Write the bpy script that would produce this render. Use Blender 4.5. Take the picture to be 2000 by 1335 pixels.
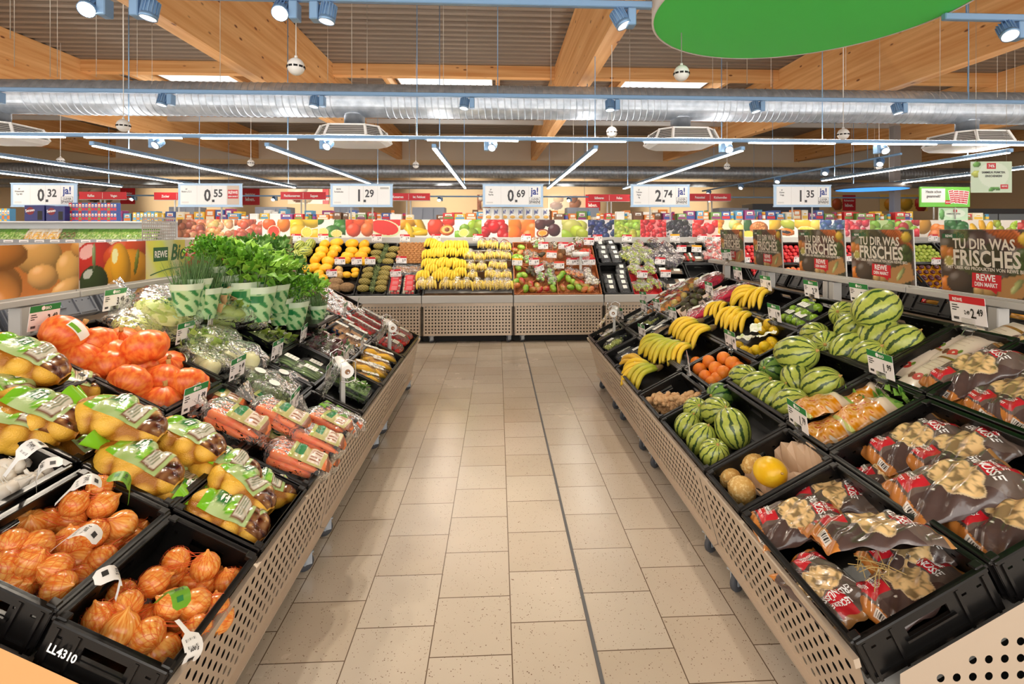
import bpy, math, random
import numpy as np
from mathutils import Matrix, Vector, Euler
R = random.Random(7)
PI = math.pi
scene = bpy.context.scene
for o in list(bpy.data.objects): bpy.data.objects.remove(o)
COL = scene.collection

# ------------------------------------------------------------ camera
PSI = math.atan(.048); EYE = 1.546
SN, CS = math.sin(PSI), math.cos(PSI)
cam = bpy.data.cameras.new('camera'); camo = bpy.data.objects.new('camera', cam); COL.objects.link(camo)
camo.location = (0, 0, EYE); camo.rotation_euler = (PI/2, 0, -PSI)
cam.sensor_width = 36; cam.lens = 18; cam.shift_x = -.01; cam.shift_y = -.1095
cam.clip_start = .05; cam.clip_end = 200
scene.camera = camo
# ------------------------------------------------------------ world, exposure
w = bpy.data.worlds.new('world'); scene.world = w; w.use_nodes = True
bg = w.node_tree.nodes['Background']; bg.inputs[0].default_value = (1, .96, .9, 1); bg.inputs[1].default_value = 2.4
vs = scene.view_settings
vs.view_transform = 'Standard'; vs.look = 'None'; vs.gamma = 1; vs.use_curve_mapping = False; vs.exposure = 0.3
LED_E, UP_E, SPOT_W, LAMP_E = 26.0, 24.0, 75.0, 60.0
WARM = (1, .88, .72); NEUT = (1, .95, .87)
def light(kind, name, loc, power, color, target=None, size=.1, cone=70):
    l = bpy.data.lights.new(name, kind); l.energy = power; l.color = color
    if kind == 'SPOT': l.spot_size = math.radians(cone); l.spot_blend = .6; l.shadow_soft_size = size
    o = bpy.data.objects.new(name, l); COL.objects.link(o); o.location = loc
    if target is not None:
        o.rotation_euler = (Vector(target)-Vector(loc)).to_track_quat('-Z', 'Y').to_euler()
    return o

# ------------------------------------------------------------ pixel -> point helpers (fixed reference calibration)
def ray(u, v):
    a = (u-1020)/1000; b = (448.5-v)/1000
    return Vector((CS*a+SN, -SN*a+CS, b))
EYEV = Vector((0, 0, EYE))
def at_y(u, v, y): d = ray(u, v); return EYEV+d*(y/d.y)
def at_x(u, v, x): d = ray(u, v); return EYEV+d*(x/d.x)
def at_z(u, v, z): d = ray(u, v); return EYEV+d*((z-EYE)/d.z)

# ------------------------------------------------------------ materials
def lin(c):
    c = c/255
    return c/12.92 if c <= .04045 else ((c+.055)/1.055)**2.4
def rgb(*c): return tuple(lin(x) for x in c)
def N(t, k, **kw):
    n = t.nodes.new(k)
    for a, b in kw.items(): setattr(n, a, b)
    return n
def mat(name, col=(200, 200, 200), rough=.5, metal=0., var=None, bump=None, emit=0, alpha=1, trans=0, coat=0, vcol=False, spec=.5, sss=0, sheen=0):
    m = bpy.data.materials.new(name); m.use_nodes = True; t = m.node_tree
    b = t.nodes['Principled BSDF']; L = t.links.new
    c = rgb(*col)+(1,)
    b.inputs['Base Color'].default_value = c
    b.inputs['Roughness'].default_value = rough; b.inputs['Metallic'].default_value = metal
    b.inputs['Alpha'].default_value = alpha; b.inputs['Transmission Weight'].default_value = trans
    b.inputs['Coat Weight'].default_value = coat; b.inputs['Coat Roughness'].default_value = .08
    b.inputs['Specular IOR Level'].default_value = spec
    src = None
    if vcol:
        a = N(t, 'ShaderNodeAttribute', attribute_name='Col'); src = a.outputs['Color']
        L(src, b.inputs['Base Color'])
    if var or bump:
        tc = N(t, 'ShaderNodeTexCoord')
    if var:   # (scale, colour2, contrast low, high)
        nz = N(t, 'ShaderNodeTexNoise'); nz.inputs['Scale'].default_value = var[0]; nz.inputs['Detail'].default_value = 4
        L(tc.outputs['Object'], nz.inputs['Vector'])
        r = N(t, 'ShaderNodeMapRange'); r.inputs[1].default_value = var[2] if len(var) > 2 else .35; r.inputs[2].default_value = var[3] if len(var) > 3 else .65
        L(nz.outputs[0], r.inputs[0])
        mx = N(t, 'ShaderNodeMix', data_type='RGBA'); L(r.outputs[0], mx.inputs[0])
        if src: L(src, mx.inputs[6])
        else: mx.inputs[6].default_value = c
        mx.inputs[7].default_value = rgb(*var[1])+(1,)
        L(mx.outputs[2], b.inputs['Base Color'])
    if bump:  # (scale, strength)
        nb = N(t, 'ShaderNodeTexNoise'); nb.inputs['Scale'].default_value = bump[0]; nb.inputs['Detail'].default_value = 3
        L(tc.outputs['Object'], nb.inputs['Vector'])
        bp = N(t, 'ShaderNodeBump'); bp.inputs['Strength'].default_value = bump[1]; bp.inputs['Distance'].default_value = .01
        L(nb.outputs[0], bp.inputs['Height']); L(bp.outputs[0], b.inputs['Normal'])
    if emit:
        b.inputs['Emission Color'].default_value = c; b.inputs['Emission Strength'].default_value = emit
    return m
def film_mat(name, tint=(245, 248, 248), opac=.12, scale=60, strength=.7, rough=.12):
    m = bpy.data.materials.new(name); m.use_nodes = True; t = m.node_tree; L = t.links.new
    t.nodes.remove(t.nodes['Principled BSDF']); out = t.nodes['Material Output']
    tc = N(t, 'ShaderNodeTexCoord'); nz = N(t, 'ShaderNodeTexNoise'); nz.inputs['Scale'].default_value = scale; nz.inputs['Detail'].default_value = 2
    L(tc.outputs['Object'], nz.inputs['Vector'])
    bp = N(t, 'ShaderNodeBump'); bp.inputs['Strength'].default_value = strength; bp.inputs['Distance'].default_value = .02
    L(nz.outputs[0], bp.inputs['Height'])
    g = N(t, 'ShaderNodeBsdfGlossy'); g.inputs['Roughness'].default_value = rough; L(bp.outputs[0], g.inputs['Normal'])
    d = N(t, 'ShaderNodeBsdfDiffuse'); d.inputs['Color'].default_value = rgb(*tint)+(1,)
    tr = N(t, 'ShaderNodeBsdfTransparent')
    m1 = N(t, 'ShaderNodeMixShader'); m1.inputs[0].default_value = opac; L(tr.outputs[0], m1.inputs[1]); L(d.outputs[0], m1.inputs[2])
    fr = N(t, 'ShaderNodeFresnel'); fr.inputs[0].default_value = 1.22; L(bp.outputs[0], fr.inputs['Normal'])
    m2 = N(t, 'ShaderNodeMixShader'); L(fr.outputs[0], m2.inputs[0]); L(m1.outputs[0], m2.inputs[1]); L(g.outputs[0], m2.inputs[2])
    L(m2.outputs[0], out.inputs[0])
    return m

# ------------------------------------------------------------ mesh builder
def xf(loc=(0, 0, 0), rot=(0, 0, 0), sc=(1, 1, 1)):
    return Matrix.LocRotScale(Vector(loc), Euler(rot), Vector(sc) if hasattr(sc, '__len__') else Vector((sc, sc, sc)))
_txt = {}
def text_geo(s, sx=1.):
    if s not in _txt:
        cu = bpy.data.curves.new('t', 'FONT'); cu.body = s; cu.size = 1; cu.resolution_u = 2; cu.offset = .026; cu.align_x = 'CENTER'
        o = bpy.data.objects.new('t', cu); me = o.to_mesh()
        v = np.array([p.co[:] for p in me.vertices]) if len(me.vertices) else np.zeros((0, 3))
        f = [tuple(p.vertices) for p in me.polygons]
        o.to_mesh_clear(); bpy.data.objects.remove(o); bpy.data.curves.remove(cu)
        _txt[s] = (v, f)
    return _txt[s]
class MB:
    def __init__(s): s.v = []; s.f = []; s.mi = []; s.sm = []; s.c = []; s.n = 0
    def add(s, vs, fs, m=0, smooth=False, col=None, M=None):
        vs = np.asarray(vs, float).reshape(-1, 3)
        if M is not None:
            A = np.array(M); vs = vs@A[:3, :3].T+A[:3, 3]
        k = s.n; s.v.append(vs); s.n += len(vs)
        s.f += [tuple(i+k for i in f) for f in fs]; s.mi += [m]*len(fs); s.sm += [smooth]*len(fs)
        if col is None: col = (1, 1, 1)
        col = np.asarray(col, float)
        if col.ndim == 1: col = np.repeat(col[None, :3], len(vs), 0)
        s.c.append(col)
        return s
    def box(s, x0, x1, y0, y1, z0, z1, m=0, b=0, M=None, col=None):
        if b <= 0:
            v = [(x, y, z) for x in (x0, x1) for y in (y0, y1) for z in (z0, z1)]
            f = [(0, 1, 3, 2), (4, 6, 7, 5), (0, 4, 5, 1), (2, 3, 7, 6), (0, 2, 6, 4), (1, 5, 7, 3)]
            return s.add(v, f, m, False, col, M)
        v = []
        for z, i in ((z0, b), (z0+b, 0), (z1-b, 0), (z1, b)):
            X0, X1, Y0, Y1 = x0+i, x1-i, y0+i, y1-i; q = b-i
            v += [(X0+q, Y0, z), (X1-q, Y0, z), (X1, Y0+q, z), (X1, Y1-q, z), (X1-q, Y1, z), (X0+q, Y1, z), (X0, Y1-q, z), (X0, Y0+q, z)]
        f = [tuple(range(7, -1, -1)), tuple(range(24, 32))]
        for k in range(3):
            for i in range(8): j = (i+1) % 8; f.append((k*8+i, k*8+j, k*8+8+j, k*8+8+i))
        return s.add(v, f, m, False, col, M)
    def quad(s, p, m=0, col=None, M=None): return s.add(p, [tuple(range(len(p)))], m, False, col, M)
    def tube(s, pts, r, n=8, m=0, caps=True, smooth=True, M=None, col=None):
        P = [Vector(p) for p in pts]; k = len(P); rr = r if hasattr(r, '__len__') else [r]*k
        v = []; up = None
        for i in range(k):
            d = (P[min(i+1, k-1)]-P[max(i-1, 0)]).normalized()
            if up is None:
                up = Vector((0, 0, 1)) if abs(d.z) < .9 else Vector((1, 0, 0))
            a = d.cross(up).normalized(); up = a.cross(d).normalized()
            for j in range(n):
                t = 2*PI*j/n; q = P[i]+(a*math.cos(t)+up*math.sin(t))*rr[i]; v.append(q[:])
        f = [(i*n+j, i*n+(j+1) % n, i*n+n+(j+1) % n, i*n+n+j) for i in range(k-1) for j in range(n)]
        s.add(v, f, m, smooth, col, M)
        if caps:
            b = s.n-len(v)
            s.f += [tuple(b+j for j in range(n-1, -1, -1)), tuple(b+(k-1)*n+j for j in range(n))]; s.mi += [m, m]; s.sm += [False, False]
        return s
    def lathe(s, prof, n=16, m=0, M=None, smooth=True, col=None, ribs=None, caps=True):
        v = []; k = len(prof)
        for r, z in prof:
            for j in range(n):
                t = 2*PI*j/n; q = r*(1+(ribs[1]*math.cos(ribs[0]*t) if ribs else 0))
                v.append((q*math.cos(t), q*math.sin(t), z))
        f = [(i*n+j, i*n+(j+1) % n, i*n+n+(j+1) % n, i*n+n+j) for i in range(k-1) for j in range(n)]
        if caps and prof[0][0] > 1e-5: f.append(tuple(range(n-1, -1, -1)))
        if caps and prof[-1][0] > 1e-5: f.append(tuple((k-1)*n+j for j in range(n)))
        return s.add(v, f, m, smooth, col, M)
    def ball(s, c, r, n=12, k=8, m=0, col=None, M=None):
        rx, ry, rz = r if hasattr(r, '__len__') else (r, r, r)
        v = []
        for i in range(k+1):
            a = PI*i/k
            for j in range(n):
                t = 2*PI*j/n; v.append((c[0]+rx*math.sin(a)*math.cos(t), c[1]+ry*math.sin(a)*math.sin(t), c[2]-rz*math.cos(a)))
        f = [(i*n+j, i*n+(j+1) % n, i*n+n+(j+1) % n, i*n+n+j) for i in range(k) for j in range(n)]
        return s.add(v, f, m, True, col, M)
    def grid(s, P, m=0, smooth=True, col=None, M=None, cu=False, cv=False):
        P = np.asarray(P, float); a, b = P.shape[:2]
        f = [(i*b+j, ((i+1) % a)*b+j, ((i+1) % a)*b+(j+1) % b, i*b+(j+1) % b) for i in range(a if cu else a-1) for j in range(b if cv else b-1)]
        return s.add(P.reshape(-1, 3), f, m, smooth, None if col is None else np.asarray(col).reshape(-1, 3), M)
    def text(s, t, size, M, m=0, sx=1., col=None, fn=None):
        v, f = text_geo(t)
        if not len(v): return s
        v = v*np.array([size*sx, size, 0])
        if fn: v = np.array([fn(p[0], p[1]) for p in v])
        return s.add(v, f, m, False, col, M)
    def build(s, name, mats, parent=None, vcol=False, link=True, kind=None):
        me = bpy.data.meshes.new(name)
        V = np.concatenate(s.v) if s.v else np.zeros((0, 3))
        me.from_pydata(V.tolist(), [], s.f)
        me.polygons.foreach_set('material_index', s.mi); me.polygons.foreach_set('use_smooth', s.sm)
        for q in (mats if isinstance(mats, (list, tuple)) else [mats]): me.materials.append(q)
        if vcol:
            at = me.color_attributes.new(name='Col', type='FLOAT_COLOR', domain='POINT')
            cc = np.ones((len(V), 4), np.float32); cc[:, :3] = np.concatenate(s.c); at.data.foreach_set('color', cc.ravel())
        me.update()
        o = bpy.data.objects.new(name, me); COL.objects.link(o)
        if parent: o.parent = parent
        if kind: o['kind'] = kind
        return o
def empty(name, M=None):
    o = bpy.data.objects.new(name, None); COL.objects.link(o); o.empty_display_size = .02
    if M is not None: o.matrix_basis = M
    return o
def tag(o, label, cat, group=None):
    o['label'] = label; o['category'] = cat
    if group: o['group'] = group
    return o
def kids(o): return KID.get(o.name) or KID.setdefault(o.name, [c for c in bpy.data.objects if c.parent == o])
KID = {}
def dup(o, parent=None):
    c = o.copy(); COL.objects.link(c)
    if parent: c.parent = parent
    for k in kids(o): dup(k, c)
    return c
PROTO = {}
def put(kind, builder, M, label, cat, group=None):
    """place one thing of a kind: the first one is built, later ones are copies of it and of its parts"""
    if kind not in PROTO:
        o = builder(); PROTO[kind] = o
    else:
        o = dup(PROTO[kind])
    o.matrix_basis = M
    return tag(o, label, cat, group)
ORD = 'first second third fourth fifth sixth seventh eighth ninth tenth eleventh twelfth thirteenth fourteenth fifteenth sixteenth seventeenth eighteenth nineteenth twentieth'.split()
def nth(i): return ORD[i] if i < 20 else '%d%s' % (i+1, {1: 'st', 2: 'nd', 3: 'rd'}.get((i+1) % 10, 'th') if (i+1) % 100 not in (11, 12, 13) else 'th')
PENDING = []
def later(o, what, where, cat, group=None):
    """label by order: collected, then numbered from the left of the picture inside each (what, where) set"""
    PENDING.append((o, what, where)); o['category'] = cat
    if group: o['group'] = group
    return o
def number_pending():
    sets = {}
    for o, a, b in PENDING: sets.setdefault((a, b), []).append(o)
    for (a, b), os_ in sets.items():
        def ux(o):
            p = o.matrix_basis.translation; c = p.x*SN+p.y*CS
            return (p.x*CS-p.y*SN)/max(c, .1)
        os_.sort(key=ux)
        for i, o in enumerate(os_):
            o['label'] = f'{a} {b}' if len(os_) == 1 else f'{a} {b}, {nth(i)} from left'

# ------------------------------------------------------------ table frames: s up the slope, y along, n above the crate rims
class Frame:
    def __init__(s, org, az, tilt=27.4):
        s.org = Vector(org); s.R = Matrix.Rotation(az, 3, 'Z')@Matrix.Rotation(-math.radians(tilt), 3, 'Y')
        s.x = s.R@Vector((1, 0, 0)); s.z = s.R@Vector((0, 0, 1)); s.y = s.R@Vector((0, 1, 0))
        s.sg = -1 if az > .1 else 1
        s.al = 0 if abs(az-PI/2) < .1 else 1     # world axis that runs along the table
    def pos(s, ss, y, n=0):
        p = s.org+s.x*ss+s.z*n; p[s.al] += y
        return p
    def M(s, ss, y, n=0, rot=(0, 0, 0), sc=1):
        m = Matrix.Translation(s.pos(ss, y, n))@(s.R@Euler(rot).to_matrix()).to_4x4()
        return m@Matrix.Diagonal((*(sc if hasattr(sc, '__len__') else (sc, sc, sc)), 1))
    def pick(s, u, v, n=0):
        d = ray(u, v); o = s.org+s.z*n
        k = (o-EYEV).dot(s.z)/d.dot(s.z); p = EYEV+d*k
        return (p-o).dot(s.x), p[s.al]
    def at(s, u, v, n=0, rot=(0, 0, 0), sc=1):
        a, y = s.pick(u, v, n); return s.M(a, y, n, rot, sc)
FL = Frame((-.77, 0, .5), PI); FR = Frame((.895, 0, .5), 0); FB = Frame((0, 7.0, .665), PI/2, 40)
# ------------------------------------------------------------ shared materials
def floor_mat():
    m = bpy.data.materials.new('floor_tile'); m.use_nodes = True; t = m.node_tree; L = t.links.new; b = t.nodes['Principled BSDF']
    tc = N(t, 'ShaderNodeTexCoord'); sp = N(t, 'ShaderNodeSeparateXYZ'); cb = N(t, 'ShaderNodeCombineXYZ')
    L(tc.outputs['Object'], sp.inputs[0])
    ax = N(t, 'ShaderNodeMath', operation='ADD'); ax.inputs[1].default_value = -.052+30; ay = N(t, 'ShaderNodeMath', operation='ADD'); ay.inputs[1].default_value = -1.865+30
    L(sp.outputs[0], ax.inputs[0]); L(sp.outputs[1], ay.inputs[0]); L(ay.outputs[0], cb.inputs[0]); L(ax.outputs[0], cb.inputs[1])
    br = N(t, 'ShaderNodeTexBrick'); L(cb.outputs[0], br.inputs['Vector']); br.offset = .5
    for k, v in (('Scale', 1), ('Mortar Size', .0022), ('Mortar Smooth', .1), ('Bias', 0), ('Brick Width', .3), ('Row Height', .3)): br.inputs[k].default_value = v
    br.inputs['Color1'].default_value = rgb(216, 202, 184)+(1,); br.inputs['Color2'].default_value = rgb(206, 189, 168)+(1,); br.inputs['Mortar'].default_value = rgb(112, 92, 74)+(1,)
    vo = N(t, 'ShaderNodeTexVoronoi'); vo.inputs['Scale'].default_value = 95; L(tc.outputs['Object'], vo.inputs['Vector'])
    nz = N(t, 'ShaderNodeTexNoise'); nz.inputs['Scale'].default_value = 40; L(tc.outputs['Object'], nz.inputs['Vector'])
    ad = N(t, 'ShaderNodeMath', operation='MULTIPLY_ADD'); ad.inputs[1].default_value = .5; L(nz.outputs[0], ad.inputs[0]); L(vo.outputs['Distance'], ad.inputs[2])
    cr = N(t, 'ShaderNodeMapRange'); cr.inputs[1].default_value = .37; cr.inputs[2].default_value = .40; L(ad.outputs[0], cr.inputs[0])
    mx = N(t, 'ShaderNodeMix', data_type='RGBA'); L(cr.outputs[0], mx.inputs[0]); mx.inputs[6].default_value = rgb(124, 98, 76)+(1,); L(br.outputs['Color'], mx.inputs[7])
    n2 = N(t, 'ShaderNodeTexNoise'); n2.inputs['Scale'].default_value = 1.3; n2.inputs['Detail'].default_value = 5; L(tc.outputs['Object'], n2.inputs['Vector'])
    m2 = N(t, 'ShaderNodeMix', data_type='RGBA'); m2.blend_type = 'MULTIPLY'; m2.inputs[0].default_value = .3; L(mx.outputs[2], m2.inputs[6]); L(n2.outputs[0], m2.inputs[7])
    L(m2.outputs[2], b.inputs['Base Color'])
    r2 = N(t, 'ShaderNodeMapRange'); r2.inputs[3].default_value = .16; r2.inputs[4].default_value = .34; L(n2.outputs[0], r2.inputs[0]); L(r2.outputs[0], b.inputs['Roughness'])
    return m
def wood_mat(name, along):
    m = bpy.data.materials.new(name); m.use_nodes = True; t = m.node_tree; L = t.links.new; b = t.nodes['Principled BSDF']
    tc = N(t, 'ShaderNodeTexCoord'); mp = N(t, 'ShaderNodeMapping'); L(tc.outputs['Object'], mp.inputs[0])
    sc = [14, 14, 14]; sc[along] = .5; mp.inputs['Scale'].default_value = sc
    nz = N(t, 'ShaderNodeTexNoise'); nz.inputs['Scale'].default_value = 1; nz.inputs['Detail'].default_value = 5; L(mp.outputs[0], nz.inputs['Vector'])
    cr = N(t, 'ShaderNodeValToRGB'); e = cr.color_ramp.elements
    e[0].position = .3; e[0].color = rgb(212, 148, 84)+(1,); e[1].position = .72; e[1].color = rgb(240, 192, 132)+(1,)
    L(nz.outputs[0], cr.inputs[0])
    mp2 = N(t, 'ShaderNodeMapping'); L(tc.outputs['Object'], mp2.inputs[0]); s2 = [5.5, 5.5, 5.5]; s2[along] = 2.2; mp2.inputs['Scale'].default_value = s2
    vo = N(t, 'ShaderNodeTexVoronoi'); vo.inputs['Scale'].default_value = 1; L(mp2.outputs[0], vo.inputs['Vector'])
    k = N(t, 'ShaderNodeMapRange'); k.inputs[1].default_value = .07; k.inputs[2].default_value = .13; L(vo.outputs['Distance'], k.inputs[0])
    mx = N(t, 'ShaderNodeMix', data_type='RGBA'); mx.inputs[6].default_value = rgb(120, 66, 30)+(1,); L(k.outputs[0], mx.inputs[0]); L(cr.outputs[0], mx.inputs[7])
    L(mx.outputs[2], b.inputs['Base Color']); b.inputs['Roughness'].default_value = .55
    return m
WHITE = mat('white_paint', (238, 238, 236), .45)
GREYM = mat('grey_enamel', (186, 184, 180), .4)
PANEL = mat('beige_grey_sheet', (196, 178, 158), .38, .35)
DARK = mat('dark_void', (22, 20, 20), .8)  # near-black colour putting shade inside hollow parts; plinths use it too
BLACKP = mat('black_plastic', (13, 12, 12), .3, bump=(30, .04))
STEEL = mat('galvanised_steel', (206, 216, 228), .42, .72, var=(9, (178, 190, 204)))
CHROME = mat('chrome_wire', (215, 215, 215), .2, 1.0)
TRACK = mat('blue_grey_aluminium', (132, 170, 210), .4, .35)
LEDM = mat('led_light', (255, 244, 228), .5, emit=LED_E)
UPM = mat('added_uplight_glow', (255, 246, 236), .5, emit=UP_E)  # glow of the added upward strips that brighten the ceiling
LAMPM = mat('lamp_lens', (255, 232, 200), .5, emit=LAMP_E)
LENSOFF = mat('lamp_glass', (250, 240, 225), .3, emit=1.5)
BLACK = mat('black_print', (28, 26, 26), .5)
RED = mat('red_print', (206, 30, 44), .45)
GREEN = mat('green_print', (30, 128, 62), .45)
WPRINT = mat('white_print', (245, 244, 242), .5)
CARD = mat('paper_card', (240, 236, 236), .5)
RUBBER = mat('grey_rubber', (70, 72, 78), .6)
TAN = mat('tan_wall', (226, 200, 160), .8)
CLEAR = film_mat('clear_film')
CLEARS = film_mat('clear_smooth_plastic', opac=.06, scale=8, strength=.1, rough=.05)
def S(o, kind='structure'): o['kind'] = kind; return o

# ------------------------------------------------------------ shell
WB = 20.5; XW = 19
MB().quad([(-XW, -4, 0), (XW, -4, 0), (XW, WB, 0), (-XW, WB, 0)]).build('floor', floor_mat(), kind='structure')
MB().box(.351, .364, -4, 6.95, -.003, .0025).build('trim_1', mat('expansion_joint', (92, 92, 94), .5), kind='structure')
ZD = 5.36
SKY = [(-8.3, -6.3), (-2.5, -.15), (3.15, 5.4)]; SY0, SY1 = 12.4, 14.2
b = MB()
def deck(x0, x1, y0, y1):
    p = []; y = y0; n = max(1, round((y1-y0)/.25)); d = (y1-y0)/n
    for i in range(n):
        for fy, z in ((0, .045), (.42, .045), (.5, 0), (.92, 0)): p.append((y0+(i+fy)*d, z))
    p.append((y1, .045))
    b.grid([[(x, y, ZD+z) for y, z in p] for x in (x0, x1)], smooth=False)
deck(-XW, XW, -4, SY0); deck(-XW, XW, SY1, WB)
xs = [-XW]+[q for s_ in SKY for q in s_]+[XW]
for i in range(0, len(xs), 2): deck(xs[i], xs[i+1], SY0, SY1)
b.build('ceiling', mat('roof_deck', (132, 118, 104), .5, .1), kind='structure')
SKYM = mat('sky_pane', (244, 250, 255), .4, emit=2.4)
for i, (x0, x1) in enumerate(SKY):
    fr = empty(f'window_{i+1}'); S(fr)
    q = MB(); h_ = .55
    for a in ((x0, x0-.02, SY0, SY1), (x1, x1+.02, SY0, SY1)): q.box(min(a[:2]), max(a[:2]), a[2], a[3], ZD-.03, ZD+h_)
    q.box(x0, x1, SY0-.02, SY0, ZD-.03, ZD+h_); q.box(x0, x1, SY1, SY1+.02, ZD-.03, ZD+h_)
    q.build('well', WHITE, fr)
    q = MB().quad([(x0, SY0, ZD+h_), (x0, SY1, ZD+h_), (x1, SY1, ZD+h_), (x1, SY0, ZD+h_)])
    q.build('pane', SKYM, fr)
    q = MB()
    for k in range(1, 12): x = x0+(x1-x0)*k/12; q.box(x-.008, x+.008, SY0, SY1, ZD+h_-.02, ZD+h_-.005)
    for k in range(1, 4): y = SY0+(SY1-SY0)*k/4; q.box(x0, x1, y-.008, y+.008, ZD+h_-.03, ZD+h_-.02)
    q.build('grille', GREYM, fr)
def wall(name, p, m): MB().quad(p).build(name, m, kind='structure')
wall('wall_back', [(-XW, WB, 0), (XW, WB, 0), (XW, WB, 6), (-XW, WB, 6)], TAN)
wall('wall_left', [(-XW, -4, 0), (-XW, WB, 0), (-XW, WB, 6), (-XW, -4, 6)], TAN)
wall('wall_right', [(XW, WB, 0), (XW, -4, 0), (XW, -4, 6), (XW, WB, 6)], TAN)
WX, WY = wood_mat('glulam_along_x', 0), wood_mat('glulam_along_y', 1)
PANU = mat('upper_wall_panel', (222, 206, 184), .7)
for k, xb in enumerate((-14.9, -9.52, -3.98, 1.34, 6.7, 12.15, 17.6)):
    w2 = .11; xc = xb+.1
    ys = [-4, 2, 8, 10, 14, 17, WB-.01]; zb = [3.95, 3.95, 3.95, 3.98, 4.1, 4.22, 4.34]
    q = MB()
    q.grid([[(xc-w2, y, ZD-.002) for y in ys], [(xc-w2, y, z) for y, z in zip(ys, zb)], [(xc+w2, y, z) for y, z in zip(ys, zb)], [(xc+w2, y, ZD-.002) for y in ys]], smooth=False)
    q.build('ceiling_beam', WY, kind='structure')
    if k < 6:
        xn = (-14.9, -9.52, -3.98, 1.34, 6.7, 12.15, 17.6)[k+1]
        MB().box(xc+w2, xn-.01, 11.9, 12.12, ZD-.27, ZD-.003).build('ceiling_beam', WX, kind='structure')
        MB().box(xc+w2, xn-.01, WB-.06, WB-.01, 4.3, 5.08).build('wall_panel', PANU, kind='structure')
        for xq in (SKY[0][0]-.2, SKY[0][1]+.1) if k == 1 else (SKY[1][0]-.2, SKY[1][1]+.1) if k == 2 else (SKY[2][0]-.2, SKY[2][1]+.1) if k == 3 else ():
            MB().box(xq, xq+.1, 12.12, 15, ZD-.27, ZD-.003).build('ceiling_beam', WY, kind='structure')
# ------------------------------------------------------------ ducts and pipes under the roof
def duct(name, y, z, r, x0, x1, label, pitch=.1, smooth_at=(), cat='air duct'):
    d = MB(); n = int((x1-x0)/pitch); rows = []
    for i in range(n+1):
        plain = any(abs(x0+i*pitch-a) < .38 for a in smooth_at)
        for fx, dr in ((0, 0), (.4, 0), (.47, .007), (.53, .007), (.6, 0)):
            if plain: dr = 0
            rows.append([(x0+(i+fx)*pitch+pitch*j/44, y+(r+dr)*math.cos(2*PI*j/44), z+(r+dr)*math.sin(2*PI*j/44)) for j in range(44)])
    d.grid(rows, smooth=False, cv=True)
    return tag(d.build(name, STEEL), label, cat)
ZDU, YDU = 3.53, 8.0
DIF = [-7.45, -2.2, 2.9, 7.65]
duct('air_duct', YDU, ZDU, .255, -XW, XW, 'wide galvanised spiral air duct crossing the hall under the timber beams', smooth_at=DIF)
duct('air_duct', 19.3, 3.72, .24, -XW, XW, 'distant narrow spiral air duct running along the back wall', .12)
o = MB().tube([(-XW, 18.6, 3.22), (XW, 18.6, 3.22)], .1, 12).build('pipe', STEEL); tag(o, 'long steel pipe below the distant duct at the back wall', 'pipe')
o = MB().tube([(-18.99, 17.5, 2.98), (1.5, 17.5, 2.98)], .06, 10).build('pipe', STEEL); tag(o, 'thin short steel pipe ending half-way along the back wall', 'pipe')
o = MB().box(-XW, XW, 14.9, 15.02, 4.62, 4.74).build('cable_tray', GREYM); tag(o, 'long pale cable tray just below the big duct in view', 'cable tray')
for i, x in enumerate(DIF):
    t = empty('air_diffuser', xf((x, YDU, 0))); z0 = 2.86
    later(t, 'white louvred air diffuser box', 'under the spiral duct', 'air diffuser', 'air diffusers under the duct')
    q = MB(); q.lathe([(.155, 3.12), (.155, 3.3), (.165, 3.3), (.165, 3.33), (.155, 3.33), (.155, 3.4)], 24); q.build('neck', STEEL, t)
    def octo(r, c): return [(r, -r+c), (r, r-c), (r-c, r), (-r+c, r), (-r, r-c), (-r, -r+c), (-r+c, -r), (r-c, -r)]
    q = MB()
    def ring(a, za, b2, zb_, m=0, mbx=None):
        v = [(p[0], p[1], za) for p in a]+[(p[0], p[1], zb_) for p in b2]
        (mbx or q).add(v, [(i, (i+1) % 8, 8+(i+1) % 8, 8+i) for i in range(8)], m)
    A0, A1, A2 = octo(.42, .16), octo(.5, .2), octo(.44, .18)
    ring(octo(.2, .08), 3.13, A0, 3.1); ring(A0, 3.1, A0, 3.08); ring(A1, 2.93, A1, 2.9); ring(A1, 2.9, A2, z0)
    q.quad([(p[0], p[1], z0) for p in A2][::-1])
    for j in range(8):
        pa, pb = A0[j], A1[j]; s_ = .012
        q.tube([(pa[0], pa[1], 3.09), (pb[0], pb[1], 2.91)], .022, 4, smooth=False)
    q.build('housing', WHITE, t)
    q = MB()
    for k in range(6):
        f1 = .06+k*.155; ra = octo(.415+.08*f1, .16+.04*f1); rb = octo(.40+.08*f1, .155+.04*f1)
        ring(ra, 3.09-.18*f1-.016, rb, 3.09-.18*f1+.004)
    q.build('louvre', GREYM, t)
    q = MB(); ring(octo(.36, .14), 3.09, octo(.42, .17), 2.92); q.build('inner_box', DARK, t)
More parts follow.
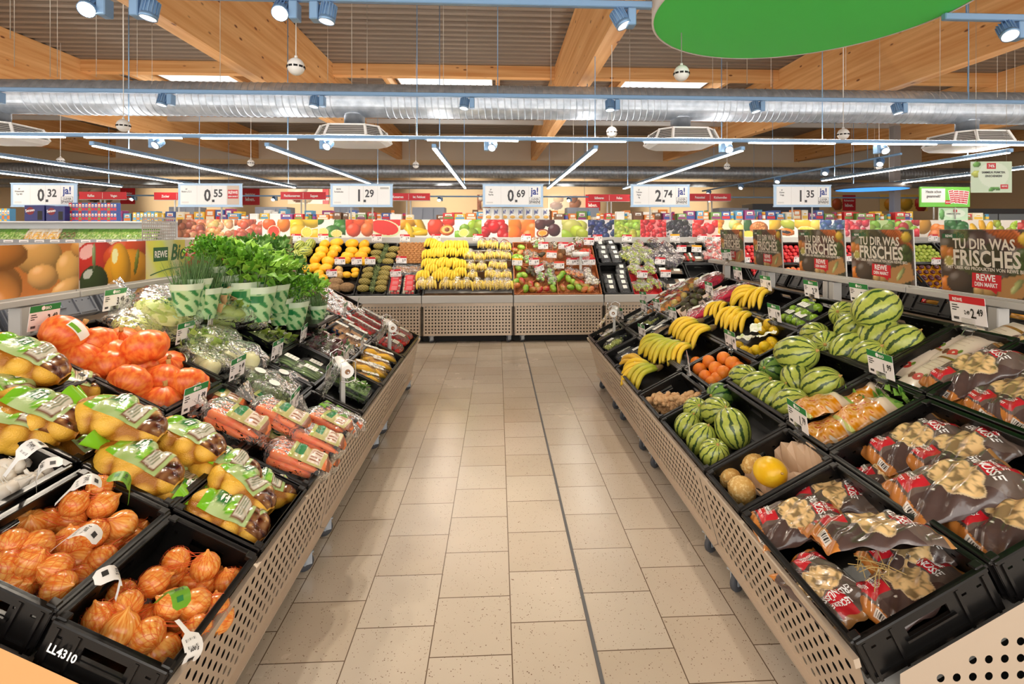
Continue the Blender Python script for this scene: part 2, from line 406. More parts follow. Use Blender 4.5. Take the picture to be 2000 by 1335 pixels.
# ------------------------------------------------------------ lighting tracks, spotlights, LED luminaires
def rail(name, x0, x1, y, z, label, led=False, rods=()):
    t = empty(name, xf((0, y, z))); tag(t, label, 'light rail')
    MB().box(x0, x1, -.022, .022, 0, .05, 0, .006).build('rail_profile', TRACK, t)
    if led:
        q = MB()
        x = x0
        while x < x1-.2:
            e = min(x+1.42, x1); q.box(x+.04, e-.14, -.018, .018, -.014, 0); x += 1.5
        q.build('light_diffuser', LEDM, t)
        MB().quad([(x0+.1, -.015, .0505), (x1-.1, -.015, .0505), (x1-.1, .015, .0505), (x0+.1, .015, .0505)]).build('added_uplight', UPM, t)  # unseen upward glow strip, added to lift the ceiling brightness
    for x in rods: MB().tube([(x, 0, .05), (x, 0, ZD-z)], .006, 6).build('suspension_rod', TRACK, t)
    return t
YH, YM, YLr = 3.66, 6.25, 7.05
ZH, ZM, ZL = 3.145, 3.155, 2.775
rail('track_rail', -3.3, 1.115, YH, ZH, 'near blue-grey spotlight rail at the top edge of the view', rods=(-2, .1))
rail('track_rail', 3.27, 4.9, YH-.05, ZH-.06, 'short blue-grey spotlight rail beside the green disc', rods=(3.45,))
rail('track_rail', -9, 9, YM, ZM, 'long thin blue-grey spotlight rail in front of the spiral duct', rods=(-6, 0, 6))
rail('led_rail', -10, 10, YLr, ZL, 'long glowing LED light rail crossing below the duct', True, (-4.9, -1.1, 1.35, 4.6))
def spot():
    t = empty('spotlight')
    MB().box(-.03, .03, -.045, .045, -.135, -.01, 0, .006).build('driver_box', TRACK, t)
    h_ = empty('lamp_head'); h_.parent = t; h_.location = (-.09, 0, -.055)
    q = MB(); q.lathe([(.02, .05), (.038, .045), (.046, 0), (.05, -.05), (.052, -.062), (.056, -.062), (.056, -.09), (.05, -.09)], 20, caps=False)
    for k in range(16):
        a = 2*PI*k/16; q.box(.03, .057, -.003, .003, -.06, .035, M=xf(rot=(0, 0, a)))
    q.tube([(.02, 0, .0), (.07, 0, .02)], .008, 6)
    k = q.build('heat_sink', TRACK, h_)
    MB().lathe([(.0001, -.086), (.051, -.086)], 20, caps=False).build('lens', LENSOFF, h_)
    return t
def spot_bright():
    t = spot()
    for c in bpy.data.objects:
        if c.name.startswith('lens') and c.parent and c.parent.parent == t: c.data.materials[0] = LAMPM
    return t
def tilt(M, head):  # orient the head part of one spotlight
    pass
def hang(kind, bld, x, y, z, rz, tl, what, where, aim=None, pw=SPOT_W):
    o = put(kind, bld, xf((x, y, z), (0, 0, rz)), '', 'spotlight', 'track spotlights')
    later(o, what, where, 'spotlight', 'track spotlights')
    hd = [c for c in kids(o) if c.name.startswith('lamp_head')][0]; hd.rotation_euler = tl
    if aim:
        p = o.matrix_basis@Vector((-.09, 0, -.055))@Vector((0, 0, 0)) if False else o.matrix_basis@Vector((-.09, 0, -.055))
        d = (Vector(aim)-p).normalized(); light('SPOT', 'spot_beam', p+d*.13, pw, WARM, aim, .05, 75)
    return o
W1, W2, W3 = 'blue-grey finned spotlight on', 'lit glaring spotlight on', 'small grey finned spotlight on'
hang('spot_on', spot_bright, at_y(205, 10, YH).x, YH, ZH, 0, (-.85, 0, .25), W2, 'the near rail', (-1.2, 2.0, .7))
hang('spot', spot, at_y(268, 10, YH).x, YH, ZH, PI, (.12, -.12, 0), W1, 'the near rail', (-1.6, 3.4, .9))
hang('spot_on', spot_bright, at_y(576, 10, YH).x, YH, ZH, 0, (-.85, 0, .2), W2, 'the near rail', (-.9, 1.9, .6))
hang('spot', spot, at_y(616, 10, YH).x, YH, ZH, PI, (.1, -.12, 0), W1, 'the near rail', (-1.3, 3.2, .9))
hang('spot', spot, at_y(1232, 20, YH).x, YH, ZH, 0, (-.2, -.45, 0), W1, 'the near rail', (1.3, 3.3, .9))
hang('spot', spot, at_y(1988, 30, YH-.05).x, YH-.05, ZH-.06, 0, (-.6, .3, 0), W1, 'the short rail by the green disc', (1.7, 2.2, .9))
for i, u in enumerate((0, 334, 630, 922, 1205, 1487, 1764)):
    x = at_y(u, 200, YM).x
    hang('spot', spot, x, YM, ZM, 0, (-.2, .1 if x < 0 else -.15 if x > 2 else 0, 0), W3, 'the rail in front of the duct', (x*.92, 7.6, .9))
for i, u in enumerate((298, 630, 950, 1410, 1713)):
    x = at_y(u, 280, YLr).x
    hang('spot', spot, x, YLr, ZL-.01, PI, (.9, -.3, 0), W3, 'the glowing LED rail', (x*.8, 5 if i in (1, 3) else 8.2, .9), SPOT_W*.7)
def strip(x, y0, y1, z, what, where):
    t = empty('led_luminaire', xf((x, 0, z))); later(t, what, where, 'led light', 'linear LED lights')
    MB().box(-.035, .035, y0, y1, 0, .06, 0, .008).build('housing', TRACK, t)
    MB().box(-.028, .028, y0+.05, y1-.05, -.012, 0).build('light_diffuser', LEDM, t)
    MB().quad([(-.024, y0+.05, .0605), (.024, y0+.05, .0605), (.024, y1-.05, .0605), (-.024, y1-.05, .0605)]).build('added_uplight', UPM, t)  # added upward glow on top of the housing, lights the roof deck
    for y in (y0+.75, y1-.5): MB().tube([(0, y, .06), (0, y, (3.94 if abs(x-1.47) < .01 else ZD-.01)-z)], .007, 6).build('suspension_rod', TRACK, t)
for x in (-10.6, -8.2, -5.8, -3.35, -.94, 1.47, 3.72, 8.0, 10.4):
    strip(x, 7.6, 12.3 if x == 8.0 else 15, ZL-.02, 'linear LED luminaire hung lengthwise', 'behind the cross rail')
for x in (-7, -3.4, 0, 3.4, 7):
    strip(x, -3.5, -.6, 2.9, 'unseen linear LED luminaire', 'added for fill behind the camera')  # unseen lamps behind the camera, added as fill light
# the other long thin track of small spots on the right, seen end-on
tr = empty('track_rail', xf((0, 0, 0))); tag(tr, 'diagonal grey spotlight rail carrying five lamps on the right', 'light rail')
pa, pb = at_y(1372, 373, 15.5), at_y(1760, 300, 8.3)
MB().tube([pa, pb], .022, 6).build('rail_profile', TRACK, tr)
for f in (.1, .5, .9): p = pa.lerp(pb, f); MB().tube([p, (p.x, p.y, ZD)], .005, 5).build('suspension_rod', TRACK, tr)
for k, f in enumerate((.05, .3, .52, .74, .93)):
    p = pa.lerp(pb, f); hang('spot', spot, p.x, p.y, p.z-.01, PI/2, (.6, .6, 0), W3, 'the diagonal rail on the right', None)
# spotlights that wash the back wall
for i, (u, v) in enumerate(((265, 380), (540, 382), (863, 385), (1115, 383), (1388, 374))):
    p = at_y(u, v, 17.6)
    hang('spot_on', spot_bright, p.x, 17.6, 2.66, 0, (-.9, 0, 0), W2, 'the far rail by the back wall', (p.x, 20.4, 2.75), SPOT_W*4)
rail('track_rail', -15, 15, 17.6, 2.66, 'distant spotlight rail in front of the back wall', rods=(-9, -3, 3, 9))
# ------------------------------------------------------------ globe speakers, wires, disc
def globe():
    t = empty('globe_speaker')
    MB().ball((0, 0, 0), (.062, .062, .065), 20, 14).build('shell', WHITE, t)
    q = MB()
    for k in range(10):
        a = 2*PI*k/10; q.box(.0585, .0645, -.014, .014, -.012, .002, M=xf(rot=(0, 0, a)))
    q.build('sound_slot', DARK, t)
    MB().tube([(0, 0, .064), (0, 0, .08)], .012, 8).build('gland', WHITE, t)
    return t
for u, v, d in ((578, 130, 3.9), (1331, 143, 4.1), (241, 245, 6.2), (1195, 258, 6.6), (1647, 262, 6.5), (490, 318, 11.3), (812, 322, 11.5), (1120, 325, 12), (118, 314, 11), (1420, 325, 11.5), (1717, 325, 11)):
    p = at_y(u, v, d)
    o = put('globe', globe, xf(p, sc=1.0 if d < 5 else 1.15), '', 'speaker', 'globe speakers')
    later(o, 'white slotted globe loudspeaker on a cord', 'near the front' if d < 5 else 'below the spiral duct' if d < 9 else 'near the back wall', 'speaker', 'globe speakers')
    MB().tube([(0, 0, .07), (0, 0, ZD-p.z)], .004, 5).build('cord', WHITE, o).matrix_basis = xf(sc=1/o.matrix_basis.to_scale()[0])
WIRE = mat('steel_wire', (200, 196, 188), .4, .6)
for k, (u, vb, y) in enumerate(((20, 75, 3.7), (28, 130, 5), (98, 150, 5.4), (112, 150, 6.2), (188, 150, 6.3), (240, 150, 6.2), (268, 150, 7.5), (297, 165, 7.6), (430, 160, 6.2), (640, 165, 8), (687, 165, 6.2), (717, 165, 7.8), (866, 165, 6.2), (912, 165, 7.6), (1076, 165, 6), (1230, 170, 7.8), (1392, 170, 8), (1459, 165, 5.2), (1506, 170, 7.4), (1652, 168, 6.8), (1718, 185, 8), (1836, 188, 6.2), (1948, 190, 7), (1982, 190, 8))):
    p = at_y(u, vb, y)
    o = MB().tube([(0, 0, 0), (0, 0, ZD-p.z)], .0035, 4).build('suspension_wire', WIRE); o.location = p
    later(o, 'thin steel wire', 'hanging from the roof deck', 'wire', 'suspension wires')
t = empty('ceiling_disc', xf((2.24, 3.6, 3.148))); tag(t, 'large bright green round disc hanging from the ceiling', 'ceiling disc')
MB().lathe([(.0001, 0), (1.08, 0)], 96, caps=False).build('disc_face', mat('green_fabric', (84, 240, 104), .7), t)
MB().lathe([(1.08, -.004), (1.095, -.004), (1.095, .14), (1.08, .14)], 96, caps=False).build('rim', WHITE, t)
for a in (.5, 2.6, 4.7): MB().tube([(math.cos(a), math.sin(a), .1), (math.cos(a), math.sin(a), ZD-3.148)], .004, 4).build('suspension_wire', WIRE, t)
# ------------------------------------------------------------ crates
def holed_wall(mb, L, H, th, holes, M, m=0):
    xs = sorted({-L/2, L/2} | {h[i] for h in holes for i in (0, 1)}); zs = sorted({0, H} | {h[i] for h in holes for i in (2, 3)})
    for i in range(len(xs)-1):
        for j in range(len(zs)-1):
            cx, cz = (xs[i]+xs[i+1])/2, (zs[j]+zs[j+1])/2
            if any(h[0] < cx < h[1] and h[2] < cz < h[3] for h in holes): continue
            mb.box(xs[i], xs[i+1], 0, th, zs[j], zs[j+1], m, M=M)
CRH = {}
def crate(a, b, H=.125, plastic=None, name='produce_crate', code=None):
    """open plastic crate: a up the slope, b along the table; origin at the rim centre"""
    pl = plastic or BLACKP
    t = empty(name); th = .009
    q = MB(); q.box(-a/2+.006, a/2-.006, -b/2+.006, b/2-.006, -H, -H+.008)
    n = int(a/.06)
    for i in range(n):
        x = -a/2+.03+i*(a-.06)/max(1, n-1)
        q.box(x-.006, x+.006, -b/2+.02, b/2-.02, -H+.008, -H+.0095)
    q.build('base', pl, t)
    for k, (L, D, rz) in enumerate(((b, a, PI/2), (b, a, -PI/2), (a, b, 0), (a, b, PI))):
        q = MB(); M = xf(rot=(0, 0, rz))@xf((0, D/2-th, -H))
        hs = []
        w_ = .055 if L < .35 else .062
        hs.append((-w_, w_, H-.062, H-.034))
        for s_ in range(int(L/.045)):
            x = -L/2+.03+s_*.045
            if abs(x) > w_+.02 and x < L/2-.03: hs.append((x, x+.014, H-.04, H-.034))
        holed_wall(q, L-.004, H, th, hs, M)
        # rim lip, outer ribs, handle frame
        q.box(-L/2, L/2, -.002, th+.009, H-.011, H, M=M, b=.003)
        for x in (-L/2+.02, -L/4, L/4, L/2-.02): q.box(x-.004, x+.004, th, th+.007, .004, H-.012, M=M)
        q.box(-w_-.012, w_+.012, th, th+.007, H-.07, H-.064, M=M)
        q.box(-L/2+.01, L/2-.01, th, th+.006, .012, .02, M=M)
        if code and k == 2:
            q.text(code[0], .03, M@xf((L/2-.055, th+.0075, .055), (PI/2, 0, PI)), 1, .8)
        if k < 2:
            for sx in (-1, 1): q.box(sx*(L/2-.013)-.013, sx*(L/2-.013)+.013, th-.026, th, H-.012, H+.004, b=.003, M=M)
        q.build('side_wall', [pl, WPRINT], t)
    return t
def add_crate(F, s0, s1, y0, y1, where, n=0, H=.125, kind=None, code=None, bld=None, what='black plastic produce crate', pitch=0):
    a, b = round(s1-s0, 3)-.012, round(y1-y0, 3)-.012
    # standard sizes: snap to share copies
    k = kind or f'crate{a:.2f}{b:.2f}{H}{code}'
    o = put(k, bld or (lambda: crate(a, b, H, code=code)), F.M((s0+s1)/2, (y0+y1)/2, n, (0, pitch, 0)), '', 'crate', 'produce crates')
    o['label'] = f'{what} {where}'
    return o

# ------------------------------------------------------------ perforated sheet
def perf(q, M, nu, nv, p, r, m=0, n=10, ox=0, oz=0, W=None, Hh=None):
    """sheet in local xz plane with nu x nv round holes of pitch p, bordered to W x Hh"""
    c = p/2; V = []; F_ = []
    ring = [(r*math.cos(2*PI*(k+.5)/n), r*math.sin(2*PI*(k+.5)/n)) for k in range(n)]
    sq = []
    for x, z in ring:
        s_ = c/max(abs(x), abs(z)); sq.append((x*s_, z*s_))
    cor = [(c, c), (-c, c), (-c, -c), (c, -c)]
    for i in range(nu):
        for j in range(nv):
            X, Z = ox+(i+.5)*p, oz+(j+.5)*p; b = len(V)
            V += [(X+x, 0, Z+z) for x, z in ring]+[(X+x, 0, Z+z) for x, z in sq]+[(X+x, 0, Z+z) for x, z in cor]
            for k in range(n):
                l = (k+1) % n; f = [b+k, b+l, b+n+l, b+n+k]
                A, B = sq[k], sq[l]
                if abs(abs(A[0])-abs(B[0])) > 1e-9 or abs(abs(A[1])-abs(B[1])) > 1e-9 or True:
                    onx = lambda P: abs(abs(P[0])-c) < 1e-9
                    if onx(A) != onx(B):
                        ci = min(range(4), key=lambda t: (cor[t][0]-(A[0]+B[0])/2)**2+(cor[t][1]-(A[1]+B[1])/2)**2)
                        f = [b+k, b+l, b+n+l, b+2*n+ci, b+n+k]
                F_.append(tuple(f))
    q.add(V, F_, m, M=M)
    x0, x1, z0, z1 = ox, ox+nu*p, oz, oz+nv*p
    for a in ((0, x0, 0, Hh), (x1, W, 0, Hh), (x0, x1, 0, z0), (x0, x1, z1, Hh)):
        if a[1]-a[0] > 1e-4 and a[3]-a[2] > 1e-4: q.quad([(a[0], 0, a[2]), (a[1], 0, a[2]), (a[1], 0, a[3]), (a[0], 0, a[3])], m, M=M)
def caster(t, p, rot=0):
    c = empty('caster'); c.parent = t; c.location = p; c.rotation_euler = (0, 0, rot)
    q = MB(); q.lathe([(.0001, -.013), (.02, -.013), (.036, -.011), (.04, -.006), (.04, .006), (.036, .011), (.02, .013), (.0001, .013)], 20, M=xf((0, 0, -.04), (PI/2, 0, 0)))
    q.build('wheel', RUBBER, c)
    q = MB(); q.box(-.02, .03, -.02, -.015, -.045, .01); q.box(-.02, .03, .015, .02, -.045, .01); q.box(-.03, .035, -.03, .03, .01, .016)
    q.tube([(0, -.02, -.04), (0, .02, -.04)], .008, 8); q.build('fork', STEEL, c)
def side_table(F, sd, x_top, x_bot, y0, y1, where, near):
    """display table along the aisle: sd +1 right, -1 left"""
    t = empty('display_table', xf((0, (y0+y1)/2, 0))); L = y1-y0; h_ = L/2-.004
    tag(t, f'beige perforated metal display table {where}', 'display table', 'aisle display tables')
    p0 = Vector((sd*x_bot, 0, .12)); p1 = Vector((sd*x_top, 0, .455)); H = (p1-p0).length; up = (p1-p0).normalized()
    al = Vector((0, -sd, 0)); nr = al.cross(up)
    M = Matrix((( al.x, nr.x, up.x, p0.x), (al.y, nr.y, up.y, h_*sd), (al.z, nr.z, up.z, p0.z), (0, 0, 0, 1)))
    p = .0435; nu = int((2*h_-.05)/p); nv = 7
    q = MB(); perf(q, M, nu, nv, p, .0115, 0, 10, (2*h_-nu*p)/2, .018, 2*h_, H)
    q.box(0, 2*h_, -.004, .012, H-.004, H+.02, M=M)
    q.box(0, 2*h_, .0, .02, -.012, 0, M=M)
    q.build('front_panel', PANEL, t)
    q = MB()
    a0 = F.pos(.0, 0, -.155); a1 = F.pos(1.37, 0, -.155); d = F.z*.02
    q.quad([(a0.x, -h_, a0.z), (a1.x, -h_, a1.z), (a1.x, h_, a1.z), (a0.x, h_, a0.z)]); q.quad([(a0.x-d.x, -h_, a0.z-d.z), (a1.x-d.x, -h_, a1.z-d.z), (a1.x-d.x, h_, a1.z-d.z), (a0.x-d.x, h_, a0.z-d.z)])
    q.build('sloping_shelf', GREYM, t)
    xb = sd*2.14
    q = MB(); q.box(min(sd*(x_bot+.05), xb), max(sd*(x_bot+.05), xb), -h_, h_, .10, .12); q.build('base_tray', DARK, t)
    q = MB(); q.box(xb-.01, xb+.01, -h_, h_, .10, .98); q.build('back_panel', GREYM, t)
    for yy in (-h_+.03, h_-.03):
        q = MB(); xp = sd*(2.3 if sd > 0 else 2.2); q.box(xp-.03, xp+.03, yy-.025, yy+.025, .05, 1.19, b=.004)
        q.build('post', GREYM, t)
        caster(t, (sd*(x_bot+.025), yy-.1*(1 if yy > 0 else -1), .08), .5); caster(t, (sd*2.0, yy, .08), .2)
    if near:
        # end sheet under the sloping shelf: columns of holes, cut along the slope
        q2 = MB(); Mx = Matrix(((sd, 0, 0, sd*x_bot), (0, 1, 0, -h_-.012), (0, 0, 1, .07), (0, 0, 0, 1))); p = .042
        for c in range(27):
            x = c*p; top = lambda xx: .372+xx*.517; k = int((top(x)-.02)/p)
            if sd > 0: perf(q2, Mx@xf((x, 0, 0)), 1, k, p, .0105, 0, 12, 0, 0, p, k*p); z = k*p
            else: z = 0
            q2.quad([(x, 0, z), (x+p, 0, z), (x+p, 0, top(x+p)), (x, 0, top(x))], M=Mx)
        q2.build('end_panel', PANEL if sd > 0 else mat('orange_end_sheet', (214, 160, 104), .5), t)
    return t
for y0, y1, w_, nr in ((1.235, 2.28, 'on the right, nearest with the peanut bags', True), (2.28, 3.42, 'on the right, middle with the watermelons', False), (3.42, 4.25, 'on the right, under the banana crates', False), (4.25, 5.08, 'on the right, at its far end', False)):
    side_table(FR, 1, .905, 1.0, y0, y1, w_, nr)
for y0, y1, w_, nr in ((1.235, 2.5, 'on the left, nearest with the onions', True), (2.5, 3.8, 'on the left, middle below the carrots', False), (3.8, 5.12, 'on the left, at its far end', False)):
    side_table(FL, -1, .78, .85, y0, y1, w_, nr)
# banner rails
def rail_bar(x, y0, y1, w_):
    q = MB(); q.box(x-.035, x+.035, y0+.003, y1-.003, 1.195, 1.228, b=.004); q.box(x-.012, x+.012, y0+.003, y1-.003, 1.228, 1.236)
    tag(q.build('banner_rail', GREYM), f'grey metal banner rail {w_}', 'rail', 'banner rails')
for i, (y0, y1) in enumerate(((1.2, 1.5), (1.5, 2.745), (2.745, 3.985), (3.985, 5.42))): rail_bar(2.3, y0, y1, ('at the right picture edge', 'under the nearest dark poster', 'under the middle dark posters', 'under the two farthest dark posters')[i])
for i, (y0, y1) in enumerate(((1.25, 2.77), (2.77, 4.0), (4.0, 5.62))): rail_bar(-2.2, y0, y1, ('under the potato banner', 'under the pepper banner', 'behind the herb pots')[i])
for sd, xq, ys in ((1, 2.3, (1.5, 2.745, 3.985, 5.38)), (-1, -2.2, (2.77, 4.0, 5.58))):
    pass

# ------------------------------------------------------------ back wall of produce: tables, shelf, rail
XB = [-4.76, -3.52, -2.27, -1.03, .215, 1.46, 2.71, 3.95, 5.2, 6.45, 7.7, 8.95]
def back_table():
    t = empty('display_table'); h_ = .617
    q = MB(); perf(q, xf((-h_, 0, .105)), 27, 9, .0435, .0115, 0, 8, (2*h_-27*.0435)/2, .02, 2*h_, .435)
    q.box(-h_, h_, -.006, .02, .538, .548); q.build('front_panel', PANEL, t)
    q = MB(); q.box(-h_, h_, -.03, -.006, .55, .655, b=.006); q.build('front_bumper', GREYM, t)
    q = MB(); q.quad([(-h_, .0, .468), (h_, .0, .468), (h_, .95, 1.25), (-h_, .95, 1.25)]); q.build('sloping_shelf', GREYM, t)
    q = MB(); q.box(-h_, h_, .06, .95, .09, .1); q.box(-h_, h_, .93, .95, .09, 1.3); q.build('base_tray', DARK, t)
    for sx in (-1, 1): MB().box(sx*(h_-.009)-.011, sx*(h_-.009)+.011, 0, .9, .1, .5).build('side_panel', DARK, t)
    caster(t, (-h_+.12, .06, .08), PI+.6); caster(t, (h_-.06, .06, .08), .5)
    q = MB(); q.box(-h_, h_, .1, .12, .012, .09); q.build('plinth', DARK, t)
    return t
for i in range(len(XB)-1):
    o = put('back_table', back_table, xf(((XB[i]+XB[i+1])/2, 7.0, 0)), '', 'display table', 'back display tables')
    later(o, 'beige perforated display table', 'in the back row', 'display table', 'back display tables')
q = MB(); q.box(-4.9, 9, 8.0, 8.06, 1.345, 1.425, b=.005); q.box(-4.9, 9, 7.98, 8.0, 1.335, 1.345)
tag(q.build('banner_rail', GREYM), 'long grey metal rail under the row of fruit pictures', 'rail', 'banner rails')
q = MB(); perf(q, Matrix(((0, -1, 0, -4.9), (1, 0, 0, 7.3), (0, 0, 1, .7), (0, 0, 0, 1))), 16, 22, .045, .016, 0, 8, .02, .02, .76, 1.03)
tag(q.build('end_panel', GREYM), 'grey perforated end panel at left end of the back row', 'panel')
q = MB()
for x in XB: q.box(x-.03, x+.03, 8.06, 8.1, .02, 1.43)
t = q.build('rail_support', GREYM); tag(t, 'grey posts carrying the long back rail', 'support')

# ------------------------------------------------------------ printed pictures (flat boards with a printed photo)
LG = np.array([-.45, .55, .7])
def paint(w, h, bgc, blobs, res=46, noise=0, seed=0):
    """colours of a printed picture on a res grid; blobs are (cx, cy, rx, ry, rot, colour, style)"""
    nx, nz = max(4, int(w*res)), max(4, int(h*res))
    X, Z = np.meshgrid(np.linspace(0, w, nx), np.linspace(0, h, nz), indexing='ij')
    if callable(bgc): C = bgc(X/w, Z/h)
    else: C = np.repeat(np.repeat(np.array(rgb(*bgc))[None, None], nx, 0), nz, 1)
    for cx, cy, rx, ry, ro, col, st in blobs:
        dx, dz = X-cx, Z-cy; c, s_ = math.cos(ro), math.sin(ro)
        a, b_ = (dx*c+dz*s_)/rx, (-dx*s_+dz*c)/ry
        if st == 'rect':
            ins = (abs(a) < 1) & (abs(b_) < 1); C[ins] = np.array(rgb(*col)); continue
        d2 = a*a+b_*b_; ins = d2 < 1
        if not ins.any(): continue
        base = np.array(rgb(*col))
        if st == 'flat': C[ins] = base; continue
        nzv = np.sqrt(np.clip(1-d2, 0, 1)); sh = np.clip(a*LG[0]+b_*LG[1]+nzv*LG[2], 0, 1)
        k = (.35+.75*sh)[..., None]*base
        if st == 'slice':
            ang = np.arctan2(b_, a); k = base*(1.0+.12*np.cos(ang*10))[..., None]; rim = d2 > .72; k[rim] = np.array(rgb(245, 230, 190)); rim = d2 > .87; k[rim] = np.array(rgb(*[min(255, int(q*.9)) for q in col]))
        elif st == 'pep': k = k+((sh > .93)[..., None])*.5
        else: k = k+((np.clip(sh-.9, 0, 1)*6)[..., None])*.25
        C[ins] = np.clip(k, 0, 1)[ins]
    return C
PRM = mat('printed_board', rough=.4, vcol=True); PRE = mat('board_edge', (235, 232, 228), .5)
def board(name, w, h, C, M, th=.006, extra=None, mats=(), parent=None):
    """flat board in local xz facing -y, carrying a printed picture"""
    q = MB(); nx, nz = C.shape[:2]
    P = np.zeros((nx, nz, 3)); P[..., 0] = np.linspace(-w/2, w/2, nx)[:, None]; P[..., 2] = np.linspace(0, h, nz)[None]; P[..., 1] = -.0008
    q.grid(P, 0, False, C)
    q.box(-w/2, w/2, 0, th, 0, h, 1)
    if extra: extra(q)
    o = q.build(name, [PRM, PRE]+list(mats), parent, vcol=True); o.matrix_basis = M
    return o
def balls(w, h, n, col, r, seed, col2=None, ar=1.0, st='ball', jit=.25):
    rr = random.Random(seed); out = []
    for i in range(n):
        c = col if not col2 or rr.random() > .4 else col2
        c = tuple(max(0, min(255, int(q*(1+rr.uniform(-.12, .12))))) for q in c)
        q = 1.18*r*rr.uniform(1-jit, 1+jit); out.append((rr.uniform(0, w), h*(.95-1.0*i/max(1, n-1)*.95)+rr.uniform(-.02, .02), q*ar, q, rr.uniform(-.6, .6), c, st))
    return out
BW, BHh = .4165, .275
W_ = (236, 228, 218)
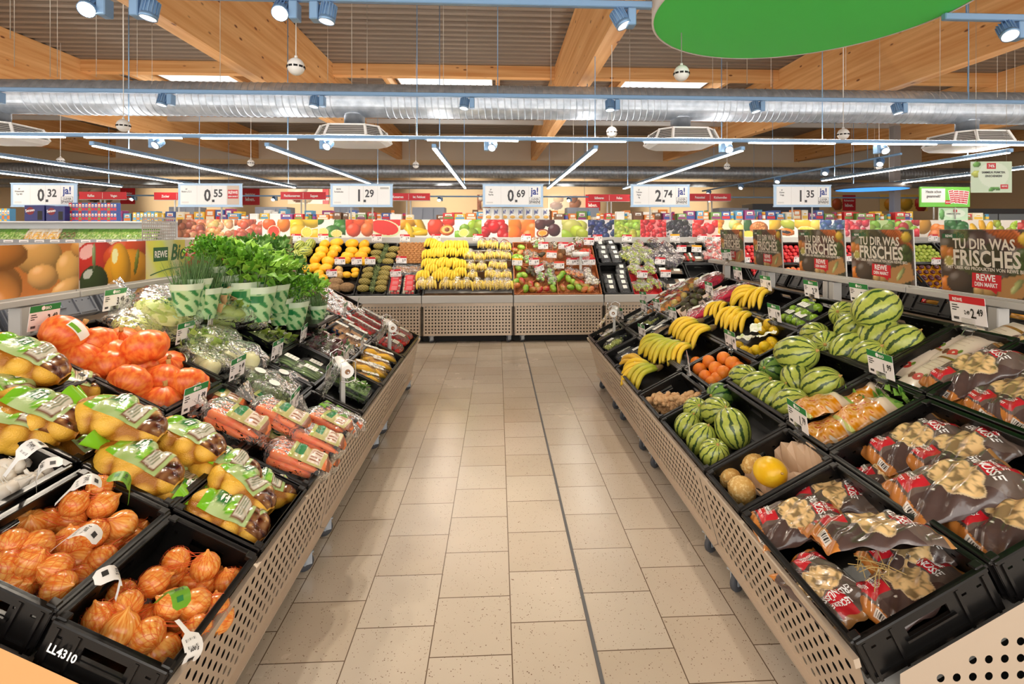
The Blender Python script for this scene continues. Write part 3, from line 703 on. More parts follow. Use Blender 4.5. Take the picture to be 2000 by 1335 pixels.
BACKP = [  # printed fruit pictures of the back banner: name, background, blobs
 ('shallots', (150, 96, 66), balls(BW, BHh, 26, (196, 128, 92), .05, 1, (150, 80, 60))), ('walnuts', (214, 196, 176), balls(BW, BHh, 24, (206, 152, 100), .05, 2, (176, 112, 70))), ('hazelnuts', (226, 214, 206), balls(BW, BHh, 20, (192, 92, 62), .055, 3)),
 ('grapefruits', W_, [(.1, .2, .1, .09, 0, (238, 96, 40), 'ball'), (.32, .2, .1, .12, 0, (240, 130, 40), 'ball'), (.17, .09, .1, .1, 0, (232, 70, 50), 'slice')]),
 ('lemons', W_, balls(BW, BHh, 6, (240, 196, 40), .09, 5, None, 1.2)+[(.25, .08, .09, .085, 0, (240, 206, 90), 'slice')]),
 ('limes', W_, balls(BW, BHh, 8, (60, 124, 40), .075, 6, None, 1.2)+[(.08, .08, .08, .07, 0, (226, 206, 120), 'slice'), (.28, .06, .085, .06, 0, (236, 206, 120), 'slice')]),
 ('peaches', W_, [(.05, .22, .1, .12, 0, (226, 70, 40), 'ball'), (.22, .24, .1, .1, 0, (232, 90, 44), 'ball'), (.38, .23, .09, .12, 0, (236, 120, 50), 'ball'), (.12, .11, .11, .105, 0, (236, 84, 50), 'ball'), (.33, .12, .1, .11, 0, (240, 120, 60), 'ball')]),
 ('watermelon slices', W_, [(.25, .25, .22, .1, .0, (214, 50, 46), 'flat'), (.18, .14, .24, .13, -.2, (216, 226, 180), 'flat'), (.17, .15, .22, .11, -.2, (218, 56, 50), 'flat')]),
 ('bananas', W_, [(.1, .22, .2, .09, .3, (226, 160, 30), 'ball'), (.3, .2, .06, .2, .5, (214, 170, 30), 'ball'), (.25, .1, .2, .06, -.2, (246, 200, 30), 'ball'), (.15, .1, .05, .14, .4, (246, 204, 50), 'ball'), (.34, .07, .16, .045, .1, (236, 190, 30), 'ball')]),
 ('apricots', W_, [(.12, .15, .13, .15, 0, (226, 70, 46), 'ball'), (.33, .24, .1, .08, 0, (220, 60, 46), 'ball'), (.3, .11, .11, .085, .1, (236, 120, 50), 'ball'), (.3, .12, .085, .055, .1, (246, 190, 110), 'flat'), (.3, .12, .04, .035, 0, (150, 80, 40), 'ball')]),
 ('green plums', W_, balls(BW, BHh, 8, (130, 170, 40), .075, 10)+[(.14, .07, .08, .065, .2, (214, 210, 110), 'slice')]),
 ('cherries', W_, balls(BW, BHh, 15, (186, 14, 24), .065, 11)), ('oranges', (236, 170, 110), balls(BW, BHh, 6, (232, 110, 44), .13, 12)),
 ('passion fruits', W_, [(.08, .2, .09, .09, 0, (90, 50, 50), 'ball'), (.22, .24, .09, .08, 0, (80, 44, 46), 'ball'), (.3, .11, .1, .1, 0, (86, 44, 50), 'ball'), (.12, .06, .1, .07, .1, (150, 60, 40), 'ball'), (.12, .065, .075, .045, .1, (226, 150, 50), 'slice')]),
 ('star fruits', W_, balls(BW, BHh, 7, (172, 200, 60), .085, 14, (200, 214, 110), 1.3)),
 ('blue grapes', (220, 214, 214), balls(BW, BHh, 34, (44, 62, 112), .04, 15, (40, 40, 70))), ('green grapes', (150, 176, 60), balls(BW, BHh, 30, (170, 200, 70), .042, 16)),
 ('redcurrants', (226, 120, 120), balls(BW, BHh, 34, (214, 30, 40), .035, 17)), ('blackberries', (190, 186, 186), balls(BW, BHh, 15, (46, 44, 50), .05, 18)+balls(BW, BHh, 60, (70, 68, 76), .012, 19)),
 ('red berries', (236, 190, 180), balls(BW, BHh, 13, (224, 50, 50), .06, 20)), ('physalis', (244, 226, 190), balls(BW, BHh, 12, (240, 160, 50), .06, 21, (226, 196, 130))),
 ('pineapple', W_, [(.06, .2, .08, .16, .2, (60, 104, 60), 'ball'), (.25, .14, .15, .11, 0, (196, 116, 60), 'ball')]+balls(BW*.6, BHh, 0, (0, 0, 0), .01, 1)+[(.25+.09*math.cos(k*1.9), .14+.07*math.sin(k*2.4), .018, .018, 0, (226, 150, 80), 'ball') for k in range(22)]+[(.08, .05, .1, .05, 0, (240, 206, 90), 'flat')]),
 ('papayas', W_, [(.08, .2, .14, .1, .4, (226, 180, 50), 'ball'), (.32, .2, .14, .08, -.3, (170, 180, 60), 'ball'), (.28, .08, .15, .06, -.1, (236, 130, 40), 'ball'), (.28, .08, .08, .025, -.1, (50, 40, 40), 'ball')]),
 ('melons', W_, [(.15, .2, .2, .1, -.3, (224, 180, 60), 'ball'), (.36, .2, .1, .1, 0, (226, 196, 90), 'ball'), (.22, .1, .17, .07, -.2, (240, 200, 80), 'slice')]),
 ('blueberries', (200, 206, 214), balls(BW, BHh, 26, (54, 84, 124), .048, 24)), ('raspberries', (232, 190, 190), balls(BW, BHh, 20, (216, 70, 84), .052, 25)),
 ('gooseberries', (190, 214, 150), balls(BW, BHh, 15, (126, 176, 64), .06, 26, None, 1.2)), ('red apples', W_, balls(BW, BHh, 12, (206, 50, 60), .07, 27, (150, 180, 60))),
 ('tangerines', W_, balls(BW, BHh, 7, (240, 140, 60), .1, 28)), ('small limes', W_, balls(BW, BHh, 12, (50, 116, 60), .065, 29, None, 1.2)),
 ('yellow bananas', W_, [(.1, .1, .06, .14, .5, (244, 190, 40), 'ball'), (.24, .15, .06, .16, .3, (240, 180, 40), 'ball'), (.36, .12, .07, .14, -.2, (246, 200, 50), 'ball')]), ('pears', W_, balls(BW, BHh, 12, (166, 196, 60), .065, 31, None, .8)), ('pomegranates', W_, balls(BW, BHh, 6, (216, 60, 50), .1, 32)),
]
for i, (nm, bgc, bl) in enumerate(BACKP):
    x = -4.855+(i+.5)*.4185
    o = board('fruit_picture', BW, BHh, paint(BW, BHh, bgc, bl, 150), xf((x, 8.02, 1.43)))
    tag(o, f'printed banner picture of {nm} on the back rail', 'banner', 'fruit banner pictures')
# left banners: boards facing the aisle (+x)
def side_board(name, y0, y1, C, label, x=-2.2, h=.245, extra=None, mats=()):
    o = board(name, y1-y0, h, C, xf((x+.004, (y0+y1)/2, 1.232), (0, 0, PI/2)), .005, extra, mats); return tag(o, label, 'banner', 'produce banners')
def netlines(X, Z): return np.repeat(np.repeat(np.array(rgb(206, 132, 60))[None, None], X.shape[0], 0), X.shape[1], 1)
H_ = .245
w_ = .85
bl = [(.15+.05*k, .06+.03*(k % 3), .09, .08, .3*k, (214, 140, 66), 'ball') for k in range(7)]+[(.62, .19, .13, .1, -.2, (230, 176, 100), 'ball'), (.42, .2, .14, .07, 0, (206, 130, 50), 'ball'), (.8, .12, .09, .09, .2, (232, 180, 104), 'ball'), (.64, .085, .085, .062, -.1, (236, 180, 108), 'ball'), (.78, .02, .1, .045, .3, (234, 182, 112), 'ball'), (.9, .22, .1, .06, 0, (226, 160, 80), 'ball')]
side_board('produce_banner', 1.945, 2.795, paint(w_, H_, (196, 120, 54), bl, 150), 'banner printed with yellow potatoes at the left edge')
w_ = .51
bl = [(.12, .13, .16, .13, 0, (206, 44, 40), 'pep'), (.36, .19, .2, .08, .2, (226, 80, 36), 'ball'), (.36, .08, .19, .12, 0, (236, 160, 30), 'pep'), (.3, .1, .08, .14, .2, (246, 176, 36), 'pep'), (.43, .12, .016, .08, -.2, (120, 130, 40), 'ball'), (.1, .03, .1, .09, 0, (48, 66, 36), 'pep'), (.1, .17, .013, .07, 0, (140, 160, 110), 'ball')]
side_board('produce_banner', 2.797, 3.305, paint(w_, H_, (238, 214, 204), bl, 170), 'banner printed with red, green and yellow peppers')
def bio_text(sz, x, z):
    def f(q):
        q.quad([(x-.13*sz, -.0016, z-.015*sz), (x+.015*sz, -.0016, z-.015*sz), (x+.015*sz, -.0016, z+.075*sz), (x-.13*sz, -.0016, z+.075*sz)], 2)
        q.text('REWE', .06*sz, xf((x-.058*sz, -.0024, z+.01*sz), (PI/2, 0, 0)), 3, .8)
        q.text('Bio', .15*sz, xf((x+.12*sz, -.0024, z-.012*sz), (PI/2, 0, 0)), 4, .8, fn=lambda a, b: (a+.2*b, b, 0))
        q.tube([(x-.16*sz+.05*k*sz, -.002, z-.1*sz+.012*k*sz-.0011*k*k*sz) for k in range(9)], .003*sz, 4, 4)
    return f
DG = mat('dark_green_print', (30, 96, 58), .45)
lime = lambda X, Z: np.stack([lin(216)+.1*np.cos(X*5), lin(214)+.1*np.sin(X*6), .12+.25*np.clip(np.sin(X*9+Z*3), 0, 1)], -1)
side_board('produce_banner', 3.307, 3.707, paint(.4, H_, lime, [], 100), 'lime-coloured banner with the organic brand lettering', extra=bio_text(1, .0, .125), mats=(DG, WPRINT, DG))
bl = [(.13, .1, .14, .12, 0, (206, 34, 30), 'pep'), (.38, .2, .13, .09, 0, (210, 44, 36), 'pep'), (.4, .06, .13, .1, 0, (214, 50, 40), 'pep'), (.2, .23, .1, .06, 0, (206, 50, 40), 'pep'), (.14, .2, .02, .05, .4, (90, 130, 60), 'ball'), (.4, .22, .05, .015, .5, (90, 130, 60), 'ball')]
side_board('produce_banner', 3.709, 4.226, paint(.517, H_, (236, 220, 210), bl, 150), 'banner printed with red tomatoes behind the herbs')
bl = [(.12, .1, .1, .2, .4, (240, 170, 50), 'ball'), (.28, .12, .09, .22, .2, (226, 150, 40), 'ball'), (.42, .1, .09, .2, -.2, (240, 186, 60), 'ball')]
side_board('produce_banner', 4.228, 5.173, paint(.945, H_, (222, 206, 60), bl, 110), 'banner with bananas and small organic brand lettering', extra=bio_text(.8, .3, .13), mats=(DG, WPRINT, DG))
side_board('produce_banner', 5.175, 5.6, paint(.425, H_, (190, 196, 120), balls(.425, H_, 12, (130, 146, 70), .06, 5, None, .6), 120), 'banner printed with green artichoke buds at its far end')
# dark posters on the right rail, facing the aisle
def frisches(y0, y1, label):
    w, h = y1-y0, .31
    k = w/.5
    bl = balls(w, h, 26, (84, 66, 54), .07, int(y0*10), (70, 70, 46))
    bl += [(w*(.62+.04*i), h*(.93-.01*i), .11*k, .012, -.5-.05*i, (214, 110, 44), 'ball') for i in range(7)]
    bl += [(w*.9, h*.86, .035*k, .03, 0, (226, 190, 60), 'ball'), (w*.05, h*.62, .04*k, .035, 0, (206, 130, 50), 'ball'), (w*.13, h*.6, .03*k, .03, 0, (200, 120, 50), 'ball'), (w*.1, h*.48, .028*k, .028, 0, (180, 170, 90), 'slice'), (w*.06, h*.1, .045*k, .042, 0, (226, 130, 40), 'ball'), (w*.16, h*.06, .04*k, .036, 0, (220, 124, 40), 'ball'), (w*.22, h*.15, .08*k, .06, 0, (84, 70, 60), 'ball')]
    bl += [(w*(.88+.03*math.cos(i*2)), h*(.55+.1*math.sin(i*3)), .035, .03, 0, (70, 92, 40), 'ball') for i in range(9)]+[(w*(.25+.03*math.cos(i*2)), h*(.9+.05*math.sin(i*3)), .03, .025, 0, (110, 120, 70), 'ball') for i in range(7)]
    bl += [(w*.78, h*.16, .1*k, .05, .3, (176, 130, 80), 'rect'), (w*.8, h*.18, .05*k, .014, .9, (180, 186, 120), 'ball'), (w*.52, h*.07, .05*k, .03, 0, (200, 160, 100), 'ball'), (w*.42, h*.05, .03*k, .025, 0, (206, 170, 110), 'ball')]
    def ex(q):
        def T(s_, sz, x, z, m, sx): q.text(s_, sz, xf((x, -.0022, z), (PI/2, 0, 0)), m, sx*k)
        T('TU DIR WAS', .07, -.01*k, h*.70, 2, .82); T('FRISCHES', .105, .0, h*.44, 2, .80); T('MIT ÜBER 450 PRODUKTEN VON REWE BIO.', .022, 0, h*.37, 2, .95)
        q.quad([(-.075*k, -.0016, h*.1), (.075*k, -.0016, h*.08), (.08*k, -.0016, h*.32), (-.07*k, -.0016, h*.33)], 3)
        q.quad([(.02*k, -.0016, h*.1), (.06*k, -.0016, h*.1), (.05*k, -.0016, h*.03)], 3)
        T('REWE', .042, 0, h*.22, 4, .9); T('DEIN MARKT', .027, 0, h*.13, 4, .75)
        q.quad([(-.235*k, -.0016, h*.86), (-.15*k, -.0016, h*.86), (-.15*k, -.0016, h*.93), (-.235*k, -.0016, h*.93)], 5); T('REWE', .018, -.193*k, h*.875, 4, .9); T('Bio', .036, -.125*k, h*.87, 5, .8)
        for a in ((-w/2, -w/2+.006, 0, h), (w/2-.006, w/2, 0, h), (-w/2, w/2, h-.006, h)): q.box(a[0], a[1], -.004, .008, a[2], a[3], 6)
    o = board('poster', w, h, paint(w, h, (92, 78, 68), bl, 120), xf((2.297, (y0+y1)/2, 1.238), (.05, 0, -PI/2)), .005, ex, (mat('cream_print', (226, 218, 204), .5), RED, WPRINT, DG, CLEARS))
    tag(o, label, 'poster', 'dark produce posters')
frisches(4.66, 5.15, 'dark poster with lettering and carrots, farthest along the right rail')
frisches(4.02, 4.48, 'dark poster with lettering, second farthest along the right rail')
frisches(3.27, 3.79, 'dark lettering poster in the middle of the right rail')
frisches(2.71, 3.21, 'dark lettering poster behind the highest watermelon')
frisches(2.06, 2.54, 'largest and nearest dark lettering poster at right edge')
# ------------------------------------------------------------ produce materials
VP = mat('produce_skin', rough=.42, vcol=True)
VG = mat('glossy_skin', rough=.25, vcol=True, coat=.3)
VL = mat('leaf', rough=.5, vcol=True)
FILMP = mat('printed_film', rough=.24, vcol=True, coat=.6, bump=(26, .35))
NETP = mat('net_and_film', rough=.35, vcol=True, bump=(220, .35))
def crinkle(name, opac, tint=(244, 248, 248), sc=38): return film_mat(name, tint, opac, sc, .9, .17)
FILM = crinkle('crinkled_film', .06); PINKF = crinkle('pink_net_film', .62, (222, 60, 92), 60); BAGF = crinkle('clear_bag', .07)
STK = mat('sticker', (240, 240, 232), .4); STKG = mat('sticker_green', (110, 170, 40), .4)
STEM = mat('dry_stem', (190, 150, 84), .8, bump=(60, .5))
def jig(c, r, k=.08):
    f = 1+r.uniform(-k, k); return tuple(min(1, x*f) for x in c)
def noise3(P, f, seed=0):
    r = np.random.RandomState(seed); out = np.zeros(P.shape[:-1])
    for k in range(5):
        d = r.randn(3); d /= np.linalg.norm(d); out += np.sin((P@d)*f*(.7+.3*k)+r.rand()*6.28)
    return out/3.2
def sphere_pts(n, k):
    a = np.linspace(0, PI, k+1)[:, None]; t = np.linspace(0, 2*PI, n, endpoint=False)[None]
    return np.stack([np.sin(a)*np.cos(t), np.sin(a)*np.sin(t), -np.cos(a)*np.ones_like(t)], -1)
def blob(q, r, n=20, k=14, m=0, lump=0, f=6, seed=0, col=None, M=None, colfn=None):
    S_ = sphere_pts(n, k); P = S_*np.array(r if hasattr(r, '__len__') else (r, r, r))
    if lump: P = P*(1+lump*noise3(S_, f, seed))[..., None]
    c = colfn(S_) if colfn else np.broadcast_to(np.array(col if col is not None else (1, 1, 1), float), S_.shape)
    q.grid(P, m, True, c, M, cv=True)
def leaves(q, cen, rad, n, size, cols, seed, m=0, up=.35, M=None, shell=.55):
    r = random.Random(seed); V = []; F_ = []; C_ = []
    for i in range(n):
        d = Vector((r.gauss(0, 1), r.gauss(0, 1), r.gauss(0, 1)+up)).normalized(); k = r.uniform(shell, 1)
        p = Vector((cen[0]+d.x*rad[0]*k, cen[1]+d.y*rad[1]*k, cen[2]+d.z*rad[2]*k))
        a = (d+Vector((r.uniform(-.8, .8), r.uniform(-.8, .8), r.uniform(-.2, .9)))).normalized(); b = a.cross(Vector((r.uniform(-1, 1), r.uniform(-1, 1), r.uniform(-1, 1)))).normalized(); nn = a.cross(b)
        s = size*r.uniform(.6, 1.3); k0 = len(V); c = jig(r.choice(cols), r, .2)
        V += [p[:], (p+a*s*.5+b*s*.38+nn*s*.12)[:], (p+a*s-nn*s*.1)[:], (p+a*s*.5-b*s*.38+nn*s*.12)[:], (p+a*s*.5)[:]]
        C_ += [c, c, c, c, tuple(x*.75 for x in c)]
        F_ += [(k0, k0+1, k0+4), (k0+1, k0+2, k0+4), (k0+2, k0+3, k0+4), (k0+3, k0, k0+4)]
    q.add(V, F_, m, False, C_, M)
def filmbag(q, r, seed, m=0, neck=None, M=None, n=26, k=18, lump=.1):
    S_ = sphere_pts(n, k); P = np.sign(S_)*np.abs(S_)**.8*np.array(r); P = P*(1+lump*noise3(S_, 5, seed)+lump*.5*noise3(S_, 13, seed+1))[..., None]
    q.grid(P, m, True, None, M, cv=True)
    if neck:   # gathered end: flared pleated skirt along +x
        L, w = neck; rows = []
        for i in range(6):
            f = i/5; rr = w*(.25+.9*f); rows.append([(r[0]*.8+L*f, rr*math.cos(t)*(1+.3*math.sin(5*t+seed)), r[2]*.1+rr*.5*math.sin(t)*(1+.3*math.sin(7*t))+.02*f) for t in np.linspace(0, 2*PI, 26)])
        q.grid(rows, m, True, None, M)
def label_patch(q, w, l, M, m, lines=3, mt=None):
    q.box(-l/2, l/2, -w/2, w/2, 0, .0015, m, M=M)
    if mt is not None:
        for i in range(lines): q.box(-l/2+l*(.2+.25*i), -l/2+l*(.26+.25*i), -w*.38, w*.3, .0015, .0019, mt, M=M)
# ------------------------------------------------------------ price cards
CLIP = CLEARS
def tag_card(price, head=GREEN, title='BIO', w=.148, h=.105, left=None):
    t = empty('price_card')
    q = MB(); q.box(-w/2, w/2, 0, .0012, 0, h, 0)
    X = lambda a, z: xf((a, -.0012, z), (PI/2, 0, 0))
    q.quad([(-w/2, -.0005, h*.74), (w/2, -.0005, h*.74), (w/2, -.0005, h), (-w/2, -.0005, h)], 1)
    if title == 'BIO':
        q.text('BIO', h*.17, X(w*.09, h*.80), 2, 1); q.add([(-w*.08+h*.095*math.cos(k*PI/3+.5), -.0012, h*.87+h*.095*math.sin(k*PI/3+.5)) for k in range(6)], [(0, 1, 2, 3, 4, 5)], 2)
    elif title: q.text(title, h*.16, X(-w*.26, h*.80), 2, .95)
    a, b = price.split('.')
    q.text(a+'.', h*.48, X(w*.16, h*.24), 3, .62); q.text(b, h*.34, X(w*.34, h*.36), 3, .68)
    for k, l in enumerate((.16, .2, .12)): q.box(-w*.44, -w*.44+w*l, -.0009, 0, h*(.62-.09*k), h*(.655-.09*k), 3)
    for k in range(9): q.box(-w*.42+w*.017*k, -w*.42+w*.017*k+w*(.009 if k % 3 else .004), -.0009, 0, h*.1, h*.2, 3)
    if left: q.text(left, h*.2, X(-w*.02, h*.34), 3, .62)
    q.build('card', [CARD, head, WPRINT, BLACK], t)
    q = MB(); q.box(-.028, .028, -.004, -.001, -.004, .02, b=.001); q.box(-.028, .028, .0022, .005, -.012, .03, b=.001); q.box(-.02, .02, -.016, .012, -.026, -.012, b=.003)
    q.tube([(-.018, 0, -.024), (-.018, -.02, -.045), (.018, -.02, -.045), (.018, 0, -.024)], .0025, 5)
    q.build('clip', CLEARS, t)
    return t
YEL = mat('yellow_print', (246, 178, 30), .45); ORG = mat('orange_red_print', (232, 84, 62), .45)
HEADS = {'g': (GREEN, 'BIO'), 'r': (RED, 'REWE'), 'y': (YEL, ''), 'o': (ORG, '')}
def price(F, u, v, p, where, hd='g', n=.012, tl=-.35, rz=0, sc=1, left=None):
    hm, ti = HEADS[hd]
    M = F.at(u, v, n, (0, 0, 0))@xf(rot=(0, 0, -PI/2+rz))@xf(rot=(tl, 0, 0), sc=sc)
    k = {'g': 'green-topped', 'r': 'red-topped', 'y': 'yellow-topped', 'o': 'orange-topped'}[hd]
    return put(f'tag{p}{hd}{left}', lambda: tag_card(p, hm, ti, left=left), M, f'{k} price card {where}', 'price tag', 'price cards')

# ------------------------------------------------------------ LEFT TABLE crates
CL = [(0, .305, 1.245, 1.69, 'at the near left corner, holding netted onions', ('LL4310', 0)), (.31, .625, 1.262, 1.7, 'behind the nearest onion crate, with tagged nets', ('LL4310', 0)), (.65, .98, 1.28, 1.7, 'holding white garlic at the left edge', None), (1.0, 1.33, 1.28, 1.7, 'above the garlic at left edge', None),
 (0, .32, 1.71, 2.115, 'under the lowest potato bags', None), (.325, .64, 1.71, 2.115, 'under the middle potato bags', None), (.65, .985, 1.715, 2.15, 'under the upper potato bags', None), (.99, 1.33, 1.715, 2.15, 'under the uppermost potato bags', None),
 (.66, 1.33, 2.16, 2.60, 'full of orange pumpkins', None), (0, .315, 2.125, 2.945, 'with the lowest carrot bags', None), (.325, .645, 2.125, 2.58, 'with the upper carrot bags', None), (.325, .64, 2.59, 2.995, 'with bagged broccoli', None),
 (.66, .98, 2.61, 3.02, 'with bagged kohlrabi', None), (1.0, 1.33, 2.62, 3.22, 'with bagged lettuce heads', None), (1.0, 1.33, 3.23, 3.6, 'with lettuce hearts behind two price cards', None), (.65, .97, 3.03, 3.52, 'with celery packs', None), (.32, .64, 3.005, 3.49, 'with green bean packs', None), (0, .3, 2.96, 3.47, 'with leafy packs beside the bag roll', None), (0, .3, 3.48, 4.25, 'with yellow corn packs', None),
 (.31, .63, 3.5, 3.91, 'with wrapped beetroot', None), (.31, .63, 3.92, 4.34, 'with brown mushroom packs', None), (.31, .63, 4.35, 5.12, 'with many tomato packs', None), (0, .3, 4.26, 5.1, 'with tomato packs at the far end', None), (.66, .98, 4.16, 4.45, 'with cucumbers below the radish bags', None), (.65, .98, 4.46, 5.2, 'with red radish bags', None), (1.0, 1.33, 4.46, 5.2, 'behind the red radish bags', None)]
for s0, s1, y0, y1, wh, cd in CL: add_crate(FL, s0, s1, y0, y1, wh+(' on the left table' if 'left' not in wh else ''), code=cd)
q = MB(); q.box(-.29, .29, -.3, .3, -.16, -.1, b=.02); q.box(-.29, .29, -.3, .3, -.1, -.085)
o = q.build('herb_tray', BLACKP); o.matrix_basis = FL.M(1.0, 3.9, .05, (0, .3, 0)); tag(o, 'black tray holding the potted herbs on the left table', 'tray')
q = MB(); q.box(-.2, .2, -.2, .2, -.03, 0, b=.01); o = q.build('herb_tray', BLACKP); o.matrix_basis = FL.M(.78, 3.82, .035, (0, .48, 0)); tag(o, 'lower black tray under the front herb pots', 'tray')

# onions in nets
ONM = bpy.data.materials.new('onion_skin'); ONM.use_nodes = True
def streak_mat(m, c1, c2, rough, fr=14, c3=None):
    t = m.node_tree; L = t.links.new; b = t.nodes['Principled BSDF']; tc = N(t, 'ShaderNodeTexCoord'); sp = N(t, 'ShaderNodeSeparateXYZ'); L(tc.outputs['Object'], sp.inputs[0])
    at = N(t, 'ShaderNodeMath', operation='ARCTAN2'); L(sp.outputs[1], at.inputs[0]); L(sp.outputs[0], at.inputs[1])
    nz = N(t, 'ShaderNodeTexNoise', noise_dimensions='2D'); nz.inputs['Scale'].default_value = 1; nz.inputs['Detail'].default_value = 5
    cb = N(t, 'ShaderNodeCombineXYZ'); mu = N(t, 'ShaderNodeMath', operation='MULTIPLY'); mu.inputs[1].default_value = fr; L(at.outputs[0], mu.inputs[0]); mz = N(t, 'ShaderNodeMath', operation='MULTIPLY'); mz.inputs[1].default_value = 40; L(sp.outputs[2], mz.inputs[0])
    L(mu.outputs[0], cb.inputs[0]); L(mz.outputs[0], cb.inputs[1]); L(cb.outputs[0], nz.inputs['Vector'])
    cr = N(t, 'ShaderNodeValToRGB'); e = cr.color_ramp.elements; e[0].position = .35; e[0].color = rgb(*c1)+(1,); e[1].position = .65; e[1].color = rgb(*c2)+(1,); L(nz.outputs[0], cr.inputs[0])
    L(cr.outputs[0], b.inputs['Base Color']); b.inputs['Roughness'].default_value = rough
streak_mat(ONM, (226, 124, 40), (246, 182, 96), .24, 5)
NETO = mat('orange_net', (226, 92, 30), .4)
def onion_mesh():
    q = MB(); q.lathe([(.001, -.036), (.012, -.034), (.026, -.026), (.035, -.01), (.037, .003), (.033, .018), (.022, .03), (.010, .036), (.005, .041), (.003, .046), (.001, .047)], 20, ribs=(9, .012))
    o = q.build('onion', ONM); me = o.data; bpy.data.objects.remove(o); return me
def garlic_mesh():
    q = MB(); q.lathe([(.001, -.024), (.014, -.024), (.027, -.012), (.031, 0), (.026, .014), (.014, .023), (.006, .03), (.005, .045), (.001, .046)], 24, ribs=(8, .06))
    o = q.build('garlic', mat('garlic_skin', (244, 240, 230), .5, var=(30, (232, 222, 206)))); me = o.data; bpy.data.objects.remove(o); return me
def net_lines(q, c, r, rt):
    for sgn in (-1, 1):
        for k in range(11):
            pts = []
            for i in range(15):
                f = i/14; a = PI*(.06+.88*f); t = 2*PI*k/11+sgn*f*2.4
                d = rt@Vector((math.sin(a)*math.cos(t), math.sin(a)*math.sin(t), -math.cos(a))); pts.append(Vector(c)+d*r)
            V = []
            for i, p in enumerate(pts):
                d = (p-Vector(c)).normalized(); tn = (pts[min(i+1, 14)]-pts[max(i-1, 0)]).normalized(); s_ = d.cross(tn)*.0005; V += [(p-s_)[:], (p+s_)[:]]
            q.add(V, [(2*i, 2*i+1, 2*i+3, 2*i+2) for i in range(14)])
TAGM = mat('onion_tag', (236, 234, 230), .4)
def paper_tag(parent, M, bend=.25, green=False):
    q = MB(); rows = []; w = [.006, .006, .007, .022, .024, .024, .024, .024, .023, .012]; L = [0, .012, .026, .034, .046, .058, .07, .082, .09, .096]
    for i in range(10): x = L[i]; z = bend*.3*math.sin(x/.096*2.4); rows.append([(x, -w[i], z), (x, 0, z+.001), (x, w[i], z)])
    q.grid(rows, 0)
    zz = lambda x: bend*.3*math.sin(x/.096*2.4)+.0016
    for k in range(8): e = .0006+.0009*((k*5) % 3 == 0); q.quad([(.036, -.014+.0034*k, zz(.036)), (.056, -.014+.0034*k, zz(.056)), (.056, -.014+.0034*k+e, zz(.056)), (.036, -.014+.0034*k+e, zz(.036))], 1)
    q.text('600 g', .011, M0 if False else xf((.062, .0, zz(.064)+.0008), (0, 0, PI/2)), 1, .9)
    q.quad([(.076, -.012, zz(.076)), (.086, -.012, zz(.086)), (.086, .004, zz(.086)), (.076, .004, zz(.076))], 2 if not green else 3)
    o = q.build('paper_tag', [TAGM if not green else STKG, BLACK, BLACK, GREEN], parent); o.matrix_basis = M
def net_bag(F, pts, r, me, label, cat, name, netm, tags=(), grp=None, seed=0, part='onion'):
    """pts: (u, v, n) of each bulb; one thing with a part per bulb, one net and its tags"""
    rr = random.Random(seed); P = []
    for u, v, n in pts: a, y = F.pick(u, v, n); P.append(F.pos(a, y, n))
    c = sum(P, Vector())/len(P); t = empty(name, Matrix.Translation(c)); tag(t, label, cat, grp)
    q = MB()
    for p in P:
        o = bpy.data.objects.new(part, me); COL.objects.link(o); o.parent = t; o.location = p-c; e = Euler((rr.uniform(-1.4, 1.4), rr.uniform(-1.4, 1.4), rr.uniform(0, 6))); o.rotation_euler = e
        k = rr.uniform(.9, 1.1)*r/.037; o.scale = (k, k, k)
        if part != 'garlic_bulb': net_lines(q, p-c, r*1.06, (F.R@e.to_matrix()))
    # gathered net strands between bulbs
    for i in range(len(P)-1):
        for j in range(3):
            a, b = P[i]-c, P[i+1]-c; d = Vector((rr.uniform(-.01, .01), rr.uniform(-.01, .01), rr.uniform(0, .012)))
            q.tube([a+d+F.z*r*.8, (a+b)/2+d+F.z*r*.5, b+d+F.z*r*.8], .0009, 4, caps=False)
    q.build('net', netm, t)
    for (u, v, n, ry, rz, g) in tags:
        a, y = F.pick(u, v, n); p = F.pos(a, y, n)-c
        paper_tag(t, Matrix.Translation(p)@(F.R@Euler((0, ry, rz)).to_matrix()).to_4x4(), .25, g)
    return t
OM = onion_mesh(); GM = garlic_mesh()
def c1(x, y, n): return (x/2.696, 840+y/2.696, n)
lo, hi = -.086, -.034
net_bag(FL, [c1(*p) for p in ((925, 690, hi), (1080, 720, hi), (810, 800, hi), (900, 760, lo), (1010, 810, lo), (1060, 830, lo), (1160, 800, lo), (1200, 800, hi-.02), (1255, 770, lo))], .039, OM, 'net of brown onions at the back of the nearest crate', 'onions', 'onion_net', NETO, (), 'onion nets', 1)
net_bag(FL, [c1(*p) for p in ((670, 920, hi), (640, 870, lo), (520, 990, hi-.02), (630, 1050, hi-.02), (760, 1000, lo), (700, 1090, lo), (560, 1060, lo))], .039, OM, 'net of brown onions at the left of the nearest crate', 'onions', 'onion_net', NETO, [(225, 1172, .01, -.3, .9, False)], 'onion nets', 2)
net_bag(FL, [c1(*p) for p in ((900, 920, hi), (1030, 920, hi), (1130, 940, hi-.01), (1040, 1050, hi-.01), (780, 1080, hi-.02), (960, 1000, lo), (1080, 1010, lo), (1150, 990, lo), (860, 1170, lo))], .039, OM, 'net of brown onions at the front of the nearest crate, white tag hanging', 'onions', 'onion_net', NETO, [(345, 1210, .0, .9, 2.6, False), (302, 1178, .015, -.1, 2.6, True)], 'onion nets', 3)
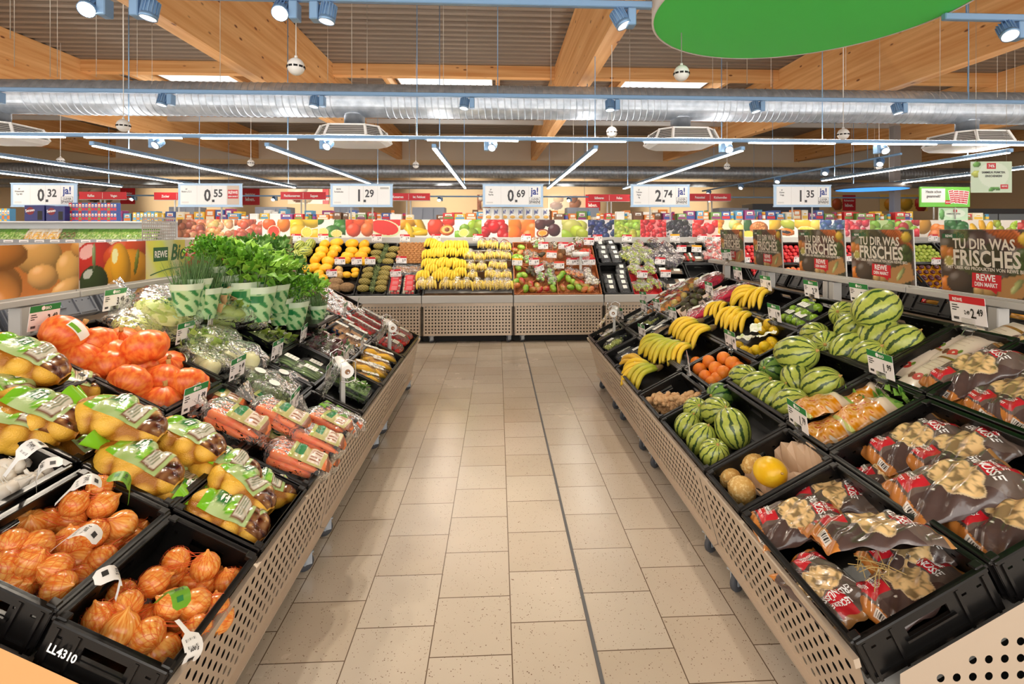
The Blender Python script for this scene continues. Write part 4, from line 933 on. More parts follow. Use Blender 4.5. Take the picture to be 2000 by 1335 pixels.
net_bag(FL, [c1(*p) for p in ((525, 300, hi+.02), (540, 395, hi), (390, 390, hi), (370, 480, lo), (250, 480, lo), (160, 500, lo), (440, 560, lo))], .039, OM, 'net of brown onions at the back of the second crate', 'onions', 'onion_net', NETO, [(72, 965, -.02, -.9, -2.4, False), (107, 985, .01, -.2, -2.5, False)], 'onion nets', 4)
net_bag(FL, [c1(*p) for p in ((640, 500, hi), (490, 545, hi), (590, 610, lo), (720, 540, lo), (770, 500, lo), (540, 680, hi-.02), (690, 590, lo), (480, 720, lo))], .039, OM, 'net of brown onions with a green ring label, second crate', 'onions', 'onion_net', NETO, [(250, 985, .01, -.2, .4, True)], 'onion nets', 5)
net_bag(FL, [c1(*p) for p in ((60, 600, hi), (190, 610, hi), (360, 590, hi-.02), (20, 720, hi-.02), (160, 690, hi), (290, 730, hi), (310, 830, hi-.01), (130, 800, lo), (420, 790, lo), (60, 800, lo), (400, 690, lo))], .039, OM, 'net of brown onions at the front of the second crate', 'onions', 'onion_net', NETO, [(100, 1075, .03, -.1, 3.3, False)], 'onion nets', 6)
NETW = mat('white_net', (236, 236, 232), .4)
net_bag(FL, [c1(*p) for p in ((110, 280, -.05), (170, 265, -.05), (235, 225, -.05), (290, 200, -.05), (60, 310, -.06))], .034, GM, 'white net with a row of garlic bulbs at left edge', 'garlic', 'garlic_net', NETW, (), 'garlic nets', 7, 'garlic_bulb')
net_bag(FL, [c1(*p) for p in ((20, 200, -.05), (80, 190, -.05), (125, 200, -.08), (30, 250, -.07), (-20, 240, -.06), (10, 330, -.07))], .034, GM, 'white net of garlic with a paper tag at left edge', 'garlic', 'garlic_net', NETW, [(8, 930, .0, -.3, -1.8, False)], 'garlic nets', 8, 'garlic_bulb')

# potato bags
def potato_bag(seed):
    r = np.random.RandomState(seed); t = empty('potato_bag')
    nu, nv = 56, 64; th = np.linspace(0, 2*PI, nu, endpoint=False)[:, None]; v = np.linspace(0, 1, nv)[None]
    pr = np.clip(np.sin(PI*np.clip(v, .02, .98)), 0, 1)**.45
    X = (.165-.33*v)*np.ones_like(th); wid = .098*pr*(1+.06*np.sin(v*9+seed)); hh = .06*pr
    Y = wid*np.sign(np.cos(th))*np.abs(np.cos(th))**.75; Z = hh*np.sign(np.sin(th))*np.abs(np.sin(th))**.85
    P = np.stack([X, Y, Z], -1); d = np.zeros((nu, nv)); sh = np.zeros((nu, nv))
    for k in range(24):
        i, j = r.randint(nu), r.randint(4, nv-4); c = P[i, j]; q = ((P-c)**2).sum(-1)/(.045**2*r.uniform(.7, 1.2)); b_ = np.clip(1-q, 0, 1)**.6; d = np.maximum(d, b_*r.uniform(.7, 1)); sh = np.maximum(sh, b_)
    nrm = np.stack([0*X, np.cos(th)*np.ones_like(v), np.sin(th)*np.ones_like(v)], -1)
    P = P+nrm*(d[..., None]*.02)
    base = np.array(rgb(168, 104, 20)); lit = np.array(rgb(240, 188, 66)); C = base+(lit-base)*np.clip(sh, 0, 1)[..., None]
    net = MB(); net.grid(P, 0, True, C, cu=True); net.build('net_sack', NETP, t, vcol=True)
    # printed film band over the top, a separate sheet
    ti = [i for i in range(nu) if .25*PI < th[i, 0] < .80*PI]; vj = range(int(nv*.14), int(nv*.985))
    Q = (P+nrm*.0025)[np.ix_(ti, vj)]; A = np.linspace(0, 1, len(ti))[:, None]*np.ones((1, len(vj))); B = np.linspace(0, 1, len(vj))[None]*np.ones((len(ti), 1))
    c = np.tile(np.array(rgb(174, 198, 134)), (*A.shape, 1)); mot = noise3(Q, 60, seed)
    c += (mot*.08)[..., None]
    def setc(mask, col): c[mask] = np.array(rgb(*col))
    setc(B < .14, (118, 190, 36)); setc((B > .16) & (B < .36) & (A > .3) & (A < .95) & (abs(A-.62+(B-.26)*.5) < .22), (34, 120, 52))
    setc(((A-.35)**2/.03+(B-.42)**2/.006) < 1, (96, 172, 30)); setc(((A-.35)**2/.016+(B-.42)**2/.003) < 1, (150, 206, 70))
    fr = (abs(A-.5) < .36) & (abs(B-.58) < .105); setc(fr, (120, 76, 56)); fr = (abs(A-.5) < .31) & (abs(B-.58) < .085); setc(fr, (214, 208, 190)); setc(fr & (np.sin(B*150) > .5) & (A > .25) & (A < .72), (120, 130, 100))
    br = B > .74; pm = noise3(Q, 130, seed+5); c[br] = (np.array(rgb(112, 66, 38))+np.clip(pm, -.6, 1)[..., None]*np.array((.22, .14, .06)))[br]; setc((B > .74) & (pm > .75), (206, 160, 100))
    q = MB(); q.grid(Q, 0, True, np.clip(c, 0, 1)); 
    def onb(a, b): 
        i = min(len(ti)-1, max(0, int(a*(len(ti)-1)))); j = min(len(vj)-1, max(0, int(b*(len(vj)-1)))); p = Q[i, j]; return (p[0], p[1], p[2]+.002)
    q.add([(0, 0, 0)], [], 1)
    for s_, bb in (('Speise-', .21), ('kartoffeln', .29)):
        q.text(s_, 1, Matrix(), 1, fn=lambda x, y: onb(.62-x*.115, bb-y*.075+.05))
    q.build('printed_film', [FILMP, WPRINT], t, vcol=True)
    q = MB(); rows = []
    for i in range(5):
        f = i/4; w = .03+.035*f; rows.append([(.15+.07*f, w*math.sin(s_), .012+.02*f+.016*math.cos(s_*3)*f) for s_ in np.linspace(-1.3, 1.3, 14)])
    q.grid(rows, 0, True); q.build('gathered_end', mat('bright_green_film', (128, 200, 30), .3, coat=.5), t)
    return t
PB = [(45, 705, .07, .15, 1.05), (18, 775, .0, -.3, .95), (128, 752, -.01, .7, .9), (75, 812, .05, .1, 1), (235, 822, .09, .1, 1.05), (160, 868, -.05, -.2, .85), (368, 862, .06, -.15, .98), (272, 912, .04, .05, .98), (335, 948, -.05, -.2, .95), (440, 915, .02, .1, .95), (472, 955, .03, -.25, .95), (372, 985, -.03, .2, .95), (440, 1012, .0, .15, .95), (556, 972, -.02, .3, .85), (516, 1040, -.01, -.35, .9), (20, 835, .02, .4, 1), (292, 850, -.04, .2, .9)]
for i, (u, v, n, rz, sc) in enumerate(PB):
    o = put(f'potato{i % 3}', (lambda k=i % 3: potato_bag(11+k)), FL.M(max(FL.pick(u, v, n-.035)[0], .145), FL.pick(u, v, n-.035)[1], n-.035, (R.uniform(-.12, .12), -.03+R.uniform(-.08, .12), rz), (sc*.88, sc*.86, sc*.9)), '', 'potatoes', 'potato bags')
    later(o, 'yellow netted potato bag with printed film', 'in the upper heap' if v < 860 else 'in the middle of the heap' if v < 935 else 'in the lowest rows', 'potatoes', 'potato bags')

# pumpkins
PUM = bpy.data.materials.new('pumpkin_skin'); PUM.use_nodes = True; streak_mat(PUM, (226, 88, 34), (244, 138, 58), .36, 4)
def pumpkin(st):
    t = empty('pumpkin'); q = MB()
    q.lathe([(.012, -.058), (.03, -.068), (.058, -.058), (.082, -.03), (.09, -.002), (.084, .026), (.062, .05), (.036, .064), (.018, .070), (.008, .072)], 40, ribs=(12, .026))
    q.build('body', PUM, t)
    MB().tube([(0, 0, .066), (.002, .001, .08), (.008, .003, .092)], [.012, .009, .011], 8).build('stem', STEM, t)
    if st:
        q = MB(); Mq = xf(rot=(0, .95, st))
        q.grid([[((.088+.004)*math.cos(a)*math.cos(b_)*1.0, .09*math.cos(a)*math.sin(b_), .078*math.sin(a)) for b_ in np.linspace(-.5, .5, 8)] for a in np.linspace(-.28, .28, 6)], 0, M=xf(rot=(0, -.3, st)))
        q.grid([[((.089+.004)*math.cos(a)*math.cos(b_), .09*math.cos(a)*math.sin(b_), .079*math.sin(a)) for b_ in np.linspace(-.45, .1, 6)] for a in np.linspace(-.22, -.03, 4)], 1, M=xf(rot=(0, -.3, st)))
        q.build('sticker', [STK, STKG], t)
    return t
for i, (u, v, n, rx, ry, rz, sc, st) in enumerate(((126, 655, .04, .9, -.2, 0, 1.05, 1), (184, 671, .02, 1.1, .5, 1, .95, 0), (236, 668, -.02, .3, .3, 2, .92, 0), (283, 678, .075, .2, .9, 0, 1.08, 2), (216, 693, .0, .5, .5, .5, .96, 0), (149, 699, -.02, .3, .4, 1, .98, 0), (210, 720, -.03, 1.4, .3, .8, .97, 0), (273, 721, -.03, .9, .7, 0, .88, 3), (328, 714, -.05, .2, .5, 2, .9, 1), (318, 741, .0, .4, .35, 0, .95, 0), (252, 750, -.01, 1.3, -.3, .3, .97, 2), (366, 752, .01, 1.0, .6, .2, 1.0, 0), (312, 784, -.05, .1, .2, 0, .98, 0))):
    o = put(f'pump{st}', (lambda s_=st: pumpkin(s_*2.1)), FL.at(u, v, n, (rx, ry, rz), sc), '', 'pumpkin', 'orange pumpkins')
    later(o, 'orange pumpkin'+(' with a paper sticker' if st else ' without sticker'), 'in the pumpkin crate', 'pumpkin', 'orange pumpkins')

# carrots in clear bags with a printed band
CAR = mat('carrot_skin', (240, 96, 26), .4, var=(40, (240, 130, 60)))
def carrot_bag(seed, n=8):
    r = random.Random(seed); t = empty('carrot_bag')
    for i in range(n):
        y = (i % 4-1.5)*.034+r.uniform(-.006, .006); z = .022+(i//4)*.034+r.uniform(-.004, .004); L = r.uniform(.20, .25)
        q = MB(); a = r.uniform(-.06, .06)
        q.tube([(.12, y, z), (.11, y, z), (.0, y+a*.1, z+.003), (-.08, y+a*.2, z), (.12-L, y+a*.3, z-.002)], [.007, .022, .02, .015, .005], 10)
        q.build('carrot', CAR, t)
    q = MB(); nu, nv = 30, 26; rows = []
    for i in range(nu):
        a = 2*PI*i/nu; row = []
        for j in range(nv):
            f = j/(nv-1); x = .165-.33*f; e = min(1, f*7, (1-f)*6)**.5; ripple = 1+.05*math.sin(a*5+f*20+seed)+.04*math.sin(f*40+a*3)
            row.append((x, .088*e*ripple*math.copysign(abs(math.cos(a))**.6, math.cos(a)), .042+.05*e*ripple*math.copysign(abs(math.sin(a))**.7, math.sin(a))))
        rows.append(row)
    q.grid(rows, 0, True, cu=True)
    nk = []
    for i in range(6):
        f = i/5; w = .02+.05*f; nk.append([(.155+.085*f, w*math.cos(s_)*(1+.25*math.sin(6*s_)), .05+.035*f+w*.35*math.sin(s_)) for s_ in np.linspace(0, 2*PI, 24)])
    q.grid(nk, 0, True); q.build('clear_bag', BAGF, t)
    q = MB(); ti = range(4, 12); Pn = np.array(rows)[np.ix_(list(ti), list(range(9, 24)))]; Pn[..., 2] += .003; A = np.linspace(0, 1, len(ti))[:, None]*np.ones((1, 15)); B = np.linspace(0, 1, 15)[None]*np.ones((len(ti), 1))
    Pn = np.array(rows)[4:12, 9:25]; Pn = Pn+np.array((0, 0, .003))
    # finer colours by upsampling the band
    m_ = 5; I = np.linspace(0, Pn.shape[0]-1, Pn.shape[0]*m_); J = np.linspace(0, Pn.shape[1]-1, Pn.shape[1]*m_)
    def up(P):
        i0 = np.clip(I.astype(int), 0, P.shape[0]-2); fi = (I-i0)[:, None, None]; P1 = P[i0]*(1-fi)+P[i0+1]*fi
        j0 = np.clip(J.astype(int), 0, P.shape[1]-2); fj = (J-j0)[None, :, None]; return P1[:, j0]*(1-fj)+P1[:, j0+1]*fj
    Q = up(Pn); A = np.linspace(0, 1, Q.shape[0])[:, None]*np.ones((1, Q.shape[1])); B = np.linspace(0, 1, Q.shape[1])[None]*np.ones((Q.shape[0], 1))
    c = np.tile(np.array(rgb(186, 178, 120)), (*A.shape, 1))
    c[(B < .3) & (A > .35)] = rgb(30, 122, 66); c[(B < .1)] = rgb(168, 176, 96)
    c[(B > .42) & (B < .72) & (A > .15) & (A < .9)] = rgb(224, 206, 190); k_ = (B > .46) & (B < .70) & (np.sin(A*46) > .3) & (A > .2) & (A < .8); c[k_] = rgb(150, 96, 70)
    c[B > .82] = rgb(150, 88, 60); pm = noise3(Q, 90, seed) > .4; c[(B > .8) & pm] = rgb(226, 120, 60)
    q.grid(Q, 0, True, c); q.build('label_band', FILMP, t, vcol=True)
    return t
for i, (u, v, n, rz, ry, sc) in enumerate(((452, 838, .045, .1, -.05, 1.0), (540, 828, .05, .05, -.05, 1.0), (572, 915, .0, .1, 0, 1.02), (612, 872, .03, .1, 0, .95), (636, 838, .015, -.1, .05, .9), (420, 790, -.04, .2, 0, .95), (500, 800, -.05, .0, 0, .95), (530, 875, -.05, .1, 0, .95), (600, 905, -.08, .1, 0, .95))):
    o = put(f'carrots{i % 3}', (lambda k=i % 3: carrot_bag(5+k)), FL.at(u, v, n-.06, (0, ry, rz), sc*.94), '', 'carrots', 'carrot bags')
    later(o, 'clear bag of orange carrots with printed band', 'in the upper carrot heap' if v < 845 else 'in the lower carrot crate', 'carrots', 'carrot bags')
def small_carrots():
    t = empty('carrot_bag'); q = MB(); r = random.Random(3)
    for k in range(9): q.tube([(.05, -.04+.01*k, .02+r.uniform(0, .02)), (-.06, -.04+.01*k+r.uniform(-.01, .01), .02+r.uniform(0, .02))], [.012, .006], 8)
    q.build('carrots', CAR, t)
    q = MB(); filmbag(q, (.085, .055, .035), 4, M=xf((0, 0, .03))); q.build('clear_bag', BAGF, t)
    q = MB(); q.box(.03, .07, -.045, .045, .05, .058, b=.003); q.build('label', STKG, t)
    return t
for u, v, n in ((642, 815, -.06), (664, 824, -.06), (683, 832, -.06), (668, 843, -.06)):
    later(put('scarrot', small_carrots, FL.at(u, v, n, (0, 0, R.uniform(-.2, .2))), '', 'carrots', 'small carrot packs'), 'small pack of baby carrots with green label', 'in the lowest carrot crate', 'carrots', 'small carrot packs')

# leafy bags
LETC = [rgb(186, 200, 96), rgb(160, 182, 70), rgb(206, 214, 130)]
def ruffle(q, r, n, cols, seed, M=None, m=0):
    rr = random.Random(seed)
    for i in range(n):
        d = sphere_pts(9, 6)*0
        a0, b0 = rr.uniform(0, 2*PI), rr.uniform(-.2, 1.3); w = rr.uniform(.7, 1.1); rows = []
        for s_ in np.linspace(-w, w, 11):
            row = []
            for t_ in np.linspace(-.6, .6, 8):
                a, b_ = a0+s_/max(.5, math.cos(b0)), b0+t_; k = 1+.06*math.sin(s_*14+i)*abs(t_+.6)+.04*math.sin(t_*11+s_*6)+.02*(i % 4)
                row.append((r[0]*k*math.cos(b_)*math.cos(a), r[1]*k*math.cos(b_)*math.sin(a), r[2]*k*math.sin(b_)))
            rows.append(row)
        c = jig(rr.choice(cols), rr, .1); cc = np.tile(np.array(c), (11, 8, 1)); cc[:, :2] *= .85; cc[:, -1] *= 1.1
        q.grid(rows, m, True, np.clip(cc, 0, 1), M)
def lettuce_bag(seed):
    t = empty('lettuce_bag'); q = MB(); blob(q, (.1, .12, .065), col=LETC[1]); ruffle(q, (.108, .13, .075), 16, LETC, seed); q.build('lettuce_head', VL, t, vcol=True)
    q = MB(); filmbag(q, (.15, .16, .095), seed, neck=(.1, .06), lump=.09); q.build('clear_bag', FILM, t)
    return t
for i, (u, v, n, rz, sc) in enumerate(((322, 612, .06, .3, 1.25), (268, 640, .0, -.4, .85), (338, 645, -.01, 1.2, .9), (400, 610, .05, -.6, 1.0))):
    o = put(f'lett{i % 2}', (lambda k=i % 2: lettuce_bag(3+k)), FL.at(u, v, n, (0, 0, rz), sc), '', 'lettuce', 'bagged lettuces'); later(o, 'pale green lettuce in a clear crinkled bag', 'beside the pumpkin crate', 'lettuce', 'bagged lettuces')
TANC = [rgb(222, 190, 140), rgb(206, 170, 118), rgb(226, 200, 156)]
def heart_pack(seed):
    t = empty('lettuce_heart_pack'); q = MB(); r = random.Random(seed)
    for k in range(3):
        blob(q, (.11, .04, .04), lump=.06, seed=k, col=rgb(140, 160, 60), M=xf((0, (k-1)*.055, 0)))
        leaves(q, (-.0, (k-1)*.055, .01), (.11, .045, .045), 26, .05, [rgb(120, 150, 50), rgb(160, 176, 80)], seed+k)
    q.build('lettuce_hearts', VL, t, vcol=True)
    q = MB(); leaves(q, (.03, 0, .035), (.11, .1, .03), 26, .08, TANC, seed+9, up=1.2); q.build('dry_outer_leaves', VL, t, vcol=True)
    q = MB(); filmbag(q, (.15, .11, .065), seed, lump=.1); q.build('clear_bag', FILM, t)
    return t
for u, v, n, rz in ((438, 600, .13, .3), (470, 612, .09, .0), (420, 612, .08, .5)): later(put('heart', lambda: heart_pack(4), FL.at(u, v, n, (0, .15, rz), 1.2), '', 'lettuce', 'lettuce heart packs'), 'clear pack of tan-leaved lettuce hearts', 'in front of the herbs', 'lettuce', 'lettuce heart packs')
def kohl_bag(seed):
    t = empty('kohlrabi_bag'); q = MB(); r = random.Random(seed)
    for k in range(2): blob(q, (.05, .055, .05), lump=.05, f=5, seed=seed+k, col=rgb(206, 204, 150), M=xf((-.05+.07*k, .03-.05*k, .0)))
    for k in range(8): q.tube([(-.02, r.uniform(-.03, .03), .03), (.06, r.uniform(-.05, .05), .04), (.13, r.uniform(-.06, .06), .03)], [.006, .007, .004], 6, col=jig(rgb(196, 208, 130), r, .1))
    leaves(q, (.1, 0, .02), (.06, .07, .03), 22, .05, [rgb(120, 160, 60), rgb(160, 186, 90)], seed); q.build('kohlrabi', VP, t, vcol=True)
    q = MB(); filmbag(q, (.15, .1, .075), seed, lump=.12); q.tube([(.05+.05*math.cos(a), .05*math.sin(a)+.05, .07+.01*math.sin(2*a)) for a in np.linspace(0, 5.5, 16)], .004, 6); q.build('clear_bag', FILM, t)
    return t
for i, (u, v, n, rz) in enumerate(((428, 690, .0, .2), (400, 708, -.02, -.1), (470, 695, .02, .5), (418, 665, .03, .9))): later(put(f'kohl{i % 2}', lambda: kohl_bag(6+i), FL.at(u, v, n, (0, 0, rz)), '', 'kohlrabi', 'bagged kohlrabi'), 'clear bag with pale kohlrabi and stalks', 'behind the carrot bags', 'kohlrabi', 'bagged kohlrabi')
def broc_bag():
    t = empty('broccoli_bag'); q = MB(); r = random.Random(5); blob(q, (.07, .07, .05), 24, 16, lump=.12, f=9, col=rgb(98, 120, 60))
    for k in range(90):
        d = Vector((r.gauss(0, 1), r.gauss(0, 1), abs(r.gauss(0, 1)))).normalized(); q.ball((d.x*.072, d.y*.072, d.z*.055), .013, 7, 5, 0, jig(rgb(92, 118, 56), r, .2))
    q.tube([(-.03, 0, -.01), (-.11, 0, -.02)], .022, 10, col=rgb(150, 170, 96)); q.build('broccoli', VP, t, vcol=True)
    q = MB(); filmbag(q, (.13, .1, .075), 8, lump=.12); q.build('clear_bag', FILM, t)
    q = MB(); q.add([(.03*math.cos(a), .03*math.sin(a), 0) for a in np.linspace(0, 2*PI, 17)[:-1]], [tuple(range(16))], 0, M=xf((.03, .02, .082))); q.build('label', STK, t)
    return t
for u, v, n, rz in ((508, 752, -.04, 0), (532, 772, -.05, .6), (553, 752, -.07, .2)): later(put('broc', broc_bag, FL.at(u, v, n, (0, 0, rz)), '', 'broccoli', 'bagged broccoli'), 'dark green broccoli in a clear bag', 'below the kohlrabi', 'broccoli', 'bagged broccoli')

# ------------------------------------------------------------ tray packs: tray, contents, film lid, label
TRAYB = mat('black_tray', (30, 32, 36), .35)
def fill_leaves(cols, n=40, size=.05):
    def f(q, t, a, b, h):
        leaves(q, (0, 0, h*.45), (a*.42, b*.42, h*.5), n, size, cols, 5, up=.6)
        for k in range(6): q.tube([(-a*.4, (k-2.5)*b*.13, h*.4), (a*.35, (k-2.5)*b*.12+.01, h*.5)], .007, 6, col=cols[-1])
    return f
def fill_sticks(cols, n, r_, h0=.4):
    def f(q, t, a, b, h):
        rr = random.Random(n)
        for k in range(n): y = -b*.4+b*.8*k/(n-1); q.tube([(-a*.42, y+rr.uniform(-.006, .006), h*h0), (0, y+rr.uniform(-.008, .008), h*h0+rr.uniform(0, h*.3)), (a*.42, y+rr.uniform(-.006, .006), h*h0)], [r_*.5, r_, r_*.6], 7, col=jig(rr.choice(cols), rr, .15))
    return f
def fill_balls(cols, nx, ny, r_, sq=1, name=None, stem=None):
    def f(q, t, a, b, h):
        rr = random.Random(nx*7+ny)
        for i in range(nx):
            for j in range(ny):
                c = jig(rr.choice(cols), rr, .12); p = (-a*.36+a*.72*i/max(1, nx-1)+rr.uniform(-.003, .003), -b*.34+b*.68*j/max(1, ny-1)+rr.uniform(-.003, .003), max(r_*sq, h*.4)+rr.uniform(-.003, .004))
                if name:
                    k = MB(); k.ball((0, 0, 0), (r_, r_, r_*sq), 14, 9, 0, c)
                    if stem: k.add([(.012*math.cos(x)*(1 if z % 2 else .4), .012*math.sin(x)*(1 if z % 2 else .4), r_*sq*.99+.001) for z, x in enumerate(np.linspace(0, 2*PI, 11)[:-1])], [tuple(range(10))], 0, col=stem)
                    o = k.build(name, VG, t, vcol=True); o.location = p
                else: q.ball(p, (r_, r_, r_*sq), 10, 7, 0, c)
    return f
def pack(name, a, b, h, fill, lab=(.06, .05), film=CLEARS, tray=TRAYB, labm=STK, lid=None, strip=None, cm=VG, lp=(0, 0)):
    t = empty(name)
    q = MB(); x, y = a/2, b/2; i = .008
    o_ = [(x, y), (-x, y), (-x, -y), (x, -y)]; n_ = [(x-.012, y-.012), (-x+.012, y-.012), (-x+.012, -y+.012), (x-.012, -y+.012)]
    V = [(*p, h*.55) for p in o_]+[(*p, 0) for p in n_]+[(p[0]*.97, p[1]*.97, h*.55) for p in o_]+[(*p, .004) for p in n_]
    F_ = [(k, (k+1) % 4, 4+(k+1) % 4, 4+k) for k in range(4)]+[(4, 5, 6, 7)]+[(k, 8+k, 8+(k+1) % 4, (k+1) % 4) for k in range(4)]+[(8+k, 12+k, 12+(k+1) % 4, 8+(k+1) % 4) for k in range(4)]+[(15, 14, 13, 12)]
    q.add(V, F_); q.build('tray', tray, t)
    q = MB(); fill(q, t, a, b, h)
    if q.n: q.build('contents', cm, t, vcol=True)
    q = MB(); P = []
    for u in np.linspace(-1, 1, 12): P.append([(u*x*.985, w_*y*.985, h*.56+(h*.5)*(1-abs(u)**5)*(1-abs(w_)**5)+.002*math.sin(u*9+w_*7)) for w_ in np.linspace(-1, 1, 10)])
    q.grid(P); q.build('film_lid', film, t)
    if lab:
        q = MB(); label_patch(q, lab[1], lab[0], xf((lp[0], lp[1], h*1.06+.003)), 0, 3, 1); q.build('label', [labm, GREYM], t)
    return t
GRN = [rgb(110, 140, 40), rgb(140, 164, 60), rgb(90, 120, 40), rgb(170, 190, 100)]; BEAN = [rgb(96, 134, 56), rgb(120, 156, 80), rgb(150, 180, 110)]
RD = [rgb(206, 40, 34), rgb(190, 30, 30)]
PACKS = {
 'celery': lambda: pack('celery_pack', .2, .14, .06, fill_leaves(GRN, 50), (.08, .05)),
 'bean': lambda: pack('bean_pack', .2, .14, .05, fill_sticks(BEAN, 16, .006), (.085, .055), tray=CLEARS),
 'greens': lambda: pack('greens_pack', .2, .14, .05, fill_leaves([rgb(76, 120, 50), rgb(110, 150, 70), rgb(140, 176, 96)], 60, .04), (.07, .05), tray=CLEARS),
 'corn': lambda: pack('corn_pack', .2, .13, .055, fill_sticks([rgb(232, 180, 60), rgb(226, 166, 50)], 3, .024, .5), (.13, .035), tray=CLEARS),
 'mushroom': lambda: pack('mushroom_pack', .19, .14, .065, fill_balls([rgb(206, 158, 110), rgb(190, 138, 90), rgb(222, 184, 140)], 4, 3, .026, .8), (.11, .045), tray=mat('blue_tray', (60, 90, 130), .4)),
 'tomato': lambda: pack('tomato_pack', .15, .12, .06, fill_balls(RD, 3, 2, .027, .9, 'tomato', rgb(70, 120, 40)), (.1, .03), tray=mat('green_tray', (110, 130, 70), .5)),
 'tomato_clear': lambda: pack('tomato_pack', .15, .12, .06, fill_balls(RD, 3, 3, .024, .9, 'tomato', rgb(70, 120, 40)), (.05, .05), tray=CLEARS),
 'grape': lambda: pack('grape_pack', .19, .12, .07, fill_balls([rgb(176, 186, 80), rgb(196, 200, 100)], 7, 5, .013), (.06, .05), tray=CLEARS),
 'blue': lambda: pack('blueberry_pack', .13, .1, .05, fill_balls([rgb(50, 60, 90), rgb(40, 48, 74)], 8, 6, .0075), (.06, .045), tray=CLEARS),
 'dark': lambda: pack('dark_wrapped_pack', .2, .11, .05, fill_sticks([rgb(150, 120, 90), rgb(60, 50, 46), rgb(190, 160, 130)], 6, .012), (.09, .045)),
 'lime': lambda: pack('lime_pack', .19, .12, .05, fill_balls([rgb(150, 186, 50), rgb(130, 170, 40)], 3, 2, .028, 1, 'lime'), (.1, .04)),
 'shrooms': lambda: pack('mushroom_pack', .19, .13, .06, fill_balls([rgb(226, 214, 196), rgb(206, 180, 150)], 4, 3, .024, .8), (.07, .05)),
 'apple': lambda: pack('apple_pack', .2, .14, .07, fill_balls([rgb(214, 70, 50), rgb(226, 150, 70), rgb(206, 50, 50)], 3, 2, .034, .9, 'apple'), (.06, .05), tray=mat('card_tray', (214, 196, 160), .7)),
 'pear': lambda: pack('apple_pack', .2, .14, .07, fill_balls([rgb(226, 196, 110), rgb(230, 150, 80)], 3, 2, .034, .9, 'apple'), (.06, .05), tray=mat('card_tray2', (214, 196, 160), .7)),
 'currant': lambda: pack('berry_pack', .19, .15, .07, fill_balls([rgb(36, 38, 48), rgb(56, 56, 66)], 9, 7, .009), (.06, .055)),
 'red': lambda: pack('red_pack', .19, .18, .05, fill_balls([rgb(200, 40, 40), rgb(220, 200, 170)], 5, 4, .02), (.1, .11), labm=mat('red_label', (206, 40, 52), .4)),
}
def packs(F, kind, pts, what, where, cat, n=-.1, sc=1, rz=0, jit=.08, grp=None):
    for p in pts:
        nn = p[2] if len(p) > 2 else n; s_, y_ = F.pick(p[0], p[1], nn)
        if F is not FB: s_, y_ = max(s_, .1+.035*abs(math.cos(rz))), min(y_, 5.0)
        o = put('pack_'+kind, PACKS[kind], F.M(s_, y_, nn, (0, 0, rz+R.uniform(-jit, jit)), sc), '', cat, grp or what+'s')
        later(o, what, where, cat, grp or f'{what}s {where}')
packs(FL, 'celery', ((500, 645), (518, 638), (520, 668), (535, 678), (475, 658), (548, 668, -.06), (505, 660, -.05)), 'tray pack of leafy green celery', 'below the herb pots', 'vegetables')
packs(FL, 'bean', ((562, 712, -.07), (600, 733, -.07), (575, 728, -.1), (610, 722, -.1)), 'clear pack of green beans', 'beside the broccoli crate', 'vegetables')
packs(FL, 'greens', ((702, 755), (690, 772), (720, 748), (668, 752), (705, 768, -.06)), 'clear pack of leafy greens', 'beside the near bag roll', 'vegetables')
packs(FL, 'corn', ((722, 707, -.07), (742, 718, -.06), (735, 735, -.08), (752, 738, -.08), (765, 712, -.1), (705, 722, -.06), (718, 690, -.06), (747, 700, -.06), (726, 748, -.09)), 'clear pack of yellow corn cobs', 'at the aisle edge', 'vegetables', rz=.5)
packs(FL, 'mushroom', ((660, 648, -.06), (672, 640, -.06), (685, 652, -.06), (698, 660, -.06), (680, 672, -.08), (695, 676, -.08)), 'tray pack of brown mushrooms', 'beside the tomato packs', 'mushrooms')
packs(FL, 'tomato', [(690+k*10+j*16, 636-k*9+j*9, -.05) for k in range(3) for j in range(3)]+[(725, 608, -.05), (738, 616, -.05), (752, 626, -.05)], 'tray pack of red tomatoes', 'in the middle far crate', 'tomatoes', sc=1.05)
packs(FL, 'tomato_clear', ((752, 676, -.06), (768, 684, -.06), (785, 690, -.06), (770, 664, -.06), (786, 672, -.06), (802, 678, -.06), (782, 652, -.06), (796, 660, -.06), (810, 662, -.06)), 'clear pack of red tomatoes', 'at the far aisle corner', 'tomatoes', sc=1.1)
# beetroot bags, radish bags, cucumbers
def beet_bag(seed):
    t = empty('beetroot_bag'); q = MB(); r = random.Random(seed)
    for k in range(5): q.ball((r.uniform(-.05, .05), r.uniform(-.06, .06), r.uniform(-.01, .02)), .034, 12, 8, 0, jig(rgb(96, 40, 44), r, .2))
    leaves(q, (0, 0, .02), (.1, .09, .04), 30, .05, [rgb(80, 110, 60), rgb(120, 60, 66), rgb(150, 150, 120)], seed); q.build('beetroots', VP, t, vcol=True)
    q = MB(); filmbag(q, (.14, .11, .065), seed); q.build('clear_bag', FILM, t)
    return t
for u, v, n in ((630, 668, -.03), (655, 680, -.02), (645, 702, -.06), (612, 680, -.08)): later(put('beet', lambda: beet_bag(3), FL.at(u, v, n, (0, 0, R.uniform(-.5, .5))), '', 'beetroot', 'bagged beetroot'), 'clear bag of dark red beetroots with leaves', 'behind the corn packs', 'beetroot', 'bagged beetroot')
def radish_bag(seed, cols):
    t = empty('radish_bag'); q = MB(); r = random.Random(seed)
    for k in range(16): q.ball((r.uniform(-.09, .09), r.uniform(-.07, .07), r.uniform(-.015, .03)), r.uniform(.018, .026), 10, 7, 0, jig(r.choice(cols), r, .15))
    q.build('radishes', VG, t, vcol=True); q = MB(); filmbag(q, (.13, .1, .06), seed, lump=.13); q.build('clear_bag', FILM, t)
    return t
